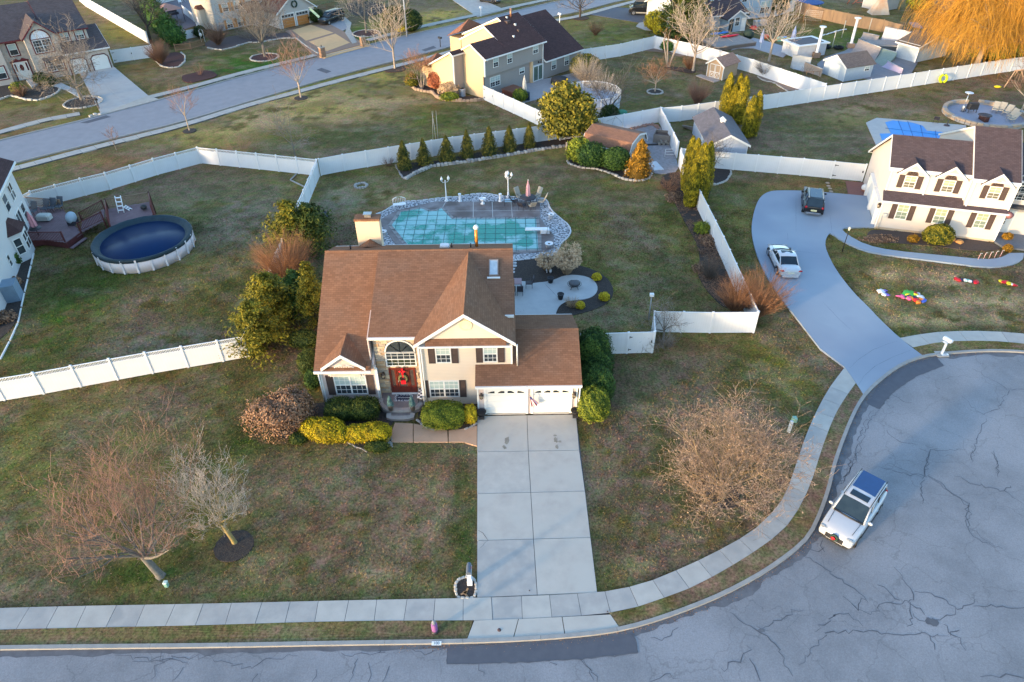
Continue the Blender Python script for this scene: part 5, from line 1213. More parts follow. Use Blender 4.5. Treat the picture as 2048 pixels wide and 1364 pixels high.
# --- bare trees
def seg_mesh(S,n=3):
 "S: (k, 8) p0 r0 p1 r1 ; tapered prisms"
 S=np.array(S);k=len(S);p0,r0,p1,r1=S[:,:3],S[:,3],S[:,4:7],S[:,7]
 d=p1-p0;d /= np.linalg.norm(d,axis=1)[:,None]+1e-9
 ref=np.where(np.abs(d[:,[2]]) < .9,[[0,0,1.]],[[1.,0,0]]);u=np.cross(d,ref);u /= np.linalg.norm(u,axis=1)[:,None];v=np.cross(d,u)
 V=np.zeros((k,2*n,3))
 for j in range(n):
  a=2*np.pi*j/n;o=u*math.cos(a)+v*math.sin(a);V[:,j]=p0+o*r0[:,None];V[:,n+j]=p1+o*r1[:,None]
 F=np.array([[j,(j+1) % n,n+(j+1) % n,n+j] for j in range(n)])
 return V.reshape(-1,3),(F[None]+(np.arange(k)*2*n)[:,None,None]).reshape(-1,4),2*n
def bare_tree(h,R,nl=(9,5,5,4),seed=1,trunk=.28,tr=.14,up=.35,gnarl=.25,rmin=.006,multi=1,bud=0,lean=(0,0)):
 "returns (big segments, twig segments)"
 q=random.Random(seed);big,tw=[],[]
 def grow(p,d,L,r,lev):
  ns=4 if lev < 2 else 3;pts=[p];rs=[r];dd=d.copy()
  for i in range(ns):
   dd=(dd+Vector((q.gauss(0,gnarl),q.gauss(0,gnarl),q.gauss(0,gnarl*.6)+up*.16))*.6).normalized()
   pts.append(pts[-1]+dd*(L/ns));rs.append(max(rmin,r*(1-.72*(i+1)/ns)))
  for i in range(ns):
   (big if r > .024 else tw).append((*pts[i],rs[i],*pts[i+1],rs[i+1]))
  if lev < len(nl):
   m_=nl[lev]
   for k in range(m_):
    t=.25+.75*(k+q.random())/m_;j=min(ns-1,int(t*ns));f=t*ns-j
    b=pts[j].lerp(pts[j+1],f);ax=(pts[j+1]-pts[j]).normalized()
    side=ax.cross(Vector((q.gauss(0,1),q.gauss(0,1),q.gauss(0,1)))).normalized()
    nd=(ax*q.uniform(.35,.8)+side*q.uniform(.6,1.0)+Vector((0,0,up*.5))).normalized()
    grow(b,nd,L*q.uniform(.42,.68),max(rmin,rs[j]*q.uniform(.42,.6)),lev+1)
 th=h*trunk
 for mt in range(multi):
  a=2*math.pi*mt/multi+q.random();o=Vector((math.cos(a),math.sin(a),0))*(.12 if multi > 1 else 0)
  d0=Vector((o.x*2.2+lean[0],o.y*2.2+lean[1],1)).normalized();top=o+d0*th
  big.append((*(o+Vector((0,0,-.05))),tr*1.35/multi**.4,*(o+d0*th*.12),tr*1.05/multi**.4));big.append((*(o+d0*th*.12),tr*1.05/multi**.4,*top,tr*.85/multi**.4))
  m0=max(2,nl[0]//multi)
  for k in range(m0):
   a2=2*math.pi*k/m0+q.uniform(-.3,.3);el=q.uniform(.25 if up > .3 else .02,1.35) if k else 1.45
   cr_=math.cos(el);L=(R*cr_+(h-th)*math.sin(el))*q.uniform(.62,.82)
   st=o+d0*th*(.72+.28*q.random())
   grow(st,Vector((math.cos(a2)*cr_,math.sin(a2)*cr_,math.sin(el))),L,tr*.5*q.uniform(.6,1)/multi**.3,1)
 return big,tw
def place_tree(label,px,py,segs,tk,bk,name='bare_tree',cat='tree',group=None,scale=1,rz=0,budn=0,budk=None,buds=.05):
 root=plant_root(name,label,G(px,py),cat,group);big,tw=segs
 V,F,n=seg_mesh(big,6);np_obj('trunk',V,F,bark[bk],root,smooth=True)
 V,F,n=seg_mesh(tw,3);tt=np.repeat(np.clip(rng.normal(.5,.3,len(tw)),0,1),n)
 parts=[(V,F,tt)]
 if budn:
  S=np.array(tw);idx=rng.integers(0,len(S),budn);P=S[idx,4:7];V2,F2=cards(P,rng.normal(0,1,P.shape),buds,.5);parts.append((V2,F2,np.repeat(np.clip(rng.normal(.8,.2,budn),0,1),4)))
 V,F,tt=join(parts);np_obj('crown',V,F,TW[tk],root,tt)
 root.scale=(scale,)*3;root.rotation_euler[2]=rz;return root
def fan_segs(h,R,n,seed=1,tw=5,r0=.014,curve=.4,base=.25):
 q=random.Random(seed);S=[]
 for i in range(n):
  a=q.uniform(0,2*math.pi);s=q.random()**.6;p=Vector((math.cos(a)*base*q.random(),math.sin(a)*base*q.random(),0))
  L=h*q.uniform(.75,1.05)*(1-.30*s*s);rr=r0;d=Vector((math.cos(a)*s*R/h*1.2,math.sin(a)*s*R/h*1.2,1)).normalized()
  for k in range(4):
   d=(d+Vector((math.cos(a)*curve*.12,math.sin(a)*curve*.12,-.02))+Vector((q.gauss(0,.07),q.gauss(0,.07),q.gauss(0,.04)))).normalized()
   p2=p+d*L/4;S.append((*p,rr,*p2,rr*.75));rr *= .75
   if k > 0:
    for t in range(tw):
     dd=(d+Vector((q.gauss(0,.4),q.gauss(0,.4),q.gauss(0,.3)))).normalized();b=p.lerp(p2,q.random());e=b+dd*L*q.uniform(.10,.24);S.append((*b,rr*.6,*e,rr*.3))
   p=p2
 return S
def fan(label,px,py,h,R,n,kind,seed=1,name='bare_shrub',cat='shrub',group=None,tw=5,r0=.014,curve=.4,base=.25,lean=None):
 root=plant_root(name,label,G(px,py),cat,group);V,F,k=seg_mesh(fan_segs(h,R,n,seed,tw,r0,curve,base),3)
 if lean:V[:,0] += V[:,2]*lean[0];V[:,1] += V[:,2]*lean[1]
 tt=np.repeat(np.clip(rng.normal(.5,.28,len(V)//k),0,1),k);np_obj('stems',V,F,TW[kind],root,tt);return root
# ---- bare trees
place_tree('large bare tan tree with dense twigs on the lawn right of the main drive',1444,994,bare_tree(5.1,3.15,(16,8,7,5),5,.2,.21,.30,.22,.0068),'tan','tan',budn=4200,buds=.055)
place_tree('large bare reddish-brown tree at lower left of the front lawn',322,1152,bare_tree(7.4,2.2,(10,7,6,4),12,.24,.20,.85,.16,.007,lean=(-.33,.10)),'red','grey',budn=1700,buds=.04)
place_tree('slender bare tree with lichen-yellow trunk in round black mulch ring',470,1086,bare_tree(5.9,.75,(10,6,5,4),21,.33,.12,.8,.13,.007,lean=(-.16,0)),'pale','lich',budn=900,buds=.04)
place_tree('dark bare tree in black mulch before the grey-roofed stone house',164,200,bare_tree(8.5,4.4,(10,6,6,4),31,.25,.2,.35,.25,.014),'grey','grey')
place_tree('young pinkish bare tree standing alone on the far lawn by the street',602,195,bare_tree(7.0,2.6,(9,6,5),32,.32,.11,.7,.15,.014),'red','pale')
place_tree('thin young tree left of the pinkish street tree on the far lawn',379,261,bare_tree(5.6,1.3,(7,5,4),33,.4,.07,.8,.15,.012),'red','pale')
place_tree('sparse grey bare tree just behind the long lattice-top fence',591,315,bare_tree(5.5,2.2,(7,5,4),34,.3,.06,.5,.2,.011),'grey','grey')
place_tree('tiny bare sapling near the sidewalk at left of the far lawn',233,300,bare_tree(2.6,.9,(5,4,3),35,.3,.04,.6,.2,.010),'brown','grey')
place_tree('spreading bare tree in stone-edged ring before the orange-shuttered house',530,113,bare_tree(9.0,4.4,(11,7,5,3),36,.24,.2,.5,.2,.016),'grey','grey')
place_tree('pale bare tree on the grass strip near the street lamp',790,137,bare_tree(9.0,3.0,(9,6,5),37,.35,.15,.7,.15,.017),'pale','pale')
place_tree('bare tree in round mulch ring right of the dark pickup',733,66,bare_tree(9.0,4.0,(10,7,5),38,.25,.19,.5,.2,.018),'pale','grey')
place_tree('dark bare tree between the white fence and green hedge, top left',303,86,bare_tree(10,3.4,(10,7,5),39,.3,.2,.6,.2,.018),'dark','dark')
place_tree('bare tree beside the street above the tan house',1160,35,bare_tree(7.5,3.4,(10,7,5),40,.2,.2,.5,.2,.018),'grey','dark')
place_tree('orange-brown multi-stem tree in the mulch bed left of the tan house',844,177,bare_tree(4.8,2.4,(9,6,6),41,.35,.13,.5,.18,.012,multi=3),'orange','pale',budn=500,buds=.07)
place_tree('small round orange-brown tree in a stone ring on the fenced lawn',1310,183,bare_tree(4.2,2.3,(10,7,6),42,.3,.08,.35,.2,.012),'orange','pale',budn=300,buds=.06)
place_tree('tall pale bare tree left of the small tan shed',1386,142,bare_tree(10.0,3.4,(10,7,5),43,.3,.19,.6,.18,.018),'pale','pale')
place_tree('bare tree by the closed blue parasols',1538,122,bare_tree(9.0,3.6,(9,7,5),44,.35,.17,.6,.18,.018),'pale','pale')
place_tree('clump of slim orange trunks in the bed behind the tan shed lawn',1336,134,bare_tree(5.5,1.0,(10,4),45,.7,.2,.8,.1,.02,multi=5),'orange','pale')
place_tree('small grey bare tree in stone-edged mulch by the double gate fence',1423,349,bare_tree(3.4,2.4,(9,6,5),46,.2,.07,.4,.25,.010),'dark','grey')
place_tree('low weeping bare tree before the white front fence',1326,678,bare_tree(2.6,2.6,(10,6,6),47,.35,.08,-.35,.3,.008),'grey','grey')
place_tree('dark bare tree leaning over the above-ground pool deck of the tan house',1216,234,bare_tree(6.0,4.0,(9,7,5),48,.2,.12,.4,.25,.013),'dark','dark')
place_tree('bare sapling in mulch at the right edge beyond the fire pit patio',2044,219,bare_tree(6,2.5,(8,6,5),49,.3,.11,.4,.25,.014),'brown','pale')
place_tree('dark stemmed little tree beside white garden arch by picket fence',350,78,bare_tree(4.2,2.2,(9,6,5),50,.4,.1,.3,.25,.016),'dark','dark',cat='tree')
for i,(px,py) in enumerate(((872,281),(876,279),(866,280))):MB().tube([(0,0,0),(-.1+.1*i,.1,2.0),(-.25+.25*i,.1,3.4)],[.035,.03,.012],6).build('birch_stem',mat('birch',(.55,.50,.45),(.4,.36,.32)),plant_root('birch_sapling',('tallest of three bare white saplings behind the conifer row','right one of three bare white saplings behind the conifer row','leaning left one of three bare white saplings behind the conifer row')[i],G(px,py),'sapling','birch saplings'))
# ---- fans
fan('big rounded orange-brown bare shrub between the evergreens left of the main house',578,572,4.7,3.1,420,'orange',3,tw=5,r0=.020,curve=.25)
fan('orange bare shrub inside the fence by the painted driveway',1470,626,3.7,2.0,230,'orange',4,r0=.019,curve=.2,tw=5)
fan('orange bare shrub outside the fence brushing the white sedan',1512,634,4.0,2.4,260,'orange',6,r0=.019,curve=.25,tw=5,lean=(.10,.0))
fan('grey bare shrub in mulch bed near the orange shrubs',1417,555,2.0,1.3,140,'dark',7,r0=.010)
fan('grey fan-shaped shrub on the lawn beyond the clustered arborvitae',1394,209,3.6,1.9,180,'red',8,r0=.018)
fan('olive-grey bare shrub in the bed along the sunlit fence',1529,153,3.0,2.2,160,'grey',9,r0=.016)
fan('low brown shrub at the right end of the sunlit fence bed',1610,174,1.7,1.5,90,'orange',10,r0=.018)
fan('dense brown bare shrub in the stone-edged bed near white and picket fences',322,128,3.6,2.1,260,'brown',11,r0=.018,tw=7)
fan('purplish-brown shrub by the arbour of the orange-shuttered house',437,90,4.0,2.6,200,'brown',12,r0=.02)
fan('long tangled grey shrub bed under the porch of the orange-shuttered house',515,74,2.4,3.4,200,'grey',13,r0=.02,base=2.5)
fan('sparse reddish shrub on the red mulch island',400,150,2.0,1.3,40,'red',14,r0=.012)
fan('pinkish vase shaped shrub on the lawn by the black van driveway',1191,70,2.3,1.6,110,'orange',15,r0=.018)
fan('pale straw-coloured shrub behind the tan house patio, larger',1172,172,4.2,2.6,220,'pale',16,r0=.02)
fan('pale straw-coloured shrub over the pool deck steps',1205,196,3.6,2.2,150,'pale',17,r0=.02)
fan('faint purplish shrub behind the middle of the lattice fence',480,305,1.6,3.0,120,'red',18,r0=.010,base=2.2)
fan('brown dry perennials in the bed left of the orange shrubs',1404,500,.8,1.3,90,'brown',19,r0=.01,base=1)
fan('dry brown perennials at the top of the mulch bed by the arborvitae',1334,378,.9,1.2,90,'orange',20,r0=.012,base=1)
fan('small bare shrub at the left end of the conifer row bed',777,332,1.1,.9,50,'brown',21,r0=.01,base=.3)
fan('dry bush by the tan shed, dark red',1378,138,2.0,1.3,120,'orange',22,r0=.02)
fan('spiky bare bush beside the stone house path',44,193,1.8,1.6,160,'brown',23,r0=.02)
fan('low bare twiggy plant under the weeping tree',1328,690,.9,1.0,110,'grey',24,r0=.01,base=.5)
fan('bare straggly shrub beside the white arbour',1607,168,2.6,.5,40,'dark',25,r0=.014)
# ---- ornamental grasses
def grassclump(label,px,py,h,R,n,seed,plume=True):
 root=plant_root('ornamental_grass',label,G(px,py),'ornamental grass');V,F,k=seg_mesh(fan_segs(h,R,n,seed,0,.012,1.2,.3),3)
 parts=[(V,F,np.repeat(np.clip(rng.normal(.45,.25,len(V)//k),0,1),k))]
 if plume:
  S=np.array(fan_segs(h,R,n,seed,0,.012,1.2,.3))[3::4];P=S[:,4:7];P=np.repeat(P,5,0)+rng.normal(0,.05,(len(P)*5,3));V2,F2=cards(P,rng.normal(0,1,P.shape),.075,.4,droop=2);parts.append((V2,F2,np.repeat(np.clip(rng.normal(.85,.15,len(P)),0,1),4)))
 V,F,t=join(parts);np_obj('blades',V,F,LM['straw'],root,t)
grassclump('left tuft of dry ornamental grass between pool and black mulch',1094,540,1.5,.5,300,51);grassclump('tall dry plumed grass right of its smaller neighbour',1134,547,2.0,.5,360,52);grassclump('dry plumed grass furthest back by the pool gravel',1136,530,1.9,.45,260,54)
grassclump('dried brown grass tuft in the black bed by the yellow shrub',1143,612,.9,.65,150,53,False)
# ---- foundation planting of the main house
shrub('clipped dark green hedge under the left window',707,833,[(-.75,0,.62,1.0,.82,.68),(.75,.02,.62,1.0,.82,.66)],9000,.058,'yew',3.2,lump=.10)
shrub('bright yellow-green clipped shrub, larger and left of its twin',655,878,[(-.9,.35,.55,.85,.75,.68),(.1,.1,.60,1.1,.85,.75),(.95,-.1,.42,.6,.55,.55)],9500,.055,'gold',2.4,lump=.14)
shrub('bright yellow-green clipped shrub by the steps, right of its twin',742,878,[(-.65,0,.46,.9,.62,.58),(.35,.02,.50,1.0,.72,.62)],8500,.052,'gold',2.4,lump=.12)
shrub('clipped olive boxwood between steps and garage',887,850,[(0,.15,.68,1.33,.92,.76)],9500,.058,'hollyy',3.4,lump=.09)
shrub('small golden shrub squeezed beside the garage',941,843,[(0,.1,.5,.42,.6,.62)],2600,.05,'brightgold',2.6)
shrub('dried brown hydrangea mound left of the golden shrubs',566,862,[(-.2,.2,.95,1.95,1.5,1.4),(.7,.9,1.2,1.4,1.2,1.4)],10000,.06,'dry',2,lump=.3,core=.55,name='hydrangea',cat='hydrangea',asp=.8)
shrub('low dark yew at the foot of the dried hydrangea',598,884,[(0,0,.3,.6,.45,.42)],1500,.05,'yew')
shrub('low dark yew in front of the golden shrubs near the white sign',758,900,[(0,0,.25,.75,.38,.4),(-.5,.15,.2,.4,.35,.3)],1700,.05,'yew')
shrub('dark green shrub beside the left house corner',622,745,[(0,0,.9,.75,1.0,1.0)],3500,.06,'yew')
shrub('green leafy shrub next to the left downspout',628,775,[(0,.1,.6,.55,.6,.8)],2400,.06,'holly')
shrub('tall dark holly at the garage corner, furthest back of three',1184,742,[(0,.2,1.6,1.3,1.2,1.75),(.15,-.6,1.1,1.2,1.1,1.3)],11000,.07,'holly',2.3,lump=.22)
shrub('green holly at the garage side, middle of three',1191,792,[(0,.1,1.0,1.15,1.35,1.25)],8500,.062,'holly',2.6,lump=.14)
shrub('yellow-green holly at the garage side, nearest of three',1186,838,[(0,.3,.95,1.0,1.15,1.12)],8500,.055,'hollyy',2.6,lump=.14)
for l_,px,py,s_ in (('small bright yellow shrub at the top of the patio bed',1193,559,.42),('small bright yellow shrub at the right of the patio bed',1208,599,.45),('small bright yellow shrub nearest the house in the patio bed',1160,615,.38)):shrub(l_,px,py,[(0,0,s_*.55,s_,s_,s_*.8)],900,.055,'brightgold')
# ---- evergreens left of the main house
bough_tree('spreading green-gold evergreen at the foot of the front lattice fence',522,704,4.4,1.75,125,85,.13,'goldpine',irr=.5,power=.5)
bough_tree('green-gold evergreen second from the front in the left cluster',552,652,4.7,1.9,140,85,.13,'goldpine',irr=.5,power=.5)
bough_tree('dark low evergreen behind the green-gold one',600,620,3.4,1.9,100,80,.13,'holly',irr=.4,power=.5)
bough_tree('golden narrow evergreen close to the roof edge',636,648,5.6,1.25,120,70,.11,'goldpine',irr=.3,power=.6)
bough_tree('golden-tipped evergreen at the back of the left cluster',592,500,4.7,2.1,130,90,.14,'goldpine',irr=.45,power=.5)
bough_tree('deep green evergreen right of the golden-tipped one',628,498,4.4,2.2,120,90,.14,'yew',irr=.4,power=.45)
shrub('low shrub beneath the evergreens by the fence return',612,690,[(0,0,.5,1.2,.8,.7)],2600,.07,'yew')
# ---- back garden
RL=['leftmost','second from left','third from left','middle','third from right','second from right','rightmost']
for i,(px,py,h,R) in enumerate(((809.5,338,3.2,1.05),(849,330,3.0,.95),(894,322,2.9,1.1),(935,316,3.2,.95),(979,310,3.3,1.15),(1019,303,3.0,1.0),(1058,295,2.9,.8))):
 conifer('small conical evergreen, %s of seven along the back fence' % RL[i],px,py,h,R,2400,.10,'rowcone',.8,tiers=6,lump=.25,group='row of small conical evergreens',cat='conifer')
r=shrub('huge yellow-green evergreen towering behind the conifer row',1131,284,[(0,0,2.2,3.0,2.6,2.0),(-1.1,0,3.9,2.1,2.0,2.0),(1.3,.2,3.7,2.2,2.0,2.0),(0,.2,5.1,1.7,1.6,1.6),(2.3,0,2.2,1.5,1.5,1.4)],9000,.22,'big',2,lump=.4,name='evergreen_tree',cat='tree',core=.72,shell=.45)
MB().tube([(-.1,-2.4,0),(-.05,-2.3,.9)],[.12,.1],7).build('trunk',bark['pale'],r)
ARB=[('leftmost tall arborvitae column of the cluster by the mulch bed',1371,380,5.6,.75),('second arborvitae column of the cluster by the mulch bed',1379,396,6.1,.85),('front arborvitae column of the cluster by the mulch bed',1391,408,6.2,.95),('rightmost arborvitae column of the cluster by the mulch bed',1404,398,5.9,.8),('short arborvitae column at the front left of the cluster',1378,413,4.4,.75),
 ('leftmost arborvitae column behind the grey shed',1447,238,5.6,.85),('slim arborvitae column between its neighbours behind the grey shed',1459,240,4.3,.7),('rear arborvitae column behind the grey shed',1467,236,5.4,.8),('right arborvitae column touching the grey shed',1476,248,5.7,.9),('left one of the arborvitae pair right of the shed',1492,276,4.9,.75),('right one of the arborvitae pair right of the shed',1503,273,5.3,.8)]
for l_,px,py,h,R in ARB:conifer(l_,px,py,h,R,5200,.105,'arb',bulge=1,droop=-2.5,lump=.16,name='arborvitae',cat='arborvitae',asp=.28)
shrub('large green round shrub left of the gambrel shed door, front one',1181,332,[(0,0,1.2,1.7,1.4,1.35),(.6,-.1,.9,1.2,1.1,1.1)],4200,.11,'holly',2.2,lump=.22)
shrub('green shrub furthest left beside the gambrel shed',1156,325,[(0,0,1.3,1.3,1.2,1.4)],3000,.12,'hollyy',2.2,lump=.3)
shrub('ball-shaped green shrub in front of the gambrel shed',1231,341,[(0,.1,1.15,1.5,1.35,1.3)],5000,.095,'holly',2.2,lump=.08)
conifer('rust-orange conical conifer at the corner of the gambrel shed',1277,352,4.0,1.6,3600,.12,'rust',.7,tiers=5,lump=.35)
shrub('green shrub behind the gambrel shed',1218,246,[(0,0,1.0,1.2,1.0,1.2)],1500,.14,'dark')
shrub('spiky yucca in the mulch bed along the fence',1402,465,[(0,0,.4,.7,.7,.5)],700,.24,'hollyy',asp=.12,lump=.4,name='yucca',cat='yucca',core=.3,stem=False)
for l_,px,py,k,s_,n_ in (('tan clumpy perennials in the middle of the fence bed',1416,484,'dry',.8,700),('brown clump at the lower end of the fence bed',1395,540,'dry',.5,350),('ground-hugging dry plants at the top of the fence bed',1345,398,'dry',.8,700)):shrub(l_,px,py,[(0,0,.1,s_,s_*1.3,.28)],n_,.09,k,lump=.4,core=.5,stem=False)
# ---- tan house and beyond
shrub('golden clipped ball shrub at the end of the tan house bed',826,175,[(0,0,.95,1.05,.95,1.0)],2200,.1,'goldpine',lump=.08)
shrub('red-orange rounded shrub against the tan house wall',876,178,[(0,0,1.1,1.4,1.2,1.3)],2200,.12,'redleaf',lump=.18)
shrub('straw-coloured dry shrub in front of the tan house wall',897,192,[(0,0,.8,1.2,1.0,1.0),(.9,-.2,.6,.9,.8,.8)],1800,.12,'straw',lump=.35,core=.5)
shrub('olive low shrub by the tan house air conditioner',900,200,[(0,0,.4,1.2,.8,.6)],1000,.12,'hollyy',lump=.3)
shrub('rounded green shrub beside the hot tub',1040,204,[(0,0,.8,1.0,.9,.9)],1300,.12,'hollyy')
shrub('clipped brown-green dome behind the patio of the tan house',1170,152,[(0,0,1.4,2.3,2.0,1.6)],2400,.13,'goldpine',lump=.08)
shrub('dark round clipped shrub left of the street lamp',792,62,[(0,0,1.9,2.2,2.1,2.1)],3200,.15,'yew',lump=.06)
shrub('dark round clipped shrub right of the street lamp',823,62,[(0,0,1.6,2.0,1.9,1.9)],3000,.15,'yew',lump=.06)
shrub('low golden shrub at the foot of the street lamp',803,64,[(0,0,.8,1.3,1.0,1.0)],900,.14,'brightgold',lump=.2)
bough_tree('big bushy dark conifer by the light blue house',1364,80,8.2,4.3,170,60,.30,'yew',irr=.2,power=.5,name='conifer',cat='conifer')
shrub('bright yellow rounded shrub left of the big dark conifer',1309,62,[(0,0,1.5,2.0,1.8,1.7)],2600,.14,'brightgold',lump=.2)
shrub('smaller yellow shrub under the big dark conifer',1318,70,[(0,0,.8,1.1,.9,1.0)],900,.14,'brightgold')
shrub('dark rounded tree behind the light blue house',1400,14,[(0,0,3,2.4,2.4,3.2)],2200,.2,'holly',lump=.3)
shrub('dark tree by the fence corner right of the light blue house',1552,30,[(0,0,2.2,2.0,2.0,2.6)],1800,.2,'dark',lump=.3)
shrub('small clipped green shrub in the fenced lawn corner',1335,103,[(0,0,.8,1.3,1.0,.9)],1200,.12,'green')
HR=[(320,58),(331,72),(342,84),(352,92),(312,44),(303,30),(296,16)]
for i,(px,py) in enumerate(HR):shrub(('green hedge conifer, %s along the fence by the gazebo' % ('fourth','third','second','nearest','fifth','sixth','farthest')[i]),px,py,[(0,0,1.8-.25*(i == 3),1.9,1.7,2.1-.3*(i == 3))],1500,.2,'green',lump=.4,group='green conifers by the gazebo fence',name='hedge_conifer',cat='conifer')
shrub('clipped green ball by the picket fence and white gate',402,74,[(0,0,.8,1.2,1.1,1.0)],900,.13,'dark')
shrub('dark round shrub beside the orange garage doors',634,44,[(0,0,1.0,1.6,1.3,1.2)],1200,.13,'dark')
shrub('golden rounded shrub in front of the white house',1870,488,[(0,0,.85,1.35,1.0,1.0)],3200,.09,'goldpine',lump=.12)
shrub('rust-coloured small plant left of the golden shrub',1824,484,[(0,0,.3,.5,.4,.4)],500,.08,'rust')
shrub('low reddish-brown ground cover at left end of the white house bed',1757,479,[(0,0,.05,1.6,.7,.28)],1100,.08,'dry',lump=.5,stem=False)
shrub('orange potted mums nearest the candy-cane stakes',2013,503,[(0,0,.3,.4,.4,.35)],500,.07,'rust',name='chrysanthemum',cat='flowers')
shrub('orange mums on the slate porch',2012,480,[(0,0,.35,.45,.4,.35)],500,.07,'rust',name='chrysanthemum',cat='flowers')
for l_,px,py,k in (('small dark shrub by the stone house steps',85,168,'dark'),('olive bush in the stone house bed',40,188,'hollyy'),('dark shrub between door and arched window of stone house',100,170,'dark')):shrub(l_,px,py,[(0,0,.7,1.0,.8,.9)],900,.13,k,lump=.3)
shrub('blue-green spiky shrub against the left-edge house',32,533,[(0,0,.6,.55,.55,.7)],700,.12,'holly',lump=.3)
for l_,px,py in (('dry clump in the left-edge bed, upper',22,570),('dry clump in the left-edge bed, lower',10,640)):shrub(l_,px,py,[(0,0,.2,.9,.8,.4)],700,.1,'dry',lump=.4,core=.5,stem=False)
shrub('dark green undergrowth at the foot of the willow',1985,118,[(0,0,.9,3.2,2.0,1.3),(3.5,.5,.8,2.6,1.6,1.2)],2600,.2,'hollyy',lump=.4,name='undergrowth',cat='shrubs')
shrub('distant green bush at the top right lawn',1836,20,[(0,0,1.2,2.2,1.8,1.4)],900,.25,'hollyy',lump=.3)
def willow(label,px,py,h,R,n,seed,kind='willow'):
 root=plant_root('weeping_willow',label,G(px,py),'willow tree');q=random.Random(seed)
 big,tw=bare_tree(h*.95,R*.85,(11,7,6),seed,.2,.4,.5,.3,.022)
 V,F,k=seg_mesh(big,6);np_obj('trunk',V,F,bark['pale'],root)
 S=[];T_=[];ends=[t[4:7] for t in tw if t[6] > h*.35]
 for i in range(n):
  e=q.choice(ends);p=Vector(e)+Vector((q.gauss(0,.5),q.gauss(0,.5),q.gauss(0,.4)));L=min(p.z-.4,q.uniform(.12,.62)*h*.75);a=math.atan2(p.y,p.x)+q.gauss(0,.9)
  d=Vector((math.cos(a),math.sin(a),.25)).normalized();tn=min(1,max(0,q.gauss(.5,.25)))
  for s_ in range(6):
   d=(d+Vector((q.gauss(0,.13),q.gauss(0,.13),-.5))).normalized();p2=p+d*L/6;S.append((*p,.015,*p2,.010));T_.append(min(1,max(0,tn+q.gauss(0,.12))));p=p2
 V,F,k=seg_mesh(S,3);V2,F2,k2=seg_mesh(tw,3)
 V,F,t=join([(V,F,np.repeat(T_,k)),(V2,F2,np.repeat(np.clip(rng.normal(.75,.3,len(tw)),0,1),k2))]);np_obj('crown',V,F,TW[kind],root,t)
willow('large golden weeping willow behind the long white fence',1955,128,12.5,7.6,8000,61);willow('second golden willow at the top right corner',2060,70,14,8,3200,62)
#  beds and stones
def bed(name,pts,m,z=.02,sm=1,z0=-.1):
 P=GL(pts);P=smoothloop(P,sm) if sm else P
 EXC.append(P);return MB().prism([(p.x,p.y) for p in P],z0,z).build(name,m,kind='structure')
def K(ox,oy,s,pts):return [(a/s+ox,b/s+oy) for a,b in pts]
def circle_bed(name,px,py,r,m,z=.04):
 c=G(px,py);return MB().prism([(c.x+r*math.cos(2*math.pi*i/28)*rnd.uniform(.97,1.03),c.y+r*math.sin(2*math.pi*i/28)*rnd.uniform(.97,1.03)) for i in range(28)],-.1,z).build(name,m,kind='structure')
def stone_edge(label,line,sp,size,m=None,name='stone_edging',irr=.3,flat_=.5,cat='edging'):
 L=[Vector(p) for p in line];n=max(2,int(plen(L)/sp));P=resample(L,n);root=thing(name,P[0],label,cat)
 for i in range(n):
  a,b=P[i],P[i+1];c=(a+b)/2-P[0];an=math.atan2(b.y-a.y,b.x-a.x)+rnd.uniform(-irr,irr)*.6;w_=(b-a).length*rnd.uniform(.8,.97);d=size*rnd.uniform(1-irr,1+irr);h=size*flat_*rnd.uniform(.7,1.3)
  o=MB(Tz(c) @ Rz(an)).bbox(-w_/2,w_/2,-d/2,d/2,-.05,h,min(w_,d)*.16).build('stone',m or rnd.choice(EDG),root)
 return root
EDG=[mat('edge_stone_a',(.40,.37,.34),(.28,.26,.25),scale=4,rough=.9,bump=.01),mat('edge_stone_b',(.33,.30,.29),(.22,.2,.2),scale=4,rough=.9,bump=.01),mat('edge_stone_c',(.48,.44,.40),(.36,.33,.30),scale=4,rough=.9,bump=.01)]
gravel=mat('grey_gravel',(.50,.50,.53),(.09,.09,.10),scale=5.5,rough=.95,bump=.05,bscale=16,detail=2,contrast=.09)
whst=mat('white_edging',(.55,.55,.56),(.42,.42,.44),scale=2,rough=.8)
circle_bed('mulch_ring',468,1092,1.02,mulch);circle_bed('mulch_ring',1446,992,.95,mulch);circle_bed('mulch_ring',167,205,2.3,mulch);circle_bed('mulch_ring',529,115,2.0,redmulch);circle_bed('mulch_ring',733,67,2.2,redmulch)
for l_,px,py,r in (('pale stone ring around the tree before the shuttered house',529,115,2.15),('pale stone ring around the tree right of the dark pickup',733,67,2.35),('pale stone ring around the small orange-brown tree',1310,184,1.05),('stones around the dark tree before the stone house',167,205,2.4)):
 c=G(px,py);stone_edge(l_,[c+Vector((r*math.cos(2*math.pi*i/24),r*math.sin(2*math.pi*i/24),0)) for i in range(25)],.55,.25,stonem)
circle_bed('mulch_ring',602,196,.9,mulch);circle_bed('mulch_ring',379,262,.8,mulch);circle_bed('mulch_ring',789,138,1.7,brownmulch);circle_bed('mulch_ring',1160,36,1.6,brownmulch);circle_bed('mulch_ring',1310,184,.95,mulch)
bed('front_mulch_bed',[(530,850),(560,880),(610,876),(660,885),(700,884),(740,898),(772,898),(784,884),(776,858),(790,840),(795,800),(640,800),(600,830)],mulch,.03)
bed('front_mulch_bed',[(835,838),(850,856),(900,862),(935,856),(953,848),(953,800),(840,800)],mulch,.03)
bed('side_mulch_bed',[(1152,836),(1165,842),(1222,838),(1224,760),(1215,680),(1160,700)],brownmulch,.02)
stone_edge('curved stone border of the bed by the front walk',GL([(833,838),(850,855),(870,862)]),.35,.14,pstone);stone_edge('curved stone border between boxwood and garage',GL([(928,860),(945,853),(954,846)]),.3,.14,pstone)
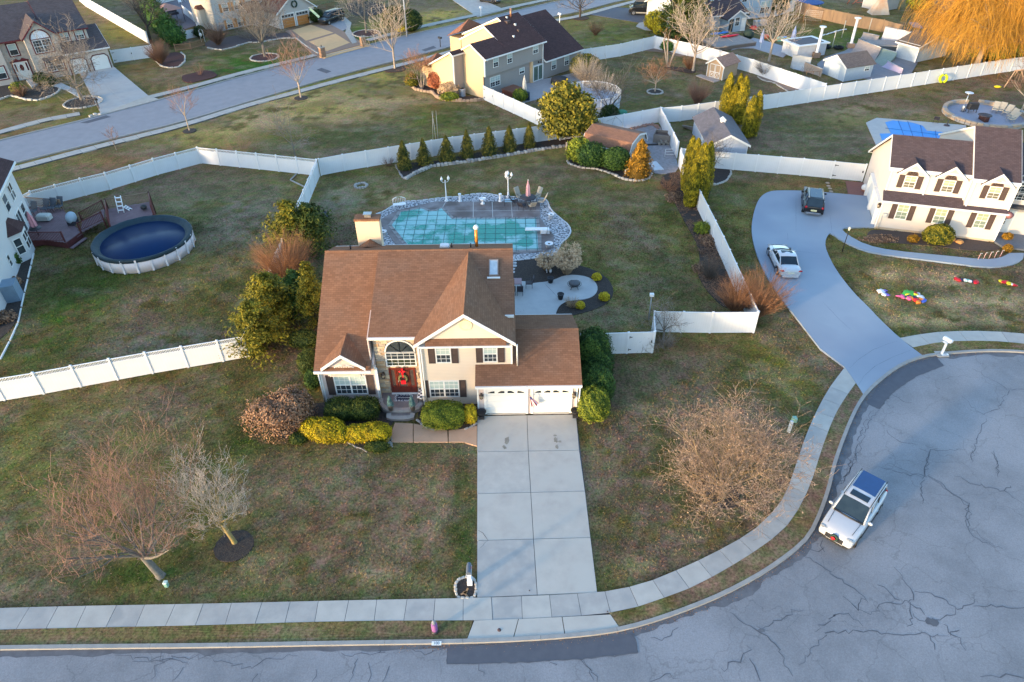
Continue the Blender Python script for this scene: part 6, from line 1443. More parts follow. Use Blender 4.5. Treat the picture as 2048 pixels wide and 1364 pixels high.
stone_edge('thin edging along the front mulch bed',GL([(640,882),(690,882),(715,895),(735,903)]),.4,.09,EDG[1])
for i in range(16):pass
rb=MB()
for i in range(60):c=G(779+rnd.uniform(-6,6),886+rnd.uniform(-9,9));rb.ball((c.x,c.y,.04),rnd.uniform(.03,.06),5,3)
rb.build('river_stones',stonem,kind='stuff')
wk=tag(empty('front_walk',(0,0,0)),kind='structure');wkm=mat('tan_walk',(.50,.30,.195),(.43,.26,.17),scale=1.5,rough=.85,detail=7,bump=.003,bscale=50)
for q in ([(790,846),(826,848),(826,885),(784,885),(779,876)],[(827,848),(895,862),(896,885),(827,885)],[(897,862),(936,857),(954,852),(954,893),(925,885),(897,885)]):
 P=GL(q);c=sum(P,Vector())/len(P);MB().prism([(p.x,p.y) for p in [x+(c-x).normalized()*.012 for x in P]],-.05,.05).build('slab',wkm,wk)
C3=lambda P:K(680,0,3.012,P)
bed('conifer_row_bed',C3([(330,985),(370,1060),(392,1078),(430,1055),(540,1003),(680,985),(830,965),(960,945),(1100,920),(1250,895),(1400,878),(1440,830),(1270,838),(1180,858),(1000,885),(880,910),(700,945),(560,975),(440,980)]),mulch,.03)
bed('brown_mulch_bed',C3([(1180,875),(1400,880),(1470,840),(1460,770),(1280,835)]),brownmulch,.04)
stone_edge('long rough stone border in front of the conifer row',GL(C3([(392,1080),(430,1058),(545,1003),(680,988),(830,965),(960,945),(1100,920),(1250,895),(1400,876)])),.42,.42,flat_=.55)
stone_edge('short timber-like border at left end of the conifer row',GL(C3([(332,990),(372,1062),(392,1080)])),.7,.16,EDG[1])
S_=lambda P:K(1100,220,6.827,P)
bed('shed_bed',S_([(235,680),(250,730),(440,790),(640,800),(800,850),(940,915),(1000,945),(1100,958),(1240,965),(1340,935),(1392,870),(1340,780),(1060,740),(460,600),(300,620)]),mulch,.03)
stone_edge('stone border of the bed before the gambrel shed, left stretch',GL(S_([(232,690),(260,735),(440,792),(640,803),(800,853),(930,910)])),.5,.26)
stone_edge('stone border around the rust-orange conifer',GL(S_([(930,912),(1000,945),(1100,960),(1240,966),(1340,938),(1395,872)])),.42,.26,EDG[2])
bed('gravel_yard',S_([(900,290),(1300,215),(1490,190),(1600,400),(1720,650),(1765,835),(1560,880),(1400,860),(1330,720),(1180,500),(1000,340)]),mat('mauve_gravel',(.34,.32,.34),(.20,.17,.165),scale=3,rough=.95,bump=.03,bscale=14,detail=8),.025)
stone_edge('dry stone heap in the back corner of the gravel yard',GL(S_([(1100,265),(1250,235),(1370,200),(1440,215),(1480,260)])),.4,.45,mat('russet_stone',(.36,.20,.15),(.2,.14,.12),scale=4))
R2_=lambda P:K(1100,200,2.728,P)
bed('fence_side_bed',R2_([(615,405),(597,462),(655,500),(680,560),(720,640),(790,760),(822,850),(800,940),(840,1020),(900,1090),(960,1140),(1100,1150),(1085,1080),(930,850),(815,600),(760,500),(720,390)]),mulch,.03)
flat('bed_dirt',R2_([(620,430),(605,460),(690,545),(720,560),(700,440)]),brownmulch,.035,sm=1)
bed('double_gate_bed',R2_([(850,370),(975,375),(985,400),(960,440),(905,460),(850,455)]),mulch,.03);stone_edge('pale stones edging the small bed by the double gate fence',GL(R2_([(985,378),(988,402),(962,442),(905,462),(850,460)])),.35,.22,EDG[2])
P_=lambda P:K(700,340,3.7926,P)
bed('patio_mulch_bed',P_([(1190,690),(1440,668),(1550,655),(1600,690),(1700,715),(1800,740),(1900,782),(1970,840),(2000,910),(1988,970),(1940,1020),(1850,1060),(1720,1098),(1620,1110),(1400,1110),(1190,1000)]),mulch,.025)
patio_m=mat('patio_concrete',(.42,.42,.42),(.34,.345,.36),scale=1.2,rough=.8,detail=7,bump=.003,bscale=50)
PT=smoothline(GL(P_([(1385,864),(1400,860),(1500,850),(1560,832),(1620,805),(1700,797),(1800,812),(1860,850),(1882,900),(1862,950),(1800,982),(1700,992),(1640,1000),(1590,1030),(1565,1075),(1560,1110)])),1)
MB().prism([(p.x,p.y) for p in GL(P_([(1120,1110),(1120,840),(1380,850)]))+PT],-.05,.06).build('patio',patio_m,kind='structure')
MB_cr=MB();crack(GL(P_([(1480,870),(1595,990)])),.012,.0645,None,.004);MB_cr.build('patio_joint',crackm,kind='structure')
stone_edge('curved paver path from pool gravel to the patio',GL(P_([(1235,695),(1232,740),(1215,790),(1200,830)])),.42,.75,patio_m,flat_=.06,name='paver_path',cat='path')
#  pool
GP=smoothloop(GL(P_([(165,350),(250,322),(330,268),(430,237),(560,233),(700,210),(830,205),(900,190),(990,180),(1060,183),(1150,200),(1260,210),(1330,205),(1440,203),(1500,232),(1512,290),(1560,340),(1640,400),(1672,440),(1676,480),(1640,525),(1592,562),(1580,610),(1550,650),(1440,668),(1300,685),(1190,694),(900,720),(400,720),(250,600),(200,450)])),2)
MB().prism([(p.x,p.y) for p in GP],-.05,.03).build('pool_gravel',gravel,kind='structure')
stone_edge('pale curved border around the pool gravel',GP+[GP[0]],.6,.13,whst,irr=.05,flat_=.7)
deckm=mat('stained_pool_deck',(.135,.105,.10),(.24,.215,.22),scale=.55,rough=.7,detail=8,contrast=.16,c3=(.11,.085,.08),s3=.5,bump=.003,bscale=30)
coping=mat('pool_coping',(.27,.255,.25),(.22,.21,.21),scale=2,rough=.8)
DK=GL(P_([(290,345),(370,308),(520,272),(640,243),(1440,243),(1445,370),(1480,420),(1545,500),(1548,590),(1480,622),(1200,645),(400,650),(285,480),(238,420),(238,375)]))
MB().prism([(p.x,p.y) for p in DK],-.05,.07).build('pool_deck',deckm,kind='structure')
CV=GL(P_([(318,425),(376,348),(385,326),(520,303),(545,300),(600,322),(655,318),(695,298),(770,378),(1410,376),(1420,500),(1428,607),(1195,614),(900,625),(480,625)]))
cp=[];cc=sum(CV,Vector())/len(CV)
for i in range(len(CV)):
 a,b,c=CV[i-1],CV[i],CV[(i+1) % len(CV)];n1=(b-a).normalized();n2=(c-b).normalized();nn=Vector((-(n1.y+n2.y),n1.x+n2.x,0)).normalized()
 if (nn.dot(b-cc)) < 0:nn=-nn
 cp.append(b+nn*.38)
n_=len(CV)
cproot=tag(empty('coping',(0,0,0)),kind='structure')
for i in range(n_):
 a,b,c,d=CV[i],CV[(i+1) % n_],cp[(i+1) % n_],cp[i];k=max(1,round((b-a).length/.9))
 for j in range(k):
  t0,t1=j/k+.012,(j+1)/k-.012;q=[a.lerp(b,t0),a.lerp(b,t1),d.lerp(c,t1),d.lerp(c,t0)]
  MB().prism([(p.x,p.y) for p in q],0,.095).build('coping_slab',coping,cproot)
pj=mat('white_joint',(.50,.49,.48));jj=MB()
for a,b in (((720,317),(1442,311)),((935,245),(935,376)),((1078,243),(1084,376)),((1222,243),(1232,375)),((730,240),(697,298))):
 a,b=GL(P_([a,b]));jj.add([(p.x,p.y,.075) for p in (offset([a,b],.028)+offset([a,b],-.028)[::-1])],[(3,2,1,0)])
jj.build('deck_joints',pj,kind='structure')
pool=thing('covered_pool',cc,'in-ground pool under a stained teal safety cover behind the main house','pool')
cvm=mat('pool_cover',(.26,.47,.48),(.20,.42,.42),scale=1.2,rough=.5,detail=6);cvs=mat('pool_cover_stain',(.015,.20,.15),(.02,.28,.22),scale=1.4,rough=.25,detail=7,contrast=.3)
sh=Vector((-cc.x,-cc.y,0))
MB(Tz(sh)).prism([(p.x,p.y) for p in CV],.05,.11).build('cover',cvm,pool)
def inside_poly(x,y,P):
 c=False;n=len(P)
 for i in range(n):
  a,b=P[i],P[i-1]
  if (a.y > y) != (b.y > y) and x < (b.x-a.x)*(y-a.y)/(b.y-a.y)+a.x:c=not c
 return c
st=[MB(Tz(sh)) for _ in range(3)];x0_,x1_,y0_,y1_=min(p.x for p in CV),max(p.x for p in CV),min(p.y for p in CV),max(p.y for p in CV);d_=.09
xs=np.arange(x0_,x1_,d_);ys=np.arange(y0_,y1_,d_);XX,YY=np.meshgrid(xs,ys,indexing='ij');nn_=noise2(XX.ravel(),YY.ravel(),1.3,91,5).reshape(XX.shape)
sA,sB=G(*P_([(560,440)])[0]),G(*P_([(1420,440)])[0]);lo_=G(*P_([(600,600)])[0]).y
for i in range(len(xs)):
 for j in range(len(ys)):
  x,y=xs[i],ys[j];q=(sA.y-y)/(sA.y-lo_);e=min(1,(x-sA.x+1.5)/1.5)
  v=nn_[i,j]+(.17*max(0,1-abs(q-.42)/.5)**.5 if -.08 < q < .92 else -.12)*(.4+.6*max(0,min(1,e)))-.01
  k=0 if v > .585 else 1 if v > .525 else 2 if v > .47 else 3
  if k < 3 and inside_poly(x,y,CV) and inside_poly(x+d_,y+d_,CV):st[k].add([(x,y,.113),(x+d_,y,.113),(x+d_,y+d_,.113),(x,y+d_,.113)],[(0,1,2,3)])
for k,m_ in enumerate((cvs,mat('cover_stain_mid',(.05,.27,.23),(.04,.22,.18),scale=1.4,rough=.3),mat('cover_stain_light',(.14,.37,.35),(.11,.33,.31),scale=1.4,rough=.4))):o=st[k].build('cover_stain',m_,pool);o['kind']='stuff'
strapm=mat('cover_strap',(.03,.10,.09),rough=.7)
def strap(a,b):
 n=400;run=None
 for i in range(n+1):
  p=a.lerp(b,i/n);ins=inside_poly(p.x,p.y,CV)
  if ins and run is None:run=p
  if (not ins or i == n) and run is not None:
   dd=(p-run);L=dd.length
   if L > .5:
    u=dd.normalized();A_,B_=run-u*.32,p+u*.32;l,r_=offset([A_,B_],.022),offset([A_,B_],-.022)
    MB(Tz(sh)).add([(q.x,q.y,.121) for q in (l[0],l[1],r_[1],r_[0])],[(3,2,1,0)]) if False else None
    m_=MB(Tz(sh));m_.add([(q.x,q.y,z) for z in (.112,.122) for q in (l[0],l[1],r_[1],r_[0])],[(7,6,5,4),(0,1,5,4),(1,2,6,5),(2,3,7,6),(3,0,4,7)]);m_.build('strap',strapm,pool)
   run=None
vt=G(*P_([(955,400)])[0]).x;stp=(G(*P_([(1030,400)])[0]).x-G(*P_([(880,400)])[0]).x)/2
for k in range(-9,8):strap(Vector((vt+k*stp,y0_-1,0)),Vector((vt+k*stp,y1_+1,0)))
y_=G(*P_([(1000,418)])[0]).y+stp*4
for k in range(12):strap(Vector((x0_-1,y_-k*stp,0)),Vector((x1_+1,y_-k*stp,0)))
bm_=mat('white_plastic',(.78,.78,.80),rough=.4)
p=G(1092,466);t=thing('diving_board',p,'white slide-like diving board at the right end of the pool','diving board');b=MB();b.bbox(-1.9,.1,-.28,.22,.42,.50,.03);b.build('board',bm_,t);b=MB();b.box(-.5,.3,-.3,.3,.08,.42);b.build('stand',bm_,t);MB().tube([(.0,-.3,.1),(.15,-.45,.5),(.1,-.3,.8)],.03,6).build('handrail',metalm,t)
def lamp3(label,px,py,n=3,rot=0):
 t=thing('garden_lamp',G(px,py,.07),label,'lamp',rot,'white garden lamps by the pool');b=MB();b.lathe([(.22,0),(.2,.1),(.1,.16),(.09,.5),(.06,.55),(.05,2.1),(.07,2.15),(.04,2.2)],n=10);b.build('post',bm_,t)
 for k in range(n):
  a=2*math.pi*k/n if n == 3 else math.pi*k;r=.34 if not (n == 3 and False) else 0
  b=MB();b.tube([(0,0,2.0),(r*.7*math.cos(a),r*.7*math.sin(a),2.0),(r*math.cos(a),r*math.sin(a),2.15)],.025,6);arm=b.build('arm',bm_,t)
  g=MB();g.lathe([(.05,2.15),(.13,2.3),(.14,2.4),(.05,2.55),(.01,2.66)],(r*math.cos(a),r*math.sin(a)),8);g.build('globe',mat('frosted_globe',(.75,.75,.74),rough=.3),arm)
 if n == 3:g=MB();g.lathe([(.05,2.3),(.14,2.45),(.14,2.55),(.04,2.72),(.01,2.82)],n=8);g.build('globe',mat('frosted_globe',(.75,.75,.74)),t)
lamp3('white twin-globe garden lamp at left behind the pool',893,402,2,.3);lamp3('white triple-globe garden lamp at right behind the pool',1016.5,394,3,R_(0))
for l_,px in (('white pedestal left of the urn behind the pool',920),('white pedestal right of the urn behind the pool',1000.6)):t=thing('pedestal',G(px,403.3,.03),l_,'pedestal',0,'white pedestals');MB().lathe([(.2,0),(.2,.08),(.13,.14),(.11,.7),(.16,.78),(.16,.85)],n=8,smooth=False).build('column',bm_,t)
t=thing('urn',G(965.5,408,.07),'white urn planter on the deck edge between two pedestals','urn');MB().lathe([(.2,0),(.2,.1),(.08,.16),(.08,.3),(.3,.55),(.34,.62),(.3,.62),(.25,.55)],n=14).build('bowl',bm_,t)
def pot(label,px,py,r,h,m,z=.05,name='plant_pot',plant=None,tall=0):
 t=thing(name,G(px,py,z),label,'plant pot');MB().lathe([(r*.68,0),(r,h*.9),(r*1.08,h*.92),(r*1.08,h),(r*.9,h),(r*.85,h*.85)],n=14).build('pot',m,t);MB().lathe([(r*.84,h*.83),(r*.1,h*.86)],n=12).build('soil',mulch,t)
 if plant:
  V,F,T_=coneleaves(h+tall,r*1.15,900,.05,.8,z0=h*.8,lump=.15);np_obj('foliage',V,F,plant,t,T_)
 return t
blackpot=mat('black_pot',(.03,.03,.035),rough=.5);brp=mat('bronze_pot',(.20,.15,.11),(.14,.10,.08),rough=.5)
pot('white pot on the right bulge of the pool gravel',1102,437,.28,.5,bm_,.03);pot('large white pot at lower right of the pool gravel',1098,495,.34,.45,bm_,.03);pot('white pot left of the pool by the chimney',768,470,.28,.42,bm_,.03)
pot('black pot at the top edge of the patio',1101,565,.26,.48,blackpot);pot('black pot in the middle of the patio neck',1121,598,.26,.5,blackpot)
def chair(label,loc,rz,m,mm,group=None,h=1.05,w=.58,seat=.42,rec=.18,name='patio_chair'):
 t=thing(name,loc,label,'chair',rz,group)
 MB().bbox(-w/2,w/2,-.28,.28,seat-.03,seat+.05,.02).build('seat',m,t)
 b=MB();b.add([(-w/2,.24,seat+.05),(w/2,.24,seat+.05),(w/2,.24+rec*2,h),(-w/2,.24+rec*2,h),(-w/2,.30,seat+.05),(w/2,.30,seat+.05),(w/2,.30+rec*2,h),(-w/2,.30+rec*2,h)],[(0,1,2,3),(7,6,5,4),(0,4,5,1),(2,6,7,3),(1,5,6,2),(0,3,7,4)]);b.build('backrest',m,t)
 for x in (-w/2+.03,w/2-.03):
  for y in (-.25,.25):MB().tube([(x,y,0),(x,y,seat)],.018,5).build('leg',mm,t)
  MB().tube([(x,-.25,seat),(x,-.27,seat+.22),(x,.30,seat+.25)],.02,5).build('armrest',mm,t)
 return t
beige=mat('beige_sling',(.36,.32,.26),(.31,.27,.22),rough=.8);pink=mat('faded_pink_fabric',(.55,.30,.33),(.46,.24,.28),scale=4,rough=.85);iron=mat('wrought_iron',(.045,.04,.05),rough=.6)
tp=G(1056,408,.07);t=thing('patio_table',tp,'round dark wrought-iron table with pink umbrella behind the pool','table');b=MB();b.lathe([(.75,.70),(.78,.71),(.78,.74),(.1,.745)],n=24);b.build('tabletop',iron,t);[MB().tube([(.15*math.cos(a),.15*math.sin(a),.70),(.5*math.cos(a),.5*math.sin(a),0)],.025,5).build('leg',iron,t) for a in (0.8,2.4,3.9,5.5)]
def umbrella(label,p,h,m,name='closed_umbrella',r=.17,z0=.9):
 t=thing(name,p,label,'umbrella');MB().tube([(0,0,0),(0,0,h)],.025,6).build('pole',trim,t);b=MB();n=12;pr=[(r*1.1,z0),(r*1.25,z0+.12),(r*.9,(z0+h)*.55),(r*.5,h*.85),(.03,h-.02)];k=len(pr)
 vs=[(r_*(1+(.22 if j % 2 else -.15))*math.cos(2*math.pi*j/n),r_*(1+(.22 if j % 2 else -.15))*math.sin(2*math.pi*j/n),z) for r_,z in pr for j in range(n)]
 b.add(vs,[(i*n+j,i*n+(j+1) % n,(i+1)*n+(j+1) % n,(i+1)*n+j) for i in range(k-1) for j in range(n)]+[tuple(range((k-1)*n,k*n)),tuple(range(n-1,-1,-1))]);b.build('canopy',m,t);MB().ball((0,0,h+.02),.05,6,4).build('finial',trim,t);return t
umbrella('closed faded pink umbrella standing through the round iron table',tp,2.5,pink)
for i,(dx,dy,l_) in enumerate(((-.75,.85,'beige high-back patio chair behind the iron table, left of the umbrella'),(.85,.8,'beige high-back patio chair behind the iron table, right of the umbrella'),(1.25,-.2,'beige patio chair at the right side of the iron table'),(.35,-1.1,'beige patio chair in front of the iron table, right one'),(-.6,-1.1,'dark patio chair in front of the iron table'),(-1.25,-.2,'dark patio chair at the left side of the iron table'))):
 chair(l_,tp+Vector((dx,dy,0)),math.atan2(dy,dx)-math.pi/2,beige if i < 4 else iron,iron,'chairs around the iron table',h=1.2 if i < 3 else 1.0)
t=thing('side_table',G(1019.5,409,.07),'small table with light blue top left of the iron table set','table');MB().bbox(-.5,.5,-.32,.32,.42,.47).build('tabletop',mat('pale_blue',(.28,.45,.58),rough=.3),t);b=MB()
for x in (-.5,.5):
 for y in (-.32,.32):MB().tube([(x,y,0),(x,y,.75)],.022,5).build('leg',iron,t)
MB().tube([(-.5,.32,.75),(.5,.32,.75),(.5,-.32,.6),(-.5,-.32,.6),(-.5,.32,.75)],.022,5).build('rail',iron,t)
t=thing('garden_bench',G(799.7,416,.03),'ornate white metal bench at the left end of the pool gravel','bench',R_(12));b=MB();b.bbox(-.62,.62,-.25,.25,.42,.46);b.build('seat',bm_,t);b=MB();b.tube([(-.6,.25,.45),(-.62,.3,.85),(-.3,.32,1.0),(0,.33,1.06),(.3,.32,1.0),(.62,.3,.85),(.6,.25,.45)],.03,6)
for k in range(7):b.tube([(-.5+k*.167,.26,.45),(-.5+k*.167,.31,.95)],.014,4)
b.build('backrest',bm_,t);[MB().tube([(x,y,.44),(x*.95,y,0)],.025,5).build('leg',bm_,t) for x in (-.58,.58) for y in (-.22,.22)]
c=G(722,372);stone_edge('ring of pale stones of a fire pit on the worn lawn',[c+Vector((.62*math.cos(2*math.pi*i/14),.62*math.sin(2*math.pi*i/14),0)) for i in range(15)],.27,.24,EDG[0],name='fire_ring',cat='fire ring',flat_=.7)
rt=mat('rose_tabletop',(.30,.19,.20),(.24,.15,.16),rough=.6)
t=thing('dining_table',G(1030,578,.06),'rectangular rose-brown outdoor dining table partly behind the main house','table');MB().bbox(-1.0,.55,-.42,.48,.70,.76).build('tabletop',rt,t);[MB().box(x-.03,x+.03,y-.03,y+.03,0,.7).build('leg',iron,t) for x in (-.9,.5) for y in (-.38,.42)]
for l_,px,py,r in (('black patio chair in front of the dining table, left',1025,588,math.pi),('black patio chair in front of the dining table, right',1040,588,math.pi),('black patio chair at the right end of the dining table',1058,574,-math.pi/2)):chair(l_,G(px,py,.06),r,iron,iron,'black chairs at the dining table',h=1.0,w=.5,rec=.06)
t=thing('fire_bowl',G(1148.5,576,.06),'round black metal fire bowl with dome lid on the patio','fire pit');b=MB();b.lathe([(.1,.25),(.35,.3),(.46,.42),(.48,.44),(.46,.44)],n=20);b.build('bowl',blackm,t);b=MB();b.lathe([(.42,.44),(.36,.56),(.2,.65),(.03,.68)],n=16);b.build('lid',mat('mesh_lid',(.06,.065,.075),(.12,.12,.13),scale=30),t);b=MB();b.tube([(.56*math.cos(2*math.pi*i/20),.56*math.sin(2*math.pi*i/20),.42) for i in range(21)],.02,5);b.build('ring_handle',blackm,t);[MB().tube([(.3*math.cos(a),.3*math.sin(a),.3),(.42*math.cos(a),.42*math.sin(a),0)],.02,5).build('leg',blackm,t) for a in (.8,2.4,3.9,5.5)]
t=thing('white_pipe',G(1094,546),'two white drain pipes sticking out of the black mulch','pipe');MB().tube([(0,0,0),(-.12,.05,.7)],.05,7).build('pipe',bm_,t);MB().tube([(.3,.05,0),(.3,.05,.3)],.1,8).build('pipe',bm_,t)
t=thing('light_post',G(1297,640),'grey post with a small camera box at the front fence corner','post');MB().tube([(0,0,0),(0,0,2.3)],.05,6).build('pole',mat('post_grey',(.3,.3,.3)),t);MB().box(-.15,.15,-.12,.12,2.2,2.4).build('box',trim,t)
#  main house front things
potp=leafmat('blue_spruce',(.06,.12,.12),(.16,.28,.28))
pot('left bronze pot with small blue-green tree on the porch',782,820,.19,.48,brp,.40,'potted_tree',potp,.75);pot('right bronze pot with small blue-green tree on the porch',825.5,820,.19,.48,brp,.40,'potted_tree',potp,.75)
t=thing('doormat',(AX-.05,34.25,.388),'navy doormat with white writing and checked rim before the red door','doormat');MB().box(-.62,.62,-.33,.33,0,.012).build('rim',mat('check_rim',(.5,.5,.5),(.03,.04,.07),scale=14,detail=0,contrast=.01),t);MB().box(-.46,.46,-.2,.2,.012,.02).build('mat',mat('navy_mat',(.02,.025,.05)),t)
text_part('writing','Welcome',.21,trim,t,(0,0,.024))
chk=mat('buffalo_check',(.75,.75,.75));N=chk.node_tree.nodes;L=chk.node_tree.links;ck=N.new('ShaderNodeTexChecker');ck.inputs['Scale'].default_value=6.5;ck.inputs['Color1'].default_value=(.02,.02,.03,1);ck.inputs['Color2'].default_value=(.7,.7,.72,1);tcc=N.new('ShaderNodeTexCoord');L.new(tcc.outputs['UV'],ck.inputs['Vector']);L.new(ck.outputs['Color'],N['Principled BSDF'].inputs['Base Color'])
t=thing('porch_bench',(-6.02,34.2,.39),'narrow porch bench under a black and white checked throw','bench');MB().bbox(-.17,.17,-.5,.5,.36,.46,.02).build('throw',chk,t);MB().box(-.18,-.172,-.4,.4,.08,.37).build('throw_side',chk,t);[MB().box(x-.025,x+.025,y-.025,y+.025,0,.36).build('leg',blackm,t) for x in (-.13,.13) for y in (-.42,.42)]
t=thing('door_wreath',(AX,34.68,1.72),'green wreath with red bow hanging on the red-brown front door','wreath');b=MB();b.tube([(.25*math.cos(2*math.pi*i/18),-.03,.25*math.sin(2*math.pi*i/18)) for i in range(19)],.08,6);b.build('ring',mat('wreath_mix',(.03,.05,.015),(.22,.19,.08),scale=14),t);b=MB();rdm=mat('red_ribbon',(.65,.01,.02),rough=.5);b.box(-.06,.06,-.07,-.02,.1,.85);b.box(-.16,.16,-.12,-.03,-.42,-.12);b.ball((-.12,-.1,.62),(.12,.04,.07),8,5);b.ball((.12,-.1,.62),(.12,.04,.07),8,5);b.build('bow',rdm,t)
t=thing('flag',(1.05,32.9,1.55),'red and white striped flag hanging between the garage doors','flag');MB().tube([(0,.05,0),(.02,-.35,.35)],.018,6).build('pole',metalm,t)
flr=mat('flag_red',(.45,.02,.05));flw=mat('flag_white',(.7,.7,.75));flb=mat('flag_blue',(.03,.04,.16))
for k in range(7):
 a0_,a1_=k/7,(k+1)/7
 pt=lambda a,s_:(.02+s_*(.12+.50*a),-.32+.10*math.sin(a*9)*s_,.33-s_*(.95-.28*a))
 b=MB();b.add([pt(a0_,0.05),pt(a1_,.05),pt(a1_,1),pt(a0_,1)],[(0,1,2,3)]);b.build('stripe',flr if k % 2 == 0 else flw,t)
b=MB();b.add([(.0,-.335,.36),(.12,-.335,.30),(.20,-.35,.1),(.06,-.35,.05)],[(0,1,2,3)]);b.build('canton',flb,t)
def ironurn(label,x,y):
 t=thing('iron_planter',(x,y,.06),label,'planter');MB().box(-.17,.17,-.17,.17,0,.26).build('base',blackm,t);MB().lathe([(.12,.26),(.22,.34),(.29,.52),(.31,.55),(.27,.55),(.2,.45)],n=14).build('bowl',blackm,t)
ironurn('black urn planter at the left side of the garage',-2.0,32.6);ironurn('black urn planter at the right side of the garage',3.98,32.62)
t=thing('yard_sign',G(733,888),'small white sign in the bed before the golden shrubs','sign');b=MB();b.add([(-.14,0,.12),(.16,.02,.10),(.12,.10,.52),(-.18,.08,.54),(-.14,.03,.12),(.16,.05,.10),(.12,.13,.52),(-.18,.11,.54)],[(0,1,2,3),(7,6,5,4),(3,2,6,7),(0,3,7,4),(1,5,6,2)]);b.build('board',trim,t);MB().tube([(0,.06,0),(0,.06,.3)],.02,5).build('stake',trim,t)
t=thing('mailbox',G(940,1168),'white stepped mailbox post with slate mailbox in stone-edged mulch','mailbox');b=MB();b.box(-.13,.13,-.13,.13,0,.42);b.build('base',vinylp,t);b=MB();b.box(-.065,.065,-.065,.065,.42,1.12);b.box(-.10,.10,-.10,.10,.42,.56);b.build('post',vinylp,t);b=MB();b.box(-.13,.13,-.26,.30,1.12,1.17);b.build('platform',vinylp,t)
b=MB();pr=[(-.11,1.17),(-.11,1.30)]+[(.11*math.cos(math.pi-math.pi*i/8),1.30+.11*math.sin(math.pi*i/8)) for i in range(9)]+[(.11,1.17)];b.ext(pr,'y',-.27,.30);b.build('mailbox_body',mat('slate_box',(.10,.12,.16),(.07,.09,.12),rough=.4),t);MB().box(.112,.125,.0,.14,1.26,1.34).build('signal_flag',rdm,t)
mr=smoothloop(GL(K(820,1100,6.822,[(650,660),(620,560),(620,450),(700,380),(840,370),(900,440),(905,560),(890,655),(770,670)])),1);MB().prism([(p.x,p.y) for p in mr],-.1,.03).build('mailbox_bed',mulch,kind='structure');stone_edge('cut stones around the mailbox bed',mr+[mr[0]],.22,.13,EDG[2],flat_=.8)
for px,py,a,l_ in ((928,1186,.5,'left'),(933,1182,1.2,'upper right'),(931,1188,2.2,'lowest')):p=G(px,py,.05);tag(MB(Tz(-p)).cbox(p,(.34,.09,.03),a).build('dry_leaf',mat('husk',(.45,.25,.12),(.3,.16,.08)),loc=p),l_+' dry tan husk of three lying in the mailbox bed','leaf','dry leaves in the mailbox bed')
t=thing('marker_post',G(870,1263,.1),'short pink and purple post with black foot on the verge','post');b=MB();b.lathe([(.2,0),(.18,.08),(.13,.12)],n=10);b.build('foot',blackm,t);b=MB();b.lathe([(.13,.12),(.15,.2),(.15,.62),(.10,.72)],n=12);b.build('body',mat('pink_purple',(.32,.10,.27),(.16,.09,.24),scale=5),t);MB().lathe([(.10,.72),(.12,.78),(.05,.92),(.01,.95)],n=8).build('cap',mat('grey_cap',(.22,.22,.25)),t)
def plate(label,px,py,txt,rz,w_=.45):
 p=G(px,py,.15);t=thing('house_number',p,label,'house number',rz);MB().box(-w_/2,w_/2,-.1,.1,-.004,.004).build('plate',mat('white_paint',(.8,.8,.8)),t);text_part('number',txt,.19,blackm,t,(0,0,.006))
plate('white painted number plate on the kerb left of the drive apron',873,1286.5,'100',0);plate('white painted number plate on the kerb below the white mailbox',1890,709,'102',R_(3),.5)
dot=mat('valve_cap',(.10,.06,.06)); 
for l_,px,py,r,z in (('round rusty cap set in the drive apron',998.5,1260,.09,.112),('small black cap at the foot of the main drive',1059,1181,.035,.09),('small black cap in the pavement right of the drive',1215,1223,.035,.11)):p=G(px,py,z);tag(MB().lathe([(r,0),(r,.012),(.01,.014)],n=14).build('valve_cap',dot,loc=p),l_,'valve cap')
t=thing('utility_pedestal',G(334,1172),'small green and white utility box at lower left of the lawn','utility box');MB().bbox(-.1,.1,-.1,.1,0,.3).build('box',mat('utility_green',(.22,.40,.33),rough=.5),t);MB().bbox(-.11,.11,-.11,.11,.3,.36).build('cap',mat('utility_cap',(.55,.65,.6)),t)
t=thing('utility_pedestal',G(1588,842),'small green utility box behind the white one near the curved pavement','utility box');MB().bbox(-.14,.14,-.16,.16,0,.32).build('box',mat('utility_green',(.22,.40,.33)),t)
t=thing('utility_marker',G(1577,864),'upright white utility pedestal near the curved pavement','utility box');MB().bbox(-.09,.09,-.09,.09,0,.95).build('box',mat('marker_white',(.62,.64,.66)),t)
t=thing('mailbox',G(1883,708,.1),'white mailbox on a white post at the curve of the kerb','mailbox');MB().box(-.06,.06,-.06,.06,0,1.15).build('post',vinylp,t);b=MB(Rz(.5));b.ext([(x_,z_-0.0) for x_,z_ in [(a_*1.3,z__) for a_,z__ in pr]],'y',-.3,.3);b.build('mailbox_body',bm_,t);MB().box(-.4,.4,-.3,.3,-.05,.03).build('base_slab',concrete2,t); 
b=MB(Rz(.5));b.box(-.3,.3,-.15,.15,1.08,1.14);b.build('platform',vinylp,t)
t=thing('lamp_post',G(1684,504),'thin black lamp post beside the curved walk','lamp post');MB().tube([(0,0,0),(0,0,2.1)],.035,6).build('pole',blackm,t);MB().lathe([(.06,2.1),(.11,2.25),(.12,2.35),(.03,2.45)],n=6).build('lantern',mat('lantern_pale',(.6,.58,.5)),t)
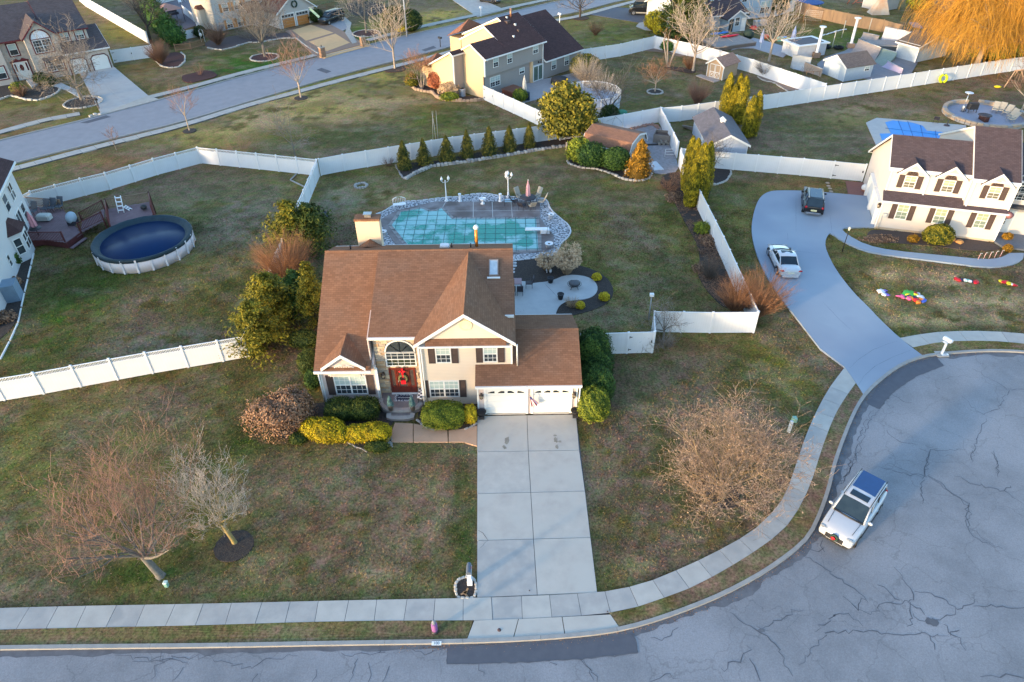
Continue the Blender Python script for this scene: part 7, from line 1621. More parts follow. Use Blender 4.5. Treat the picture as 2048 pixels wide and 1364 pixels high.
#  sheds
def shed(label,x,y,deg,w_,d_,ze,zr,wm,rm,doors=None,axis='y',name='garden_shed',gam=False):
 H_=House(name,label,x,y,deg,cat='shed')
 if axis == 'y':
  H_.block(wm,0,w_,0,d_,[(0,0),(0,ze),(w_/2,zr),(w_,ze),(w_,0)],'y');H_.roofy(rm,-.2,d_+.2,[(-.25,ze-.1),(w_/2,zr+.12),(w_+.25,ze-.1)],th=.08)
 else:
  ln=[(-.2,ze-.15),(.35,ze+.75),(d_/2,zr+.1),(d_-.35,ze+.75),(d_+.2,ze-.15)] if gam else [(-.2,ze-.1),(d_/2,zr+.1),(d_+.2,ze-.1)]
  pf=[(0,0),(0,ze)]+([(.4,ze+.68)] if gam else [])+[(d_/2,zr)]+([(d_-.4,ze+.68)] if gam else [])+[(d_,ze),(d_,0)]
  H_.block(wm,0,w_,0,d_,pf);H_.roofx(rm,-.15,w_+.15,ln,th=.07)
 q=H_.mb()
 for a_ in (-.03,w_-.05):q.box(a_,a_+.08,-.03,.04,0,ze-.05)
 o=q.build('corner_trim',trim,H_.root);return H_
g1=shed('brown-roofed gambrel barn shed with pale walls behind the round shrubs',8.29,74.83,-33,5.4,4.3,1.55,2.65,mat('shed_cream',(.44,.42,.38),(.38,.36,.33),pat='vsiding'),mat('shed_brown_roof',(.26,.125,.075),(.21,.105,.07),scale=1.2,rough=.9,pat='shingle'),axis='x',gam=True,name='gambrel_shed')
F_=g1.face(0,0,0);[(MB(F_).box(a_,a_+.78,-.04,0,.1,1.45)).build('door',mat('shed_door_cream',(.5,.47,.42)),g1.root) for a_ in (2.1,2.92)]
g2=shed('grey-roofed shed with pale blue walls behind the double gate fence',21.5,72.3,-1,4.1,8.2,2.0,2.95,mat('shed_pale_blue',(.42,.45,.52),(.36,.39,.46),pat='vsiding'),mat('shed_grey_roof',(.15,.135,.15),(.12,.11,.125),scale=1,rough=.9,pat='shingle'),name='grey_shed')
q=g2.mb();q.box(1.85,2.3,3.6,4.05,2.95,3.25);q.build('cupola',trim,g2.root);q=g2.mb();q.ext([(1.75,3.25),(2.08,3.5),(2.4,3.25)],'y',3.5,4.15);q.build('cupola_roof',trim,g2.root)
q=g2.mb();q.box(-.03,0,3,3.8,.1,1.8);q.build('door',trim,g2.root)
g3=shed('small tan shed with white-trimmed double doors on the fenced lawn',28.15,101.9,-48,2.6,3.6,2.0,2.75,mat('shed_tan',(.40,.28,.18),(.36,.25,.16),pat='vsiding'),mat('shed_rose_roof',(.34,.19,.14),(.28,.16,.12),rough=.9,pat='shingle'),name='tan_shed')
F_=g3.face(0,0,0)
for a_ in (.45,1.33):
 q=MB(F_);q.box(a_,a_+.06,-.05,0,.1,1.9);q.box(a_+.74,a_+.8,-.05,0,.1,1.9);q.box(a_,a_+.8,-.052,0,1.84,1.92);q.box(a_,a_+.8,-.052,0,.1,.17);q.box(a_,a_+.8,-.052,0,.84,.92)
 q.tube([(a_+.05,-.04,.15),(a_+.75,-.04,.86)],.035,4);q.tube([(a_+.75,-.04,.15),(a_+.05,-.04,.86)],.035,4);dq=q.build('door',trim,g3.root);MB(F_).box(a_+.06,a_+.74,-.02,-.005,.92,1.84).build('panel',mat('shed_tan',()) if False else MATS['shed_tan'],dq)
flat('shed_ramp',K(1240,0,4.876,[(738,740),(790,730),(975,785),(915,805)]),mat('pinkish_pavers',(.42,.34,.30),(.34,.28,.25),scale=4),.08)
g4=shed('pale blue shed with grey-brown roof beside the skate ramps',44.97,102.6,-69,4.1,4.8,2.0,3.0,mat('shed_iceblue',(.42,.48,.54),(.38,.43,.49),pat='siding'),mat('shed_taupe_roof',(.16,.125,.11),(.13,.10,.09),rough=.9,pat='shingle'),name='blue_shed')
q=MB(g4.face(0,0,0));q.box(1.1,3.0,-.04,0,.05,1.85);q.build('door',mat('door_pale',(.66,.68,.68)),g4.root);g4.window(g4.face(4.1,0,90),3.3,4.2,1.0,1.65,2,2)
g5=House('open_garage','garage with brown roof and blue-white front half under the golden willow',58.6,110.0,-62,'garage')
g5.block(mat('garage_pale_blue',(.42,.47,.52)),0,3.4,0,7,[(0,0),(0,2.3),(3.5,3.2),(7,2.3),(7,0)]);g5.roofx(mat('olive_brown_roof',(.15,.115,.08),(.12,.09,.07),pat='shingle'),-.3,3.7,[(-.5,2.3),(3.5,3.45),(7.5,2.3)],th=.2)
q=MB(g5.face(0,0,0));q.box(-.1,.08,-.08,0,0,2.3);q.box(3.3,3.5,-.08,0,0,2.3);q.box(-.1,3.5,-.082,0,2.3,2.45);q.build('frame',trim,g5.root)
g6=shed('tiny far shed with dark gable roof at the top right lawn',66.5,142,-60,4.2,4.5,2.3,3.5,mat('shed_whitegrey',(.46,.44,.42)),bshing,name='far_shed')
#  deck and round pool at left
purp=mat('purple_stained_wood',(.20,.125,.135),(.14,.085,.095),scale=2,rough=.7);redw=mat('red_stained_wood',(.13,.035,.034),(.09,.026,.026),scale=2,rough=.6);tanrail=mat('tan_rail',(.26,.18,.12),(.2,.13,.09))
D_=lambda P:K(0,310,3.4975,P)
dk=thing('wooden_deck',G(120,460),'purple-brown wooden deck with dark red railings linking house and round pool','deck')
o0=dk.location;shd=Tz(-Vector(o0))
def deckboards(poly,z,ang,wdt=.14,nm='board',under=True):
 P=[Vector((p.x,p.y,0)) for p in poly];ca,sa=math.cos(ang),math.sin(ang);rot=[Vector((p.x*ca+p.y*sa,-p.x*sa+p.y*ca,0)) for p in P]
 y=min(p.y for p in rot)
 while y < max(p.y for p in rot):
  yc=y+wdt/2;xs_=[]
  for i in range(len(rot)):
   a,b=rot[i-1],rot[i]
   if (a.y > yc) != (b.y > yc):xs_.append(a.x+(b.x-a.x)*(yc-a.y)/(b.y-a.y))
  xs_.sort()
  for a,b in zip(xs_[::2],xs_[1::2]):
   q=[(a,y),(b,y),(b,y+wdt-.012),(a,y+wdt-.012)];MB(shd).prism([(u*ca-v*sa,u*sa+v*ca) for u,v in q],z-.04,z+rnd.uniform(-.004,.004)).build(nm,purp,dk)
  y += wdt
lowp=[G(*D_([q])[0],.6) for q in ((150,360),(440,378),(560,540),(462,612),(300,590),(150,605))]
lowp[0]=Vector((-47.6,62.6,.6));lowp[-1]=Vector((-43.7,55.4,.6))
deckboards(lowp,.6,math.atan2(lowp[2].y-lowp[1].y,lowp[2].x-lowp[1].x)+.15,.15)
upp=[G(*D_([q])[0],1.25) for q in ((772,500),(735,430),(757,375),(1060,325),(1075,415))]
deckboards(upp,1.25,.5,.15)
MB(shd).prism([(p.x,p.y) for p in lowp],0,.55).build('deck_frame',redw,dk);MB(shd).prism([(p.x,p.y) for p in upp],0,1.2).build('deck_frame',redw,dk)
def railing(a,b,z0,z1=None,h=.95,m=redw,sp=.13):
 a,b=Vector(a),Vector(b);z1=z0 if z1 is None else z1;L=math.hypot(b.x-a.x,b.y-a.y);n=max(2,int(L/sp));q=MB(shd);u=(b-a);u.z=0;u.normalize()
 for s_ in (0,1):p=a.lerp(b,s_);z=(z0,z1)[s_];MB(shd).box(p.x-.05,p.x+.05,p.y-.05,p.y+.05,0,z+h+.08).build('post',m,dk)
 q.tube([(a.x,a.y,z0+h),(b.x,b.y,z1+h)],.05,4);q.tube([(a.x,a.y,z0+.12),(b.x,b.y,z1+.12)],.03,4);q.build('handrail',m,dk)
 q=MB(shd)
 for i in range(1,n):t_=i/n;p=a.lerp(b,t_);z=z0+(z1-z0)*t_;q.box(p.x-.018,p.x+.018,p.y-.018,p.y+.018,z+.1,z+h-.02)
 o=q.build('balusters',m,dk);o['kind']='stuff'
railing(lowp[5],G(*D_([(455,605)])[0],.6),.6);railing(lowp[0],lowp[1],.6,m=tanrail)
railing(upp[2],upp[3],1.25,m=tanrail);railing(upp[3],upp[4],1.25);railing(upp[0],upp[2],1.25)
ra,rb_=G(*D_([(560,480)])[0],.6),upp[1]
st1=[G(*D_([(565,535)])[0],.6),G(*D_([(735,478)])[0],.9)];st2=[G(*D_([(575,460)])[0],.6),G(*D_([(740,395)])[0],.9)]
railing(st1[0],st1[1],.6,1.2,h=.85);railing(st2[0],st2[1],.6,1.2,h=.85)
for k in range(6):
 t_=k/6;a,b=st1[0].lerp(st1[1],t_),st2[0].lerp(st2[1],t_);a2,b2=st1[0].lerp(st1[1],t_+.155),st2[0].lerp(st2[1],t_+.155);MB(shd).prism([(p.x,p.y) for p in (a,a2,b2,b)],.5+.11*k,.6+.11*k).build('tread',purp,dk)
for k,z in enumerate((.42,.22)):
 a,b=[G(*D_([q])[0],.5) for q in (((470,612),(572,542)),((500,632),(602,560)))[k]];c_=offset([a,b],.32 if True else 0);MB(shd).prism([(p.x,p.y) for p in (a,b,c_[1],c_[0])],z-.08,z).build('tread',purp,dk)
def on(px,py,z):return G(*D_([(px,py)])[0],z)
for i,(x,y) in enumerate(((325,400),(372,395),(420,385),(240,420))):chair(('grey sling chair on the purple deck, %s' % ('left of three by the rail','middle of three by the rail','right of three by the rail','nearest the house')[i]),on(x,y,.61),R_(-8),mat('slate_sling',(.09,.10,.12),(.07,.08,.10),rough=.8),iron,'sling chairs on the deck',h=1.15,w=.62)
t=thing('covered_table',on(318,455,.61),'low table under a beige cover on the purple deck','table');b=MB();b.bbox(-.62,.62,-.4,.4,.1,.62,.12);b.build('cover',mat('beige_cover',(.45,.45,.42),(.37,.38,.37),scale=3),t);MB().box(-.5,.5,-.3,.3,0,.12).build('base',iron,t)
t=thing('covered_grill',on(515,480,.61),'barbecue grill under a pale blue-grey cover on the deck','grill');b=MB();b.ball((0,0,.62),(.42,.62,.55),12,8);b.build('cover',mat('grey_blue_cover',(.36,.42,.48),(.28,.34,.40),scale=3),t);MB().box(-.3,.3,-.45,.45,0,.4).build('cart',iron,t)
umbrella('closed pink striped umbrella on the purple deck',on(265,555,.61),2.3,mat('pink_stripe',(.60,.28,.30),(.45,.18,.22),scale=3,stretch=(5,5,.3)),z0=.8,r=.2)
t=thing('round_table',on(270,560,.61),'small dark round table at the foot of the pink umbrella','table');MB().lathe([(.5,.66),(.5,.7),(.05,.705)],n=16).build('tabletop',iron,t);MB().tube([(0,0,0),(0,0,.66)],.05,6).build('leg',iron,t)
t=thing('storage_box',on(196,470,.61),'dark green storage box against the left-edge house','box');MB().bbox(-.4,.4,-.3,.3,0,.5).build('body',mat('dark_green_box',(.02,.04,.04)),t);MB().bbox(-.42,.42,-.32,.32,.5,.56).build('lid',mat('dark_green_box',(.02,.04,.04)),t)
def ladder(label,p,rz,tilt,h,n,w_=.5,name='pool_ladder'):
 t=thing(name,p,label,'ladder',rz); 
 for x in (-w_/2,w_/2):MB().tube([(x,0,.03),(x,h*math.sin(tilt),.03+h*math.cos(tilt))],.04,6).build('rail',bm_,t)
 for k in range(n):s_=h*(k+.7)/(n+.2);MB().cbox((0,s_*math.sin(tilt),.03+s_*math.cos(tilt)),(w_,.14,.05)).build('rung',bm_,t)
ladder('white A-frame pool ladder leaning on the upper deck rail',on(850,408,1.26),R_(8),.35,1.6,4);ladder('white folded pool ladder lying on the upper deck',on(915,385,1.26),R_(60),1.35,.9,3,.3)
t=thing('small_grill',on(1012,385,1.26),'small black kettle grill in the corner of the upper deck','grill');MB().ball((0,0,.3),(.3,.3,.26),10,7).build('bowl',blackm,t);[MB().tube([(.15*math.cos(a),.15*math.sin(a),.2),(.2*math.cos(a),.2*math.sin(a),0)],.02,5).build('leg',blackm,t) for a in (.5,2.6,4.7)]
pc_=Vector((-32.45,54.75,0));PR=4.05
t=thing('above_ground_pool',pc_,'round above-ground pool with pale wall and sagging dark blue cover','pool')
MB().lathe([(PR,0),(PR,1.25),(PR-.05,1.25),(PR-.05,0)],n=56,smooth=True).build('wall',mat('pool_wall',(.64,.60,.64),(.58,.54,.58),scale=1.2,rough=.5,pat='vsiding'),t)
for k in range(22):a=2*math.pi*k/22+.1;MB(Rz(a)).bbox(PR-.02,PR+.09,-.08,.08,0,1.27,.02).build('upright',mat('pool_upright',(.66,.64,.67)),t)
nu,nv=72,9;pr_=[(PR+.07,1.02),(PR+.10,1.22),(PR+.06,1.33),(PR-.1,1.34),(PR-.32,1.2),(PR-.45,1.04),(PR-.62,.98)]
V=[]; 
for i in range(nu):
 a=2*math.pi*i/nu
 for k,(r_,z_) in enumerate(pr_):j=rnd.uniform(-.05,.05) if k in (0,1,4) else rnd.uniform(-.02,.02);V.append(((r_+j)*math.cos(a),(r_+j)*math.sin(a),z_+j*.8))
kp=len(pr_);F=[(i*kp+k,((i+1) % nu)*kp+k,((i+1) % nu)*kp+k+1,i*kp+k+1) for i in range(nu) for k in range(kp-1)]
np_obj('cover',V,F,mat('dark_teal_tarp',(.005,.018,.027),(.016,.036,.05),scale=2,rough=.6,bump=.03,bscale=5),t,smooth=True)
MB().lathe([(PR-.46,.97),(PR-.47,1.0),(.01,1.0)],n=60).build('water',mat('cover_water',(.003,.018,.065),(.004,.024,.08),scale=.6,rough=.35,spec=.15),t)
stone_edge('thin timber edge of the left house bed',[G(68,506),G(48,590),G(34,655),G(0,720)],2.2,.10,trim,irr=.0,flat_=.8)
bed('left_house_bed',[(60,500),(66,506),(48,590),(33,652),(-30,700),(-40,600),(20,520)],mulch,.03)
t=thing('brick_border',G(603,369),'V-shaped thin border lying on the grass by the lattice fence','edging');A_,B_,C_=G(594,348),G(581,361),G(610,375);o0=G(603,369)
for a,b in ((A_,B_),(B_,C_)):u=b-a;MB(Tz((a+b)/2-o0) @ Rz(math.atan2(u.y,u.x))).box(-u.length/2,u.length/2,-.05,.05,0,.12).build('timber',concrete2,t)
t=thing('trampoline_hoop',G(653,440),'dark round disc leaning behind the left evergreens','hoop');MB(Matrix.Rotation(R_(75),4,'Y')).lathe([(.9,0),(.9,.06),(.02,.08)],n=20).build('disc',mat('black_disc',(.03,.035,.05)),t)
#  vehicles
def car(label,x,y,deg,L,W_,H_,body,kind='suv',name='parked_car',cat='car',sunroof=True,roofm=None,hood=.30,glz=.62,lights=True,plate_c=(.6,.6,.5),wr=.36,trimc=None):
 t=thing(name,(x,y,.0),label,cat,R_(deg));paint=body;hw=W_/2;belt=H_*glz;gm=mat('car_glass',(.006,.014,.024),(.015,.028,.04),scale=2,rough=.05,spec=.5)
 if kind == 'sedan':st_=[(-L/2,.80,.42,.86),(-L/2+.12,.9,.30,.98),(-L/2+.8,.98,.22,1.0),(-L*.15,1,.2,belt),(L*.12,1,.2,belt),(L/2-1.1,.99,.2,.86),(L/2-.35,.93,.25,.74),(L/2,.78,.36,.58)]
 elif kind == 'van':st_=[(-L/2,.92,.45,belt),(-L/2+.1,.98,.35,belt+.02),(0,1,.35,belt+.02),(L/2-1.2,1,.35,belt),(L/2-.5,.96,.35,belt*.85),(L/2,.85,.4,belt*.6)]
 else:st_=[(-L/2,.88,.5,belt*.95),(-L/2+.1,.96,.38,belt),(-L/2+.9,1,.3,belt+.01),(0,1,.28,belt),(L/2-1.3,1,.28,belt-.02),(L/2-.4,.96,.32,belt-.10),(L/2-.08,.90,.36,belt-.2),(L/2,.84,.42,belt-.35)]
 vs=[];fs=[]
 for (xx,kw,zb,zt) in st_:
  w_=hw*kw;zt=min(zt,belt+.03)
  prf=[(w_*.86,zb),(w_*.98,zb+.12),(w_,(zb+zt)*.5),(w_*.985,zt-.14),(w_*.93,zt-.04),(w_*.72,zt+.012),(w_*.35,zt+.03)]
  vs += [(xx,a,z) for a,z in prf]+[(xx,-a,z) for a,z in reversed(prf)]
 n=14
 for i in range(len(st_)-1):
  for j in range(n):q=(j+1) % n;fs.append((i*n+j,(i+1)*n+j,(i+1)*n+q,i*n+q))
 fs += [tuple(range(n)),tuple((len(st_)-1)*n+j for j in range(n-1,-1,-1))]
 b=MB();b.add(vs,fs,True);o=b.build('body',paint,t);md=o.modifiers.new('s','SUBSURF');md.levels=md.render_levels=2
 if kind == 'sedan':bx=(-L/2+.75,-L/2+1.55,L/2-2.35,L/2-1.45)
 elif kind == 'van':bx=(-L/2+.03,-L/2+.15,L/2-1.5,L/2-.75)
 else:bx=(-L/2+.06,-L/2+.45,L/2-2.15,L/2-1.45)
 zb=belt-.04;wb,wt=hw*.93,hw*.74
 B=[(bx[0],wb*.9),(bx[3],wb*.92)];T_=[(bx[1],wt*.95),(bx[2],wt)]
 P=[(bx[0],-wb*.88,zb),(bx[3],-wb*.9,zb),(bx[3],wb*.9,zb),(bx[0],wb*.88,zb),(bx[1],-wt*.95,H_-.05),(bx[2],-wt,H_-.05),(bx[2],wt,H_-.05),(bx[1],wt*.95,H_-.05)]
 for nm,f in (('side_window',(0,1,5,4)),('windscreen',(1,2,6,5)),('side_window',(2,3,7,6)),('rear_window',(3,0,4,7))):
  g=MB();mx_=(P[f[0]][0]+P[f[1]][0])/2;g.add([P[i] for i in f],[(0,1,2,3)]);g.build(nm,gm,t)
 Bc=[P[i] for i in (0,1,2,3)]
 r=MB();e=.05;pr_=[(bx[1]-e,H_-.03),(bx[1]+.2,H_+.015),((bx[1]+bx[2])/2,H_+.03),(bx[2]-.2,H_+.01),(bx[2]+e,H_-.04)]
 vs=[];fs=[]
 for xx,z in pr_:vs += [(xx,-wt-.03,z-.05),(xx,-wt+.06,z),(xx,0,z+.02),(xx,wt-.06,z),(xx,wt+.03,z-.05)]
 for i in range(4):
  for j in range(4):fs.append((i*5+j,(i+1)*5+j,(i+1)*5+j+1,i*5+j+1))
 r.add(vs,fs,True);r.build('roof',roofm or paint,t)
 for i,j in ((0,4),(1,5),(2,6),(3,7)):MB().tube([P[i],P[j]],.045,5).build('pillar',paint,t)
 for sg in (-1,1):
  for fx in ((.38,.68) if kind != 'van' else (.72,)):
   p0=Vector(P[0]).lerp(Vector(P[1]),fx);p1=Vector(P[4]).lerp(Vector(P[5]),fx);p0.y *= 1;MB().tube([(p0.x,sg*abs(p0.y),p0.z),(p1.x,sg*abs(p1.y),p1.z)],.035 if kind != 'van' else .05,4).build('pillar',paint if fx > .5 else blackm,t)
  m_=MB();m_.ball((bx[3]-.25,sg*(hw+.08),belt+.02),(.08,.13,.09),8,6);m_.build('wing_mirror',paint,t)
  for xx in (-L/2+.92,L/2-.92):
   wc_=MB(Tz((xx,sg*(hw-.11),wr)) @ Matrix.Rotation(R_(90),4,'X'));wc_.lathe([(wr*.6,-.12),(wr*.96,-.12),(wr,-.08),(wr,.08),(wr*.96,.12),(wr*.6,.12)],n=20);ww=wc_.build('wheel',mat('tyre',(.015,.015,.016),rough=.9),t)
   rm=MB(Tz((xx,sg*(hw-.0),wr)) @ Matrix.Rotation(R_(90),4,'X'))
   rm.lathe([(wr*.62,-.012),(wr*.62,.012),(wr*.5,.0),(.05,.0)],n=18);rm.build('rim',mat('alloy',(.45,.46,.48),(.3,.3,.32),metal=.8,rough=.3),ww)
   ar=MB(Tz((xx,sg*(hw*.995-.03),wr+.02)) @ Matrix.Rotation(R_(90),4,'X'));ar.lathe([(wr*1.16,-.034),(wr*1.16,.034),(.05,.034)],n=20);ar.build('wheel_arch',blackm,t)
  hl=MB();hl.ball((L/2-.18,sg*hw*.68,belt-.22 if kind != 'sedan' else .66),(.16,.22,.075),8,6);hl.build('headlight',mat('headlight_glass',(.45,.48,.5),(.1,.1,.12),scale=12,rough=.1),t)
  if kind == 'suv':MB().bbox(L/2-.2,L/2+.0,sg*hw*.62-.14,sg*hw*.62+.14,.40,.50,.02).build('fog_lamp',blackm,t)
  tl_=MB();tl_.ball((-L/2+.10,sg*hw*.76,belt-.1 if kind != 'sedan' else .86),(.12,.2 if kind == 'sedan' else .13,.06 if kind == 'sedan' else .14),8,6);tl_.build('tail_light',mat('tail_red',(.40,.008,.02),rough=.2),t)
 b=MB();b.bbox(-L/2-.04,-L/2+.1,-hw*.7,hw*.7,.32,.50,.03);b.build('bumper',trimc or paint,t);b=MB();b.bbox(L/2-.25,L/2-.03,-hw*.6,hw*.6,.30,.44,.03);b.build('bumper',trimc or blackm,t)
 b=MB();b.box(-L/2-.045,-L/2-.0,-.26,.26,.62 if kind != 'sedan' else .66,.78 if kind != 'sedan' else .80);b.build('number_plate',mat('plate_%d' % (plate_c[0]*100),plate_c),t)
 b=MB();b.bbox(L/2-.2,L/2+(-.06 if kind == 'sedan' else .025),-hw*.5,hw*.45,.52,.66 if kind == 'sedan' else .80,.02);b.build('grille',blackm,t)
 zt_=belt+.028;hx=bx[3]
 for a_,b_2 in (((hx+.06,-hw*.72),(L/2-.42,-hw*.66)),((hx+.06,hw*.72),(L/2-.42,hw*.66))):
  if kind != 'van':MB().tube([(a_[0],a_[1],zt_-.012),((a_[0]+b_2[0])/2,(a_[1]+b_2[1])/2,zt_-.045),(b_2[0],b_2[1],zt_-(.10 if kind == 'suv' else .17))],.012,4).build('bonnet_gap',blackm,t)
 MB().tube([(hx+.02,-hw*.80,belt-.0),(hx+.10,0,belt+.035),(hx+.02,hw*.80,belt-.0)],.05,5).build('cowl',blackm,t)
 for sg in (-1,1):
  for fx in (-.18,.12,.36):MB().tube([(L*fx-.2,sg*(hw-.004),.42),(L*fx-.2,sg*(hw-.006),belt-.08)],.010,4).build('door_gap',blackm,t)
  for fx in (-.10,.14):MB().cbox((L*fx-.15,sg*(hw+.0),belt-.17),(.2,.05,.035)).build('door_handle',metalm,t)
  MB().box(-L/2+1.2,L/2-1.2,sg*hw-.03 if sg > 0 else -hw-.01,sg*hw+.01 if sg > 0 else -hw+.03,.24,.36).build('sill',blackm,t)
 if sunroof:
  b=MB();x1_=bx[2]-.12;b.box(x1_-.42,x1_,-wt*.66,wt*.66,H_+.012,H_+.042);b.build('sunroof',gm,t)
 return t
carwhite=mat('car_white',(.46,.47,.50),(.44,.45,.48),rough=.25,coat=1);carblack=mat('car_black',(.006,.007,.009),(.01,.01,.012),rough=.3,coat=.25);carblue=mat('dark_blue_paint',(.02,.03,.05),rough=.25,coat=1)
suv=car('white suv with blue glass roof and red-bowed wreath parked against the kerb',18.35,24.3,226,4.75,1.95,1.85,carwhite,'suv')
b=MB();b.box(-2.0,-.55,-.60,.60,1.872,1.905);b.build('glass_roof',mat('blue_glass_roof',(.004,.035,.13),(.006,.045,.16),rough=.08,spec=.8),suv)
for sg in (-1,1):MB().tube([(-2.1,sg*.70,1.87),(-1.9,sg*.70,1.93),(.1,sg*.70,1.92),(.3,sg*.70,1.86)],.022,5).build('roof_rail',blackm,suv)
t=thing('grille_wreath',(18.35+2.42*math.cos(R_(226)),24.3+2.42*math.sin(R_(226)),.78),'green wreath with red bow tied to the white suv grille','wreath',R_(226));b=MB();b.tube([(.02,.16*math.cos(2*math.pi*i/14),.16*math.sin(2*math.pi*i/14)) for i in range(15)],.07,6);b.build('ring',mat('wreath_green',()) if False else MATS['wreath_green'],t);MB().ball((.09,-.04,-.02),(.05,.12,.1),8,5).build('bow',rdm,t)
car('white sedan with sunroof on the painted driveway beside the orange shrub',22.95,50.75,86,4.85,1.86,1.43,carwhite,'sedan',glz=.66)
bs=car('black suv with panoramic roof parked near the white house garage',29.15,61.5,72,4.85,1.92,1.70,carblack,'suv',plate_c=(.65,.6,.35),sunroof=False,trimc=mat('chrome_trim',(.4,.4,.42),metal=.8,rough=.3))
b=MB();b.box(-1.75,.15,-.52,.52,1.70+.018,1.748);b.build('glass_roof',mat('smoky_glass_roof',(.015,.035,.065),rough=.06,spec=.5),bs)
for sg in (-1,1):MB().tube([(-1.9,sg*.62,1.73),(.3,sg*.62,1.74)],.03,5).build('roof_rail',mat('rail_silver',(.7,.68,.64),metal=.5,rough=.3),bs)
pk=car('dark pickup truck parked on the side pad by the orange garage doors',*(G(664,44).xy),-118,5.6,2.0,1.9,carblack,'suv',name='pickup_truck',cat='truck',sunroof=False,glz=.60)
car('dark sedan cut by the top edge on the far driveway',*(G(980,4).xy),-35,4.8,1.85,1.45,carblue,'sedan',glz=.66)
vn=car('tall black camper van on the dark driveway, top right',*(G(1291,29).xy),170,6.2,2.1,2.7,carblack,'van',name='camper_van',cat='van',sunroof=False,glz=.62,wr=.42)
b=MB();b.box(-2.9,2.0,-.85,.85,2.3,2.72);b.build('high_roof',mat('grey_roof_box',(.12,.12,.13)),vn);b=MB();b.box(-3.0,1.8,-1.07,-1.05,.4,.62);b.box(-3.0,1.8,1.05,1.07,.4,.62);b.build('side_step',mat('beige_band',(.4,.36,.3)),vn)
b=MB();b.box(-3.1,-2.9,-.9,-.5,.9,1.9);b.build('red_case',mat('orange_case',(.5,.10,.03)),vn)
#  white house yard things
infl={}
def inflatable(label,px,py,parts):
 t=thing('deflated_inflatable',G(px,py),label,'inflatable decoration')
 for c_,pieces in parts:
  for (dx,dy,rx,ry,rz_) in pieces:
   b=MB(Tz((dx*.68,dy*.68,rz_*.3)) @ Rz(rnd.uniform(0,3)));b.ball((0,0,0),(rx*.9,ry*1.0,rz_*.8),12,7,.3);o=b.build('cloth',mat('nylon_'+c_,{'red':(.62,.015,.03),'white':(.75,.74,.78),'green':(.06,.50,.06),'yellow':(.75,.65,.03),'blue':(.06,.13,.6),'navy':(.02,.03,.08),'pink':(.75,.12,.3),'orange':(.8,.25,.04),'teal':(.15,.5,.4),'purple':(.15,.10,.5)}[c_],rough=.45),t)
inflatable('collapsed multicoloured inflatable pile, biggest on the lawn',1822,595,[('green',[(.0,.55,.75,.5,.16),(.5,.4,.5,.35,.14)]),('yellow',[(-.25,.35,.28,.12,.2),(.65,.25,.25,.15,.2)]),('pink',[(-.95,.15,.35,.16,.12),(-1.3,.25,.3,.1,.1)]),('navy',[(-.3,.1,.4,.22,.16),(.3,-.2,.35,.2,.14)]),('white',[(.85,.1,.35,.2,.16),(1.15,-.1,.3,.18,.14),(1.05,.65,.25,.12,.12)]),('red',[(.8,.6,.28,.2,.14),(.4,-.65,.35,.2,.14),(.2,-.45,.25,.15,.14)]),('orange',[(-.2,-.2,.22,.2,.18),(.35,-1.0,.28,.2,.16),(.9,-.45,.3,.16,.14)]),('pink',[(-.45,-.3,.25,.2,.16)]),('blue',[(1.1,-.75,.38,.16,.12)])])
inflatable('small white and purple deflated decoration left of the big pile',1764,586,[('white',[(0,.3,.4,.28,.13),(.05,-.35,.3,.18,.12)]),('purple',[(.45,.4,.28,.14,.1),(.35,-.3,.2,.28,.1)])])
inflatable('red, white and teal deflated decoration behind the big pile',1934,562,[('red',[(-1.0,.3,.35,.22,.12),(.85,-.35,.32,.2,.13)]),('navy',[(-.55,.2,.25,.18,.12),(.5,-.2,.22,.18,.12)]),('white',[(-.2,.1,.28,.16,.13),(.25,-.2,.2,.14,.13)]),('teal',[(.0,.05,.3,.16,.12)])])
inflatable('red and yellow deflated decoration at the right edge of the lawn',2014,567,[('yellow',[(-.5,.4,.28,.2,.12),(.15,-.05,.22,.3,.14)]),('red',[(-.2,.3,.4,.2,.14),(.55,-.35,.32,.18,.12)]),('white',[(.35,-.35,.15,.1,.14)])])
cw,cr_m=trim,mat('candy_red',(.6,.03,.03))
for i in range(5):
 a=Vector(G(1955+i*11,521-i*1.5));t=thing('candy_cane',a,('red and white candy cane stake by the curved walk, %s from the left' % ('first','second','third','fourth','fifth')[i]),'candy cane',0,'candy canes by the walk')
 P=[(0,0,0),(0,0,.6),(.03,.0,.7),(.1,0,.72),(.15,0,.66)];MB().tube(P,.022,6).build('stick',cw,t)
 for k in range(5):MB().tube([(0,0,.06+k*.13),(0,0,.11+k*.13)],.025,6).build('stripe',cr_m,t)
bed('white_house_bed',K(1700,230,4.704,[(220,1075),(160,1110),(170,1160),(230,1195),(500,1210),(800,1235),(1080,1270),(1200,1280),(1440,1270),(1340,1200),(900,1140),(500,1100)]),mat('grey_brown_mulch',(.06,.048,.045),(.10,.07,.06),scale=10,rough=1,bump=.05),.03)
stone_edge('orange-brown rocks in the bed right of the golden shrub',GL(K(1700,230,4.704,[(925,1165),(1000,1190),(1060,1215)])),.55,.45,mat('orange_rock',(.5,.24,.08),(.4,.2,.08)),name='garden_rocks',cat='rocks')
flat('brick_pad',[(1691,362),(1727,366),(1731,394),(1697,392)],mat('red_pavers',(.22,.10,.085),(.17,.08,.07),scale=5),.04)
t=thing('garden_hose_reel',G(1727,382),'white rounded hose reel by the brick pad at the house corner','hose reel');MB().ball((0,0,.4),(.3,.3,.35),10,7).build('reel',trim,t);MB().lathe([(.2,0),(.25,.2),(.2,.3)],n=10).build('pot',mat('terracotta',(.3,.12,.08)),t)
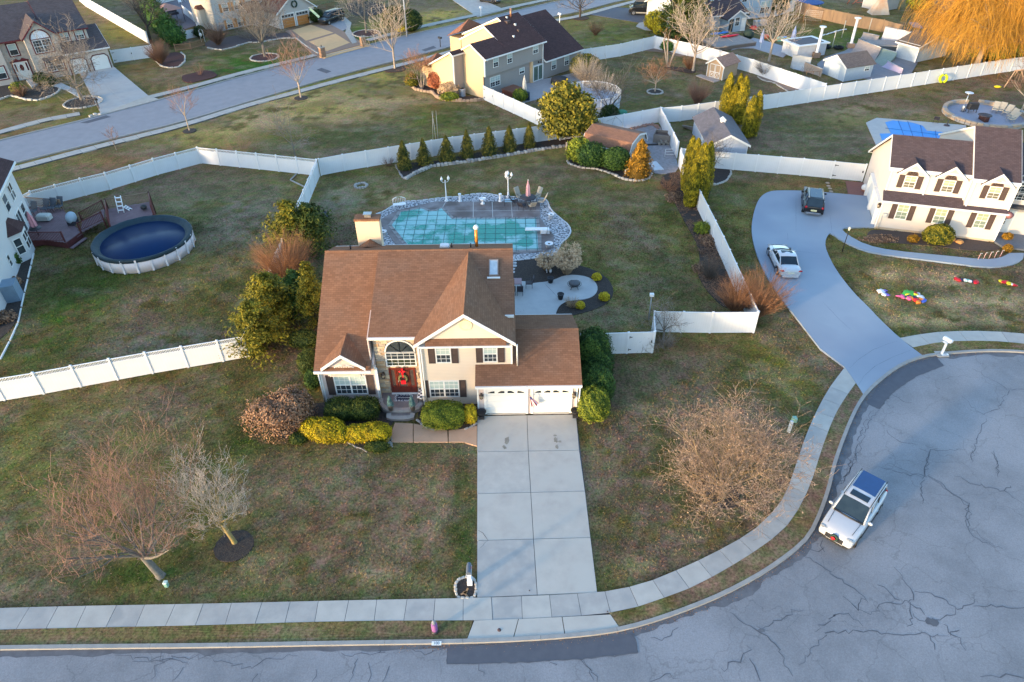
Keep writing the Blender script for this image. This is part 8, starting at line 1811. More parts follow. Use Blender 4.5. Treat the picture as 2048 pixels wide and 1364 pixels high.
t=thing('trash_bin',G(1411,393),'dark wheeled bin outside the fence by the arborvitae','bin');MB().bbox(-.3,.3,-.35,.35,0,1.0,.04).build('body',mat('navy_bin',(.03,.04,.06)),t);MB().bbox(-.33,.33,-.38,.38,1.0,1.07,.02).build('lid',mat('navy_bin',(.03,.04,.06)),t)
R_4=lambda P:K(1700,230,4.704,P)
MB().prism([(p.x,p.y) for p in GL(R_4([(150,75),(250,30),(1090,100),(1100,220),(900,260),(245,285)]))],-.05,.06).build('blue_pool_deck',mat('pool_concrete',(.44,.41,.39),(.37,.35,.34),scale=1.5),kind='structure')
BC=GL(R_4([(330,75),(400,58),(590,80),(680,108),(720,155),(918,172),(915,240),(300,245),(278,182),(385,180)]));bc=sum(BC,Vector())/len(BC)
t=thing('blue_covered_pool',bc,'pool under a bright blue cover behind the white house','pool');MB(Tz(-bc)).prism([(p.x,p.y) for p in BC],.03,.10).build('cover',mat('bright_blue_cover',(.03,.25,.62),(.025,.22,.56),scale=1,rough=.5),t)
for a,b in (((540,65),(600,240)),((660,105),(690,240)),((800,155),(810,240)),((450,60),(520,240)),((330,130),(915,205))):
 a,b=GL(R_4([a,b]));MB(Tz(-bc)).tube([(a.x,a.y,.105),(b.x,b.y,.105)],.03,4).build('strap',mat('blue_strap',(.02,.12,.35)),t)
t=thing('umbrella_stand',G(1893,252),'dark umbrella base standing by the blue-covered pool','stand');MB().lathe([(.35,.06),(.3,.15),(.06,.2),(.05,.7)],n=12).build('base',iron,t)
chair('dark folding chair on the blue pool deck edge',G(1871,245,.06),2.6,iron,iron,h=.9)
c=G(1969,232);W4=lambda P:K(1560,0,4.197,P)
MB().prism([(c.x+4.3*math.cos(2*math.pi*i/32),c.y+4.3*math.sin(2*math.pi*i/32)) for i in range(32)],-.05,.05).build('fire_pit_patio',mat('blue_grey_patio',(.30,.30,.36),(.24,.24,.29),scale=3),kind='structure')
wl=thing('seat_wall',(c.x,c.y,0),'low curved tan stone wall around the far round patio','wall');sm_=[mat('wall_tan_a',(.48,.34,.22),(.38,.27,.19)),mat('wall_tan_b',(.40,.30,.22),(.33,.25,.2)),mat('wall_grey',(.30,.29,.29))]
for lay in range(2):
 for i in range(44):
  a=R_(20)+2*math.pi*i/44*.97
  if 1.2 < (a % (2*math.pi)) < 1.5:continue
  M_=Rz(a);MB(M_).box(4.3,4.75,-.30,.30,.02+lay*.26,.26+lay*.26).build('stone',rnd.choice(sm_),wl)
for i,(x,y) in enumerate(((1795,945),(1840,950),(1890,970),(1925,1000),(1930,1025))):chair('beige reclined adirondack chair on the far round patio, %s' % ('leftmost','second from left','middle','fourth','nearest')[i],G(*W4([(x,y)])[0],.05),R_(-35-10*i),beige,beige,'adirondack chairs on the round patio',h=1.15,w=.7,rec=.3,name='adirondack_chair')
t=thing('patio_heater',G(*W4([(1530,935)])[0],.05),'tall patio heater with silver disc top at the round patio','patio heater');MB().tube([(0,0,0),(0,0,2.3)],.05,8).build('pole',metalm,t);MB().lathe([(.22,0),(.2,.7),(.1,.8)],n=12).build('base',metalm,t);MB().lathe([(.5,2.3),(.48,2.34),(.1,2.45),(.02,2.46)],n=18).build('reflector',mat('silver_disc',(.7,.72,.76),metal=.6,rough=.3),t)
t=thing('outdoor_grill',G(*W4([(1600,940)])[0],.05),'black grill and seats jumble on the left of the round patio','grill');MB().bbox(-.6,.6,-.35,.35,.4,.95,.06).build('body',blackm,t);MB().bbox(-.6,.6,-.38,.3,.95,1.2,.1).build('lid',blackm,t);[MB().box(x-.03,x+.03,y-.03,y+.03,0,.4).build('leg',blackm,t) for x in (-.5,.5) for y in (-.28,.28)]
t=thing('fire_table',G(*W4([(1705,1010)])[0],.05),'dark brown column fire table in the middle of the round patio','fire pit');MB().bbox(-.25,.25,-.7,.7,0,.6).build('base',mat('dark_redbrown',(.05,.02,.018)),t);MB().lathe([(.75,.6),(.78,.66),(.05,.67)],n=18).build('top',iron,t)
t=thing('stepping_stones',G(1630,375),'few worn stepping spots in the grass above the painted driveway','stepping stones');[MB(Tz(G(px,py)-G(1630,375))).lathe([(.22,0),(.2,.03),(.02,.035)],n=9).build('stone',mat('worn_tan',(.42,.33,.25)),t) for px,py in ((1657,372),(1660,377),(1655,366),(1662,383))]
t=thing('swing_set',G(2020,160),'pale wooden swing set frame at the right edge','swing set')
for p0,p1 in (((1880,735),(1975,595)),((1955,660),(1990,600)),((2048,700),(2030,600))):
 a=G(*W4([p0])[0])-G(2020,160);b_=G(*W4([p1])[0],2.2)-G(2020,160);MB().tube([a,b_],.07,5).build('leg',mat('pale_timber',(.5,.33,.22)),t)
a=G(*W4([(1975,592)])[0],2.3)-G(2020,160);MB().tube([a,a+Vector((4.5,1.2,0))],.08,5).build('beam',MATS['pale_timber'],t);[MB().tube([a+Vector((k,k*.27,0)),a+Vector((k,k*.27,-1.7))],.02,4).build('swing_rope',MATS['pale_timber'],t) for k in (1.2,1.8,2.8,3.4)]
t=thing('pool_ring',G(1881,166,.0)+Vector((0,-.3,.7)),'yellow-green inflatable ring leaning on the long white fence','pool ring');MB(Matrix.Rotation(R_(75),4,'X')).tube([(.48*math.cos(2*math.pi*i/20),.48*math.sin(2*math.pi*i/20),0) for i in range(21)],.17,8).build('ring',mat('lime',(.62,.72,.02)),t)
tag(MB().ball((0,0,.12),(.5,.25,.15),10,6,.15).build('yellow_toy',mat('toy_yellow',(.8,.62,.02)),loc=G(1995,175)),'small yellow toy on the grass near the swing set','toy')
#  tan house surroundings
T4=lambda P:K(810,0,4.452,P)
bed('tan_house_bed',T4([(65,775),(160,800),(240,820),(290,870),(360,890),(500,900),(700,885),(700,860),(545,860),(450,860),(250,700),(160,720)]),mulch,.04)
stone_edge('low curved tan block wall around the tan house bed',GL(T4([(62,770),(90,800),(160,815),(240,825),(285,870),(350,893),(480,903),(640,900),(705,888)])),.5,.32,mat('tan_block',(.34,.24,.17),(.28,.2,.15)),flat_=1.0,irr=.08,name='garden_wall',cat='garden wall')
MB().prism([(p.x,p.y) for p in GL(T4([(760,830),(1240,705),(1560,640),(1700,760),(1400,830),(1060,915)]))],-.05,.04).build('tan_house_patio',mat('mauve_patio',(.36,.33,.34),(.30,.275,.28),scale=2),kind='structure')
t=thing('air_conditioner',G(925,192),'grey air conditioner unit in the corner of the tan house','air conditioner',.4);MB().lathe([(.45,0),(.46,.95),(.40,1.0)],n=8,smooth=False).build('casing',mat('ac_grey',(.34,.35,.38),(.26,.27,.3),scale=9),t);MB().lathe([(.32,1.0),(.3,1.03),(.03,1.04)],n=14).build('fan_grille',blackm,t)
t=thing('hot_tub',G(*T4([(965,850)])[0]),'hot tub under a brown lid behind the tan house','hot tub',R_(45));MB().bbox(-1.15,1.15,-1.1,1.1,0,.85,.12).build('tub',mat('tub_brown',(.17,.05,.03),(.12,.04,.025)),t);MB().bbox(-1.2,1.2,-1.15,0,.86,.98,.06).build('lid',mat('lid_brown',(.17,.075,.05)),t);MB().bbox(-1.2,1.2,.02,1.15,.86,.98,.06).build('lid',MATS['lid_brown'],t)
umbrella('closed white umbrella beside the hot tub',G(*T4([(1063,870)])[0]),2.9,mat('cream_canvas',(.62,.56,.5)),z0=1.0,r=.22)
t=thing('covered_grill',G(*T4([(1077,890)])[0]),'grill under a dark blue cover next to the white umbrella','grill');MB().bbox(-.5,.5,-.35,.35,0,1.05,.12).build('cover',mat('navy_cover',(.03,.045,.07)),t);MB().box(-.3,.3,-.3,.3,-.02,.02).build('base',iron,t)
t=thing('covered_furniture',G(*T4([(1375,740)])[0]),'round patio set under a black cover behind the tan house','patio set');MB().lathe([(1.25,.0),(1.2,.6),(1.0,.75),(.3,.85),(.05,.86)],n=16).build('cover',mat('black_cover',(.035,.035,.04)),t);MB().lathe([(.2,-.02),(.2,.1)],n=8).build('base',iron,t)
pc2=G(*T4([(1660,870)])[0],1.2);pd=thing('pool_deck',(pc2.x,pc2.y,0),'white-railed raised deck and round pool beyond the big evergreen','deck');lat2=mat('deck_lattice',(.55,.58,.64),(.42,.45,.52),scale=14,detail=1,contrast=.06)
n=14;rr=3.7;pts=[(rr*math.cos(2*math.pi*i/n),rr*math.sin(2*math.pi*i/n)) for i in range(n)]
MB().prism(pts,0,1.15).build('lattice_skirt',lat2,pd);MB().prism([(x*1.03,y*1.03) for x,y in pts],1.151,1.22).build('deck_surface',mat('deck_bluegrey',(.38,.40,.46),(.3,.32,.38),pat='plank'),pd);MB().lathe([(2.3,1.22),(2.35,1.3),(2.2,1.26),(.05,1.25)],n=26).build('pool_cover',mat('slate_cover',(.16,.19,.25),(.3,.34,.42),scale=.8),pd)
for i in range(n):
 (x1,y1),(x2,y2)=pts[i],pts[(i+1) % n];MB().box(x1-.05,x1+.05,y1-.05,y1+.05,1.2,2.2).build('post',vinylp,pd);q=MB();q.tube([(x1,y1,2.15),(x2,y2,2.15)],.04,4);q.build('handrail',vinylp,pd);q=MB()
 for k in range(1,11):f=k/11;q.box(x1+(x2-x1)*f-.018,x1+(x2-x1)*f+.018,y1+(y2-y1)*f-.018,y1+(y2-y1)*f+.018,1.25,2.12)
 o=q.build('balusters',vinylp,pd);o['kind']='stuff'
t=thing('rain_barrel',G(1243,228),'green round lidded tub at the foot of the white pool deck','tub');MB().ball((0,0,.2),(.75,.6,.35),12,7).build('lid',mat('turtle_green',(.05,.22,.14)),t);MB().lathe([(.7,0),(.72,.2)],n=12).build('tub',mat('turtle_green',()) if False else MATS['turtle_green'],t)
t=thing('street_lamp',G(814,73),'tall pale street lamp pole rising out of the picture','street lamp');MB().tube([(0,0,0),(0,0,9.5)],[.13,.08],8).build('pole',mat('galv_pole',(.42,.43,.46),rough=.4),t);MB().tube([(0,0,9.4),(.8,.6,9.8),(1.8,1.4,9.9)],.05,6).build('arm',MATS['galv_pole'],t);MB().bbox(1.5,2.2,1.2,1.6,9.8,10.0).build('lamp_head',MATS['galv_pole'],t)
def mbox(label,px,py,m,mp=None,h=1.1):
 t=thing('mailbox',G(px,py,.08),label,'mailbox');MB().box(-.06,.06,-.06,.06,0,h).build('post',mp or m,t);b=MB(Rz(.8));b.ext(pr,'y',-.32,.32) if False else b.ext([(x_*1.2,z_) for x_,z_ in [(-.13,h),(-.13,h+.18),(-.07,h+.28),(.07,h+.28),(.13,h+.18),(.13,h)]],'y',-.32,.32);b.build('mailbox_body',m,t)
mbox('black mailbox on a black post beyond the tan house',881,94,blackm,h=1.3);mbox('white mailbox with arched arm at the far driveway',962,33,bm_,h=1.4);mbox('dark mailbox at the corner of the stone house driveway',198,217,blackm);mbox('white mailbox behind the tan house roof ridge',1119,45,bm_,h=1.3)
for l_,px,py in (('brick mailbox pillar with finial at left of the tan driveway',646,114),('brick mailbox pillar at the right of the tan driveway',727,92)):
 t=thing('brick_pillar',G(px,py,.08),l_,'pillar',R_(45),'brick pillars of the tan driveway');MB().box(-.4,.4,-.3,.3,0,1.4).build('pillar',mat('tan_brick',(.34,.20,.12),(.27,.16,.10),pat='brick'),t);MB().box(-.46,.46,-.36,.36,1.4,1.5).build('cap',mat('cap_tan',(.45,.36,.28)),t);MB().lathe([(.06,1.5),(.1,1.65),(.02,1.85)],n=6).build('finial',blackm,t)
L4=lambda P:K(0,0,6.2,P)
bed('stone_house_bed',L4([(-100,1230),(120,1180),(260,1200),(330,1235),(470,1240),(620,1200),(720,1130),(750,1085),(600,1080),(430,1060),(380,1120),(200,1010),(-100,1020)]),mulch,.04)
stone_edge('row of pale stones along the stone house flower bed',GL(L4([(-20,1240),(120,1190),(170,1195),(260,1215),(340,1240),(470,1245),(620,1205),(720,1140),(755,1090)])),.9,.3,EDG[2])
flat('stone_house_walk',L4([(640,1060),(760,1030),(980,1130),(1060,1240),(960,1200),(820,1120)]),lc,.045);flat('stone_house_steps',L4([(330,1010),(410,985),(480,1060),(400,1100)]),lc,.25)
stone_edge('pale rocks on the verge beside the stone house driveway',GL([(178,234),(190,230),(205,229)]),.5,.45,EDG[2],name='rock_pile',cat='rocks')
M4=lambda P:K(280,0,4.452,P)
bed('red_mulch_bed',M4([(150,545),(190,585),(260,600),(340,592),(390,550),(400,500),(360,470),(290,465),(200,500)]),redmulch,.05);stone_edge('pale border around the bed with the dense brown bush',GL(M4([(135,530),(190,590),(260,605),(345,597),(398,550),(403,500),(365,468)])),.6,.25,stonem)
bed('red_mulch_island',M4([(370,690),(380,720),(435,743),(560,715),(700,680),(660,640),(560,625),(450,660),(390,670)]),redmulch,.06)
bed('house_front_bed',M4([(560,400),(640,435),(740,440),(830,420),(960,375),(1100,370),(1250,340),(1390,335),(1330,290),(1180,300),(900,310),(640,350)]),mat('mauve_mulch',(.10,.07,.065),(.06,.04,.04),scale=8),.04)
stone_edge('pale winding border before the orange-shuttered house',GL(M4([(600,425),(660,440),(740,443),(830,423),(960,380),(1070,378),(1250,343),(1390,340)])),.8,.28,stonem)
stone_edge('pale border along the left of the tan driveway',GL(M4([(1390,340),(1480,410),(1590,480)])),.9,.25,stonem)
gz=thing('gazebo',G(*M4([(275,195)])[0]),'hip-roofed pinkish-brown gazebo over a dark seating spot, top left','gazebo',R_(45));q=MB();q.add([(-2.2,-1.8,2.2),(2.2,-1.8,2.2),(2.2,1.8,2.2),(-2.2,1.8,2.2),(0,0,3.2)],[(0,1,4),(1,2,4),(2,3,4),(3,0,4),(3,2,1,0)]);q.build('roof',mat('gazebo_cloth',(.34,.21,.18),(.28,.17,.15)),gz)
for x in (-2,2):
 for y in (-1.6,1.6):MB().tube([(x,y,0),(x,y,2.2)],.06,5).build('post',iron,gz)
t=thing('sofa',G(*M4([(300,130)])[0]),'dark sofa under the hip-roofed gazebo','sofa',R_(45));MB().bbox(-.9,.9,-.4,.4,0,.45).build('seat',iron,t);MB().bbox(-.9,.9,.3,.5,.45,.9).build('backrest',iron,t)
bed('gazebo_patio',M4([(70,60),(200,0),(460,0),(520,220),(400,260),(280,225),(180,130)]),mat('slate_paving',(.15,.13,.15),(.12,.10,.12),scale=3),.03,0)
for l_,px,py in (('white patio chair near the gazebo',361,8),('white patio table beyond the gazebo',368,3)):chair(l_,G(px,py),.5,bm_,bm_)
t=thing('garden_arch',G(407,84),'small white garden figure stand at the picket fence gate','garden ornament');MB().tube([(-.3,0,0),(-.3,0,1.8),(0,0,2.1),(.3,0,1.8),(.3,0,0)],.05,5).build('arch',trim,t);MB().ball((-.1,-.2,1.2),(.25,.15,.3),8,6).build('figure',trim,t)
t=thing('green_flag',G(634,30,2.0),'green and white garden flag by the orange garage doors','flag');b=MB();b.add([(-1.2,0,.9),(-.9,0,1.2),(.5,-.1,-.2),(.2,-.1,-.5)],[(0,1,2,3)]);b.build('cloth',mat('flag_green',(.10,.40,.18),(.6,.65,.6),scale=2),t);MB().tube([(-1.3,0,1.2),(.3,.8,1.3)],.03,4).build('pole',trim,t)
S4=S_
t=thing('timber_bin',G(*S4([(1530,425)])[0]),'weathered timber compost bin in the gravel yard','compost bin',R_(-20));wb_=mat('weathered_timber',(.24,.20,.17),(.17,.14,.125),scale=3,pat='plank')
for a_ in ((-.95,.95,-.8,-.72),(-.95,.95,.72,.8),(-.95,-.87,-.72,.72),(.87,.95,-.72,.72)):MB().box(*a_,0,1.0).build('side',wb_,t)
MB().box(-.86,.86,-.71,.71,0,.75).build('fill',mat('leaf_fill',(.14,.08,.06),(.08,.06,.05),scale=8,bump=.1),t)
t=thing('log_stack',G(*S4([(1550,480)])[0]),'stack of grey cut logs in front of the timber bin','logs');[MB().tube([(-.5+.25*k,-.1,.15+(k % 2)*.2),(-.5+.25*k,.5,.15+(k % 2)*.2)],.14,8).build('log',mat('log_grey',(.30,.26,.22)),t) for k in range(5)]
t=thing('white_rack',G(*S4([(1640,640)])[0]),'white metal rack standing in the gravel yard','rack');[MB().tube([(x,0,0),(x,0,.9)],.03,5).build('leg',trim,t) for x in (-.6,.6)];[MB().tube([(-.6,0,z),(.6,0,z)],.025,5).build('bar',trim,t) for z in (.3,.6,.9)]
t=thing('white_board',G(*S4([(1435,770)])[0]),'flat pale board lying on the gravel near the rust conifer','board',R_(12));MB().box(-.55,.55,-1.1,1.1,.03,.09).build('panel',mat('pale_board',(.62,.64,.68)),t)
t=thing('timber_edge',G(*S4([(1440,480)])[0]),'dark timber sleeper lying across the gravel yard','timber',R_(2));MB().box(-1.2,1.2,-.1,.1,0,.16).build('sleeper',mat('dark_sleeper',(.05,.045,.045)),t)
t=thing('wood_pile',G(1388,262),'heap of poles and boards beside the grey shed','boards');[MB(Rz(-.9+.1*k)).box(-1.5,1.5,-.08,.08,.1*k,.1*k+.08).build('board',wb_,t) for k in range(5)]
t=thing('garden_sign',G(1254,348),'small white garden ornament at the edge of the shed bed','garden ornament');MB().tube([(-.2,0,0),(-.2,0,.5),(.1,0,.6),(.4,.0,.45)],.06,6).build('pipe',trim,t)
W4=lambda P:K(1560,0,4.197,P)
bed('ramp_floor',W4([(380,480),(540,430),(700,330),(1050,330),(1160,520),(1100,620),(780,670),(350,620),(310,540)]),mat('slate_floor',(.22,.22,.24),(.17,.17,.19),scale=1.5),.05,0)
def ramp(label,b0,b1,t0,t1,h,m,back=True):
 B0,B1=G(*W4([b0])[0],.08),G(*W4([b1])[0],.08);T0,T1=G(*W4([t0])[0],h),G(*W4([t1])[0],h);o=(B0+B1)/2;o.z=0;root=thing('skate_ramp',o,label,'skate ramp')
 n=8;V=[]
 for i in range(n+1):
  a=math.pi/2*i/n;u=math.sin(a);v=1-math.cos(a)
  for p,q in ((B0,T0),(B1,T1)):V.append(Vector((p.x+(q.x-p.x)*u,p.y+(q.y-p.y)*u,.08+(h-.08)*v))-o)
 k=len(V);V += [Vector((v.x,v.y,0)) for v in V];b=MB();F=[(2*i,2*i+1,2*i+3,2*i+2) for i in range(n)]+[(2*i,2*i+2,k+2*i+2,k+2*i) for i in range(n)]+[(2*i+3,2*i+1,k+2*i+1,k+2*i+3) for i in range(n)]+[(2*n,2*n+1,k+2*n+1,k+2*n)]
 b.add(V,F,False);b.build('ramp_surface',m,root);MB().tube([T0-o,T1-o],.05,6).build('coping_pipe',metalm,root)
rw=mat('ramp_wood',(.30,.26,.24),(.22,.19,.18),scale=2,pat='plank');rwh=mat('ramp_white',(.46,.46,.50),(.40,.40,.44),scale=1);rg=mat('ramp_green',(.24,.30,.26),(.2,.25,.22),scale=2,pat='plank');rp=mat('ramp_lilac',(.44,.36,.46),(.38,.31,.4))
ramp('big weathered brown skate ramp left of the deck platform',(590,440),(780,520),(660,325),(850,400),1.3,rw);ramp('tall white curved skate wall at the back',(845,320),(1045,352),(885,222),(1130,275),2.3,rwh)
ramp('small tan bank ramp behind the brown one',(800,345),(670,325),(835,300),(700,270),.8,mat('ramp_tan',(.38,.31,.27)));ramp('green planked skate ramp in the middle',(770,500),(870,560),(850,402),(985,440),1.1,rg)
ramp('lilac skate ramp by the long fence',(850,560),(990,610),(905,510),(1035,578),.7,rp);ramp('grey curled half ramp against the sunlit fence',(120,580),(190,600),(110,460),(270,480),1.8,mat('ramp_grey',(.42,.42,.42)));ramp('tan curled ramp beside the blue shed',(200,600),(330,640),(210,520),(360,580),1.1,mat('ramp_brown2',(.36,.27,.21)))
p=G(*W4([(880,420)])[0]);t=thing('ramp_platform',p,'pale framed skate platform with dark hollow side','platform');MB(Rz(R_(-10))).box(-2.6,2.0,-1.2,1.6,0,1.0).build('box',rwh,t);MB(Rz(R_(-10))).box(-2.3,1.8,-1.22,-1.202,.1,.85).build('hollow',mat('painted_hollow_shade',(.10,.11,.11)),t);MB(Rz(R_(-10))).box(-2.7,2.1,-1.3,1.7,1.0,1.06).build('top',rw,t)  # flat dark panel painted as the shade inside the hollow
p=G(*W4([(190,450)])[0]);t=thing('pool_bar',p,'low white-framed garden bar with dark roof by the half ramp','bar',R_(20));MB().box(-2.6,2.6,-1.8,1.8,0,1.7).build('wall',mat('bar_white',(.55,.56,.60)),t);MB().box(-2.2,2.2,-1.5,1.5,1.86,1.9).build('roof_panel',mat('bar_roof',(.09,.09,.11)),t)
for a_ in ((-2.9,2.9,-2.1,-1.6),(-2.9,2.9,1.6,2.1),(-2.9,-2.3,-1.6,1.6),(2.3,2.9,-1.6,1.6)):MB().box(*a_,1.72,1.88).build('roof_edge',trim,t)
MB().box(2.6,2.65,-1.5,1.5,.1,1.6).build('blue_panel',mat('bar_blue',(.08,.22,.45)),t)
for l_,q in (('white flared column behind the garden bar',(300,480)),('white flared column on brick base by the brown ramp',(588,400))):
 t=thing('white_column',G(*W4([q])[0]),l_,'column',0,'white flared columns');MB().box(-.5,.5,-.45,.45,0,.7).build('base',mat('brick_base',(.26,.19,.15),pat='brick'),t);MB().lathe([(.3,.7),(.22,.85),(.2,4.0),(.28,4.2),(.5,4.3),(.5,4.4)],n=12).build('shaft',bm_,t)
for i,(a,b_) in enumerate((((517,315),2.6),((436,402),2.6),((740,272),2.2),((152,158),2.6))):t=thing('string_light_pole',G(*W4([a])[0]),'thin pale pole on the goal lawn, %s' % ('centre back','nearest the tyre','by the wooden fence right','by the wooden fence left')[i],'pole',0,'thin poles on the goal lawn');MB().tube([(0,0,0),(0,0,b_)],.06,6).build('pole',mat('pole_cream',(.6,.55,.45)),t)
p=G(*W4([(268,190)])[0]);t=thing('football_goal',p,'wooden framed goal on the goal lawn by the tall fence','goal',R_(-22));[MB().tube([(x,0,0),(x,0,2.1)],.06,5).build('post',woodm,t) for x in (-1.5,1.5)];MB().tube([(-1.5,0,2.1),(1.5,0,2.1)],.06,5).build('crossbar',woodm,t);q=MB();[q.tube([(-1.5+.2*k,0,2.1),(-1.5+.2*k,1.1,0)],.012,3) for k in range(16)];[q.tube([(-1.5,.1+.18*k,1.95-.35*k),(1.5,.1+.18*k,1.95-.35*k)],.012,3) for k in range(6)];q.build('net',trim,t)['kind']='stuff'
for l_,q,r in (('black tyre lying near the garden bar',(375,400),.75),('second tyre lying on the goal lawn edge',(490,408),.6)):t=thing('tyre',G(*W4([q])[0]),l_,'tyre');MB().tube([(r*math.cos(2*math.pi*i/18),r*math.sin(2*math.pi*i/18),.18) for i in range(19)],.2,8).build('ring',MATS['tyre'],t)
blu=mat('blue_canvas',(.14,.20,.42),(.4,.45,.6),scale=2)
umbrella('closed blue umbrella left of the colourful toys',G(1520,98),3.0,blu,z0=1.0,r=.22);umbrella('closed blue umbrella by the garden bar',G(1583,92),3.0,blu,z0=1.0,r=.25)
flat('play_patio',K(1240,0,4.876,[(1080,490),(1300,370),(1420,400),(1690,480),(1590,560),(1300,470),(1160,470)]),mat('stone_patio',(.36,.34,.36),(.30,.28,.3),scale=2),.04,sm=0)
for i,(l_,q,c_) in enumerate((('red and orange toy car pile on the play patio',(1410,370),(.5,.10,.05)),('yellow plastic toy on the play patio',(1630,405),(.8,.5,.02)),('teal plastic toy basin on the play patio',(1560,395),(.15,.45,.4)),('blue plastic toy chair on the play patio',(1590,390),(.05,.25,.6)),('red toy by the pale blue house wall',(1300,285),(.5,.03,.03)))):
 tag(MB().bbox(-.6,.6,-.45,.45,0,.55,.15).build('plastic_toy',mat('toy_%d' % i,c_,rough=.4),loc=G(*K(1240,0,4.876,[q])[0])),l_,'toy')
dk3=House('side_deck','low grey wooden deck with skirting behind the light blue house',*(G(1450,92).xy),22,'deck');dk3.box('deck_surface',rw,-3,4.5,-2,3.2,.5,.62);dk3.box('skirt',mat('skirt_brown',(.20,.15,.12),pat='vsiding'),-2.95,4.45,-1.95,3.1,0,.5)
for l_,q,c_ in (('blue kayak lying on the grey deck',(965,335),(.02,.16,.5)),('red kayak lying on the grey deck',(1070,358),(.55,.02,.04))):
 t=thing('kayak',G(*K(1240,0,4.876,[q])[0],.65),l_,'kayak',R_(22));b=MB();b.ball((0,0,.18),(1.9,.38,.2),16,8);b.build('hull',mat('kayak_%d' % (c_[0]*100),c_,rough=.35),t);MB().ball((.1,0,.34),(.5,.22,.06),10,5).build('cockpit',blackm,t)
t=thing('covered_chair',G(*K(1240,0,4.876,[(1248,370)])[0]),'dark covered object by the screen door of the blue house','cover');MB().ball((0,0,.6),(.9,.7,.8),10,7,.1).build('cover',mat('green_black_cover',(.02,.04,.035)),t)
t=thing('storage_bench',G(*K(1240,0,4.876,[(1360,250)])[0]),'grey storage bench against the light blue house','storage box',R_(22));MB().bbox(-1.2,1.2,-.4,.4,0,.8).build('body',mat('bench_grey',(.28,.30,.33)),t);MB().bbox(-1.25,1.25,-.45,.45,.8,.88).build('lid',mat('bench_lid',(.36,.38,.41)),t)
t=thing('trampoline',G(1617,14),'round trampoline with blue pad at the top edge','trampoline');MB().lathe([(2.5,.85),(2.6,.9),(2.1,.92)],n=24).build('pad',mat('tramp_blue',(.03,.08,.25)),t);MB().lathe([(2.1,.9),(.05,.9)],n=24).build('jumping_mat',blackm,t);[MB().tube([(2.4*math.cos(a),2.4*math.sin(a),.85),(2.4*math.cos(a),2.4*math.sin(a),0)],.05,5).build('leg',metalm,t) for a in (0,1.05,2.1,3.14,4.2,5.2)]
t=thing('play_frame',G(1712,8),'orange-red wooden A-frame on the far lawn','play frame');[MB().tube([(-1.2+s_*.5,0,0),(s_*1.0,0,1.6)],.08,5).build('leg',mat('redwood',(.30,.09,.05)),t) for s_ in (-1,1)];MB().box(0,2.6,-.15,.15,.25,.35).build('bench_plank',mat('redwood',()) if False else MATS['redwood'],t)
t=thing('tepee',G(1756,27),'orange and white play tent left of the tiny far shed','tent');b=MB();b.add([(-1.6,-1.2,0),(1.6,-1.2,0),(1.6,1.2,0),(-1.6,1.2,0),(.3,0,3.6)],[(0,1,4),(1,2,4),(2,3,4),(3,0,4)]);b.build('canvas',mat('tent_orange',(.5,.28,.16),(.55,.5,.42),scale=.6),t);MB().tube([(.3,0,3.4),(.3,0,3.9)],.05,5).build('pole',woodm,t)
flat('far_toy_mat',W4([(1080,190),(1160,195),(1200,240),(1120,230)]),mat('tarp_blue',(.12,.16,.22)),.1)
stone_edge('scattered white balls on the goal lawn',GL(W4([(350,300),(420,280),(480,260),(560,245)])),1.1,.2,bm_,name='balls',cat='balls')
bed('fence_bed_right',K(1240,0,4.876,[(1345,745),(1400,785),(1500,800),(1570,850),(1640,890),(1850,862),(1700,820),(1400,745)]),mat('pale_bed',(.24,.17,.14),(.15,.11,.09),scale=4),.04);stone_edge('pale curved kerb of the bed along the sunlit fence',GL(K(1240,0,4.876,[(1340,742),(1395,788),(1500,803),(1565,850),(1640,893)])),.8,.2,stonem)
bed('fence_bed_left',K(1240,0,4.876,[(210,480),(330,455),(480,490),(660,530),(640,545),(560,550),(440,510),(220,495)]),mat('pale_bed',(.24,.17,.14)),.04);bed('tree_island',K(1240,0,4.876,[(420,650),(480,680),(600,700),(700,720),(750,695),(700,670),(560,655)]),brownmulch,.05)
flat('far_house_yard',[(690,0),(760,5),(780,20),(740,34),(700,30)],mulch,.04,sm=1)
t=thing('white_garden_trellis',G(1620,172),'small wooden trellis at the corner of the sunlit fence','trellis');[MB().tube([(x,0,0),(x,0,2.0)],.04,4).build('post',woodm,t) for x in (-.9,0,.9)];[MB().tube([(-.9,0,z),(.9,0,z)],.03,4).build('bar',woodm,t) for z in (.6,1.2,1.9)]
n=5200;px=rng.uniform(0,1250,n);py=rng.uniform(790,1240,n);P=[]
for a,b in zip(px,py):
 g=G(a,b)
 if 952 < a < 1200 and b > 820:continue
 if 600 < a < 960 and b < 895:continue
 P.append((g.x,g.y,.01))
q2=[(resample(NEARK,500)[rnd.randrange(150,420)]+Vector((rnd.gauss(0,.12),rnd.gauss(-.10,.12),.03))) for _ in range(1500)]
P=np.array(P+[tuple(v) for v in q2]);Nn=np.tile([0,0,1.],(len(P),1));V,F=cards(P,Nn*3,.032,.7);np_obj('fallen_leaves',V,F,LM['dry'],None,np.repeat(rng.random(len(P)),4),kind='stuff')
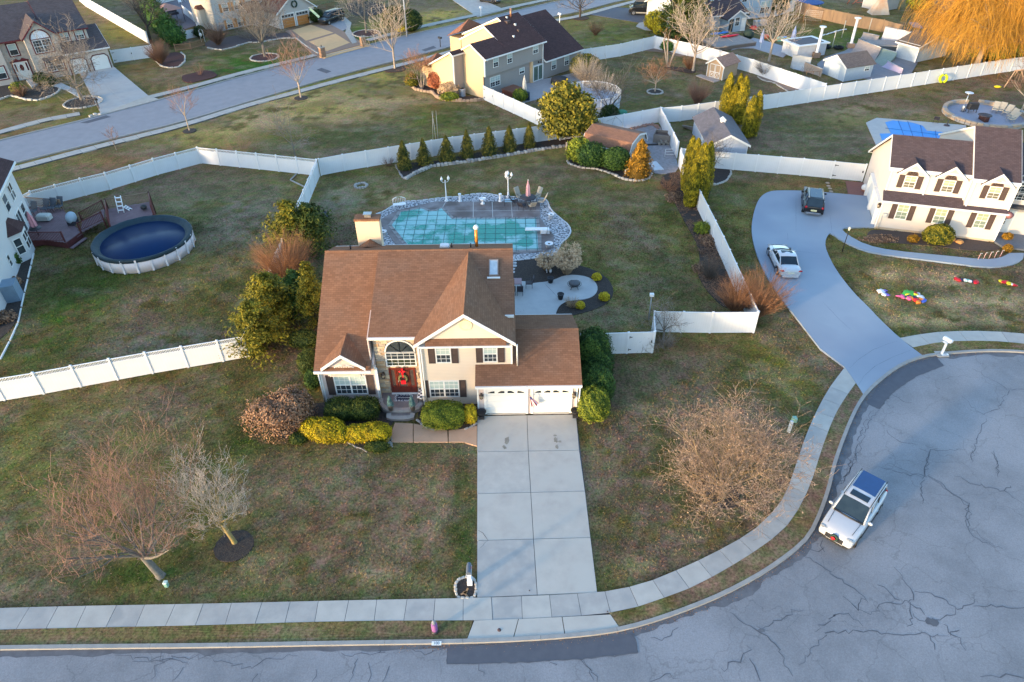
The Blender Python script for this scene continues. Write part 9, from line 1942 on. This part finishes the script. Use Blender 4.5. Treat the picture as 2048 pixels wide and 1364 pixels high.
#  grass blades over the near lawns
EXC += [GL([(648,812),(640,700),(1160,690),(1160,836),(955,836),(800,838)]),GP,mr]
def pip(x,y,P):
 ins=np.zeros(len(x),bool);xs=np.array([p.x for p in P]);ys=np.array([p.y for p in P])
 bb=(x > xs.min()) & (x < xs.max()) & (y > ys.min()) & (y < ys.max());i_=np.nonzero(bb)[0];X_,Y_=x[i_],y[i_];c=np.zeros(len(i_),bool);j=len(P)-1
 for i in range(len(P)):
  if ys[i] != ys[j]:c ^= ((ys[i] > Y_) != (ys[j] > Y_)) & (X_ < (xs[j]-xs[i])*(Y_-ys[i])/(ys[j]-ys[i])+xs[i])
  j=i
 ins[i_]=c;return ins
n=330000;gy_=17+44*rng.random(n)**1.25;gx_=rng.uniform(-1,1,n)*(14+gy_*.72)
gn=noise2(gx_,gy_,.5,71,3);ok=gn > .36
for P in EXC:ok &= ~pip(gx_,gy_,P)
gx_,gy_=gx_[ok],gy_[ok];n=len(gx_);cl=lawn_colour(gx_,gy_)*rng.uniform(.55,1.65,(n,1))*np.array([1.05,1,.9])
sz=(.018+gy_*.0006)[:,None]*rng.uniform(.6,1.5,(n,1));a=rng.uniform(0,2*np.pi,n);t_=np.stack([np.cos(a),np.sin(a),np.zeros(n)],1);u_=np.stack([rng.normal(0,.8,n),rng.normal(0,.8,n),np.ones(n)],1)
P=np.stack([gx_,gy_,np.full(n,-.012)],1);V=np.stack([P-t_*sz*.5,P+t_*sz*.5,P+t_*sz*.15+u_*sz*1.5,P-t_*sz*.2+u_*sz*1.3],1).reshape(-1,3);F=np.arange(n*4).reshape(-1,4)
gb=np_obj('grass_blades',V,F,LAWN,kind='stuff');ca=gb.data.color_attributes.new('lawn','FLOAT_COLOR','POINT');ca.data.foreach_set('color',np.repeat(np.concatenate([cl,np.ones((n,1))],1),4,0).astype(np.float32).ravel())
gb['label']='short winter grass blades on the lawns';gb['category']='grass'
fb_=GL(R2_([(615,405),(597,462),(655,500),(680,560),(720,640),(790,760),(822,850),(800,940),(840,1020),(900,1090),(960,1140),(1090,1140),(1075,1080),(930,860),(815,610),(760,500),(720,390)]))
x_=rng.uniform(min(p.x for p in fb_),max(p.x for p in fb_),30000);y_=rng.uniform(min(p.y for p in fb_),max(p.y for p in fb_),30000);k_=pip(x_,y_,fb_) & (noise2(x_,y_,1.1,55,4) > .44)
P=np.stack([x_[k_],y_[k_],np.full(k_.sum(),.05)],1);V,F=cards(P,np.tile([0,0,1.2],(len(P),1)),.045,.6);np_obj('bed_litter',V,F,LM['dry'],None,np.repeat(rng.random(len(P))*.7,4),kind='stuff')
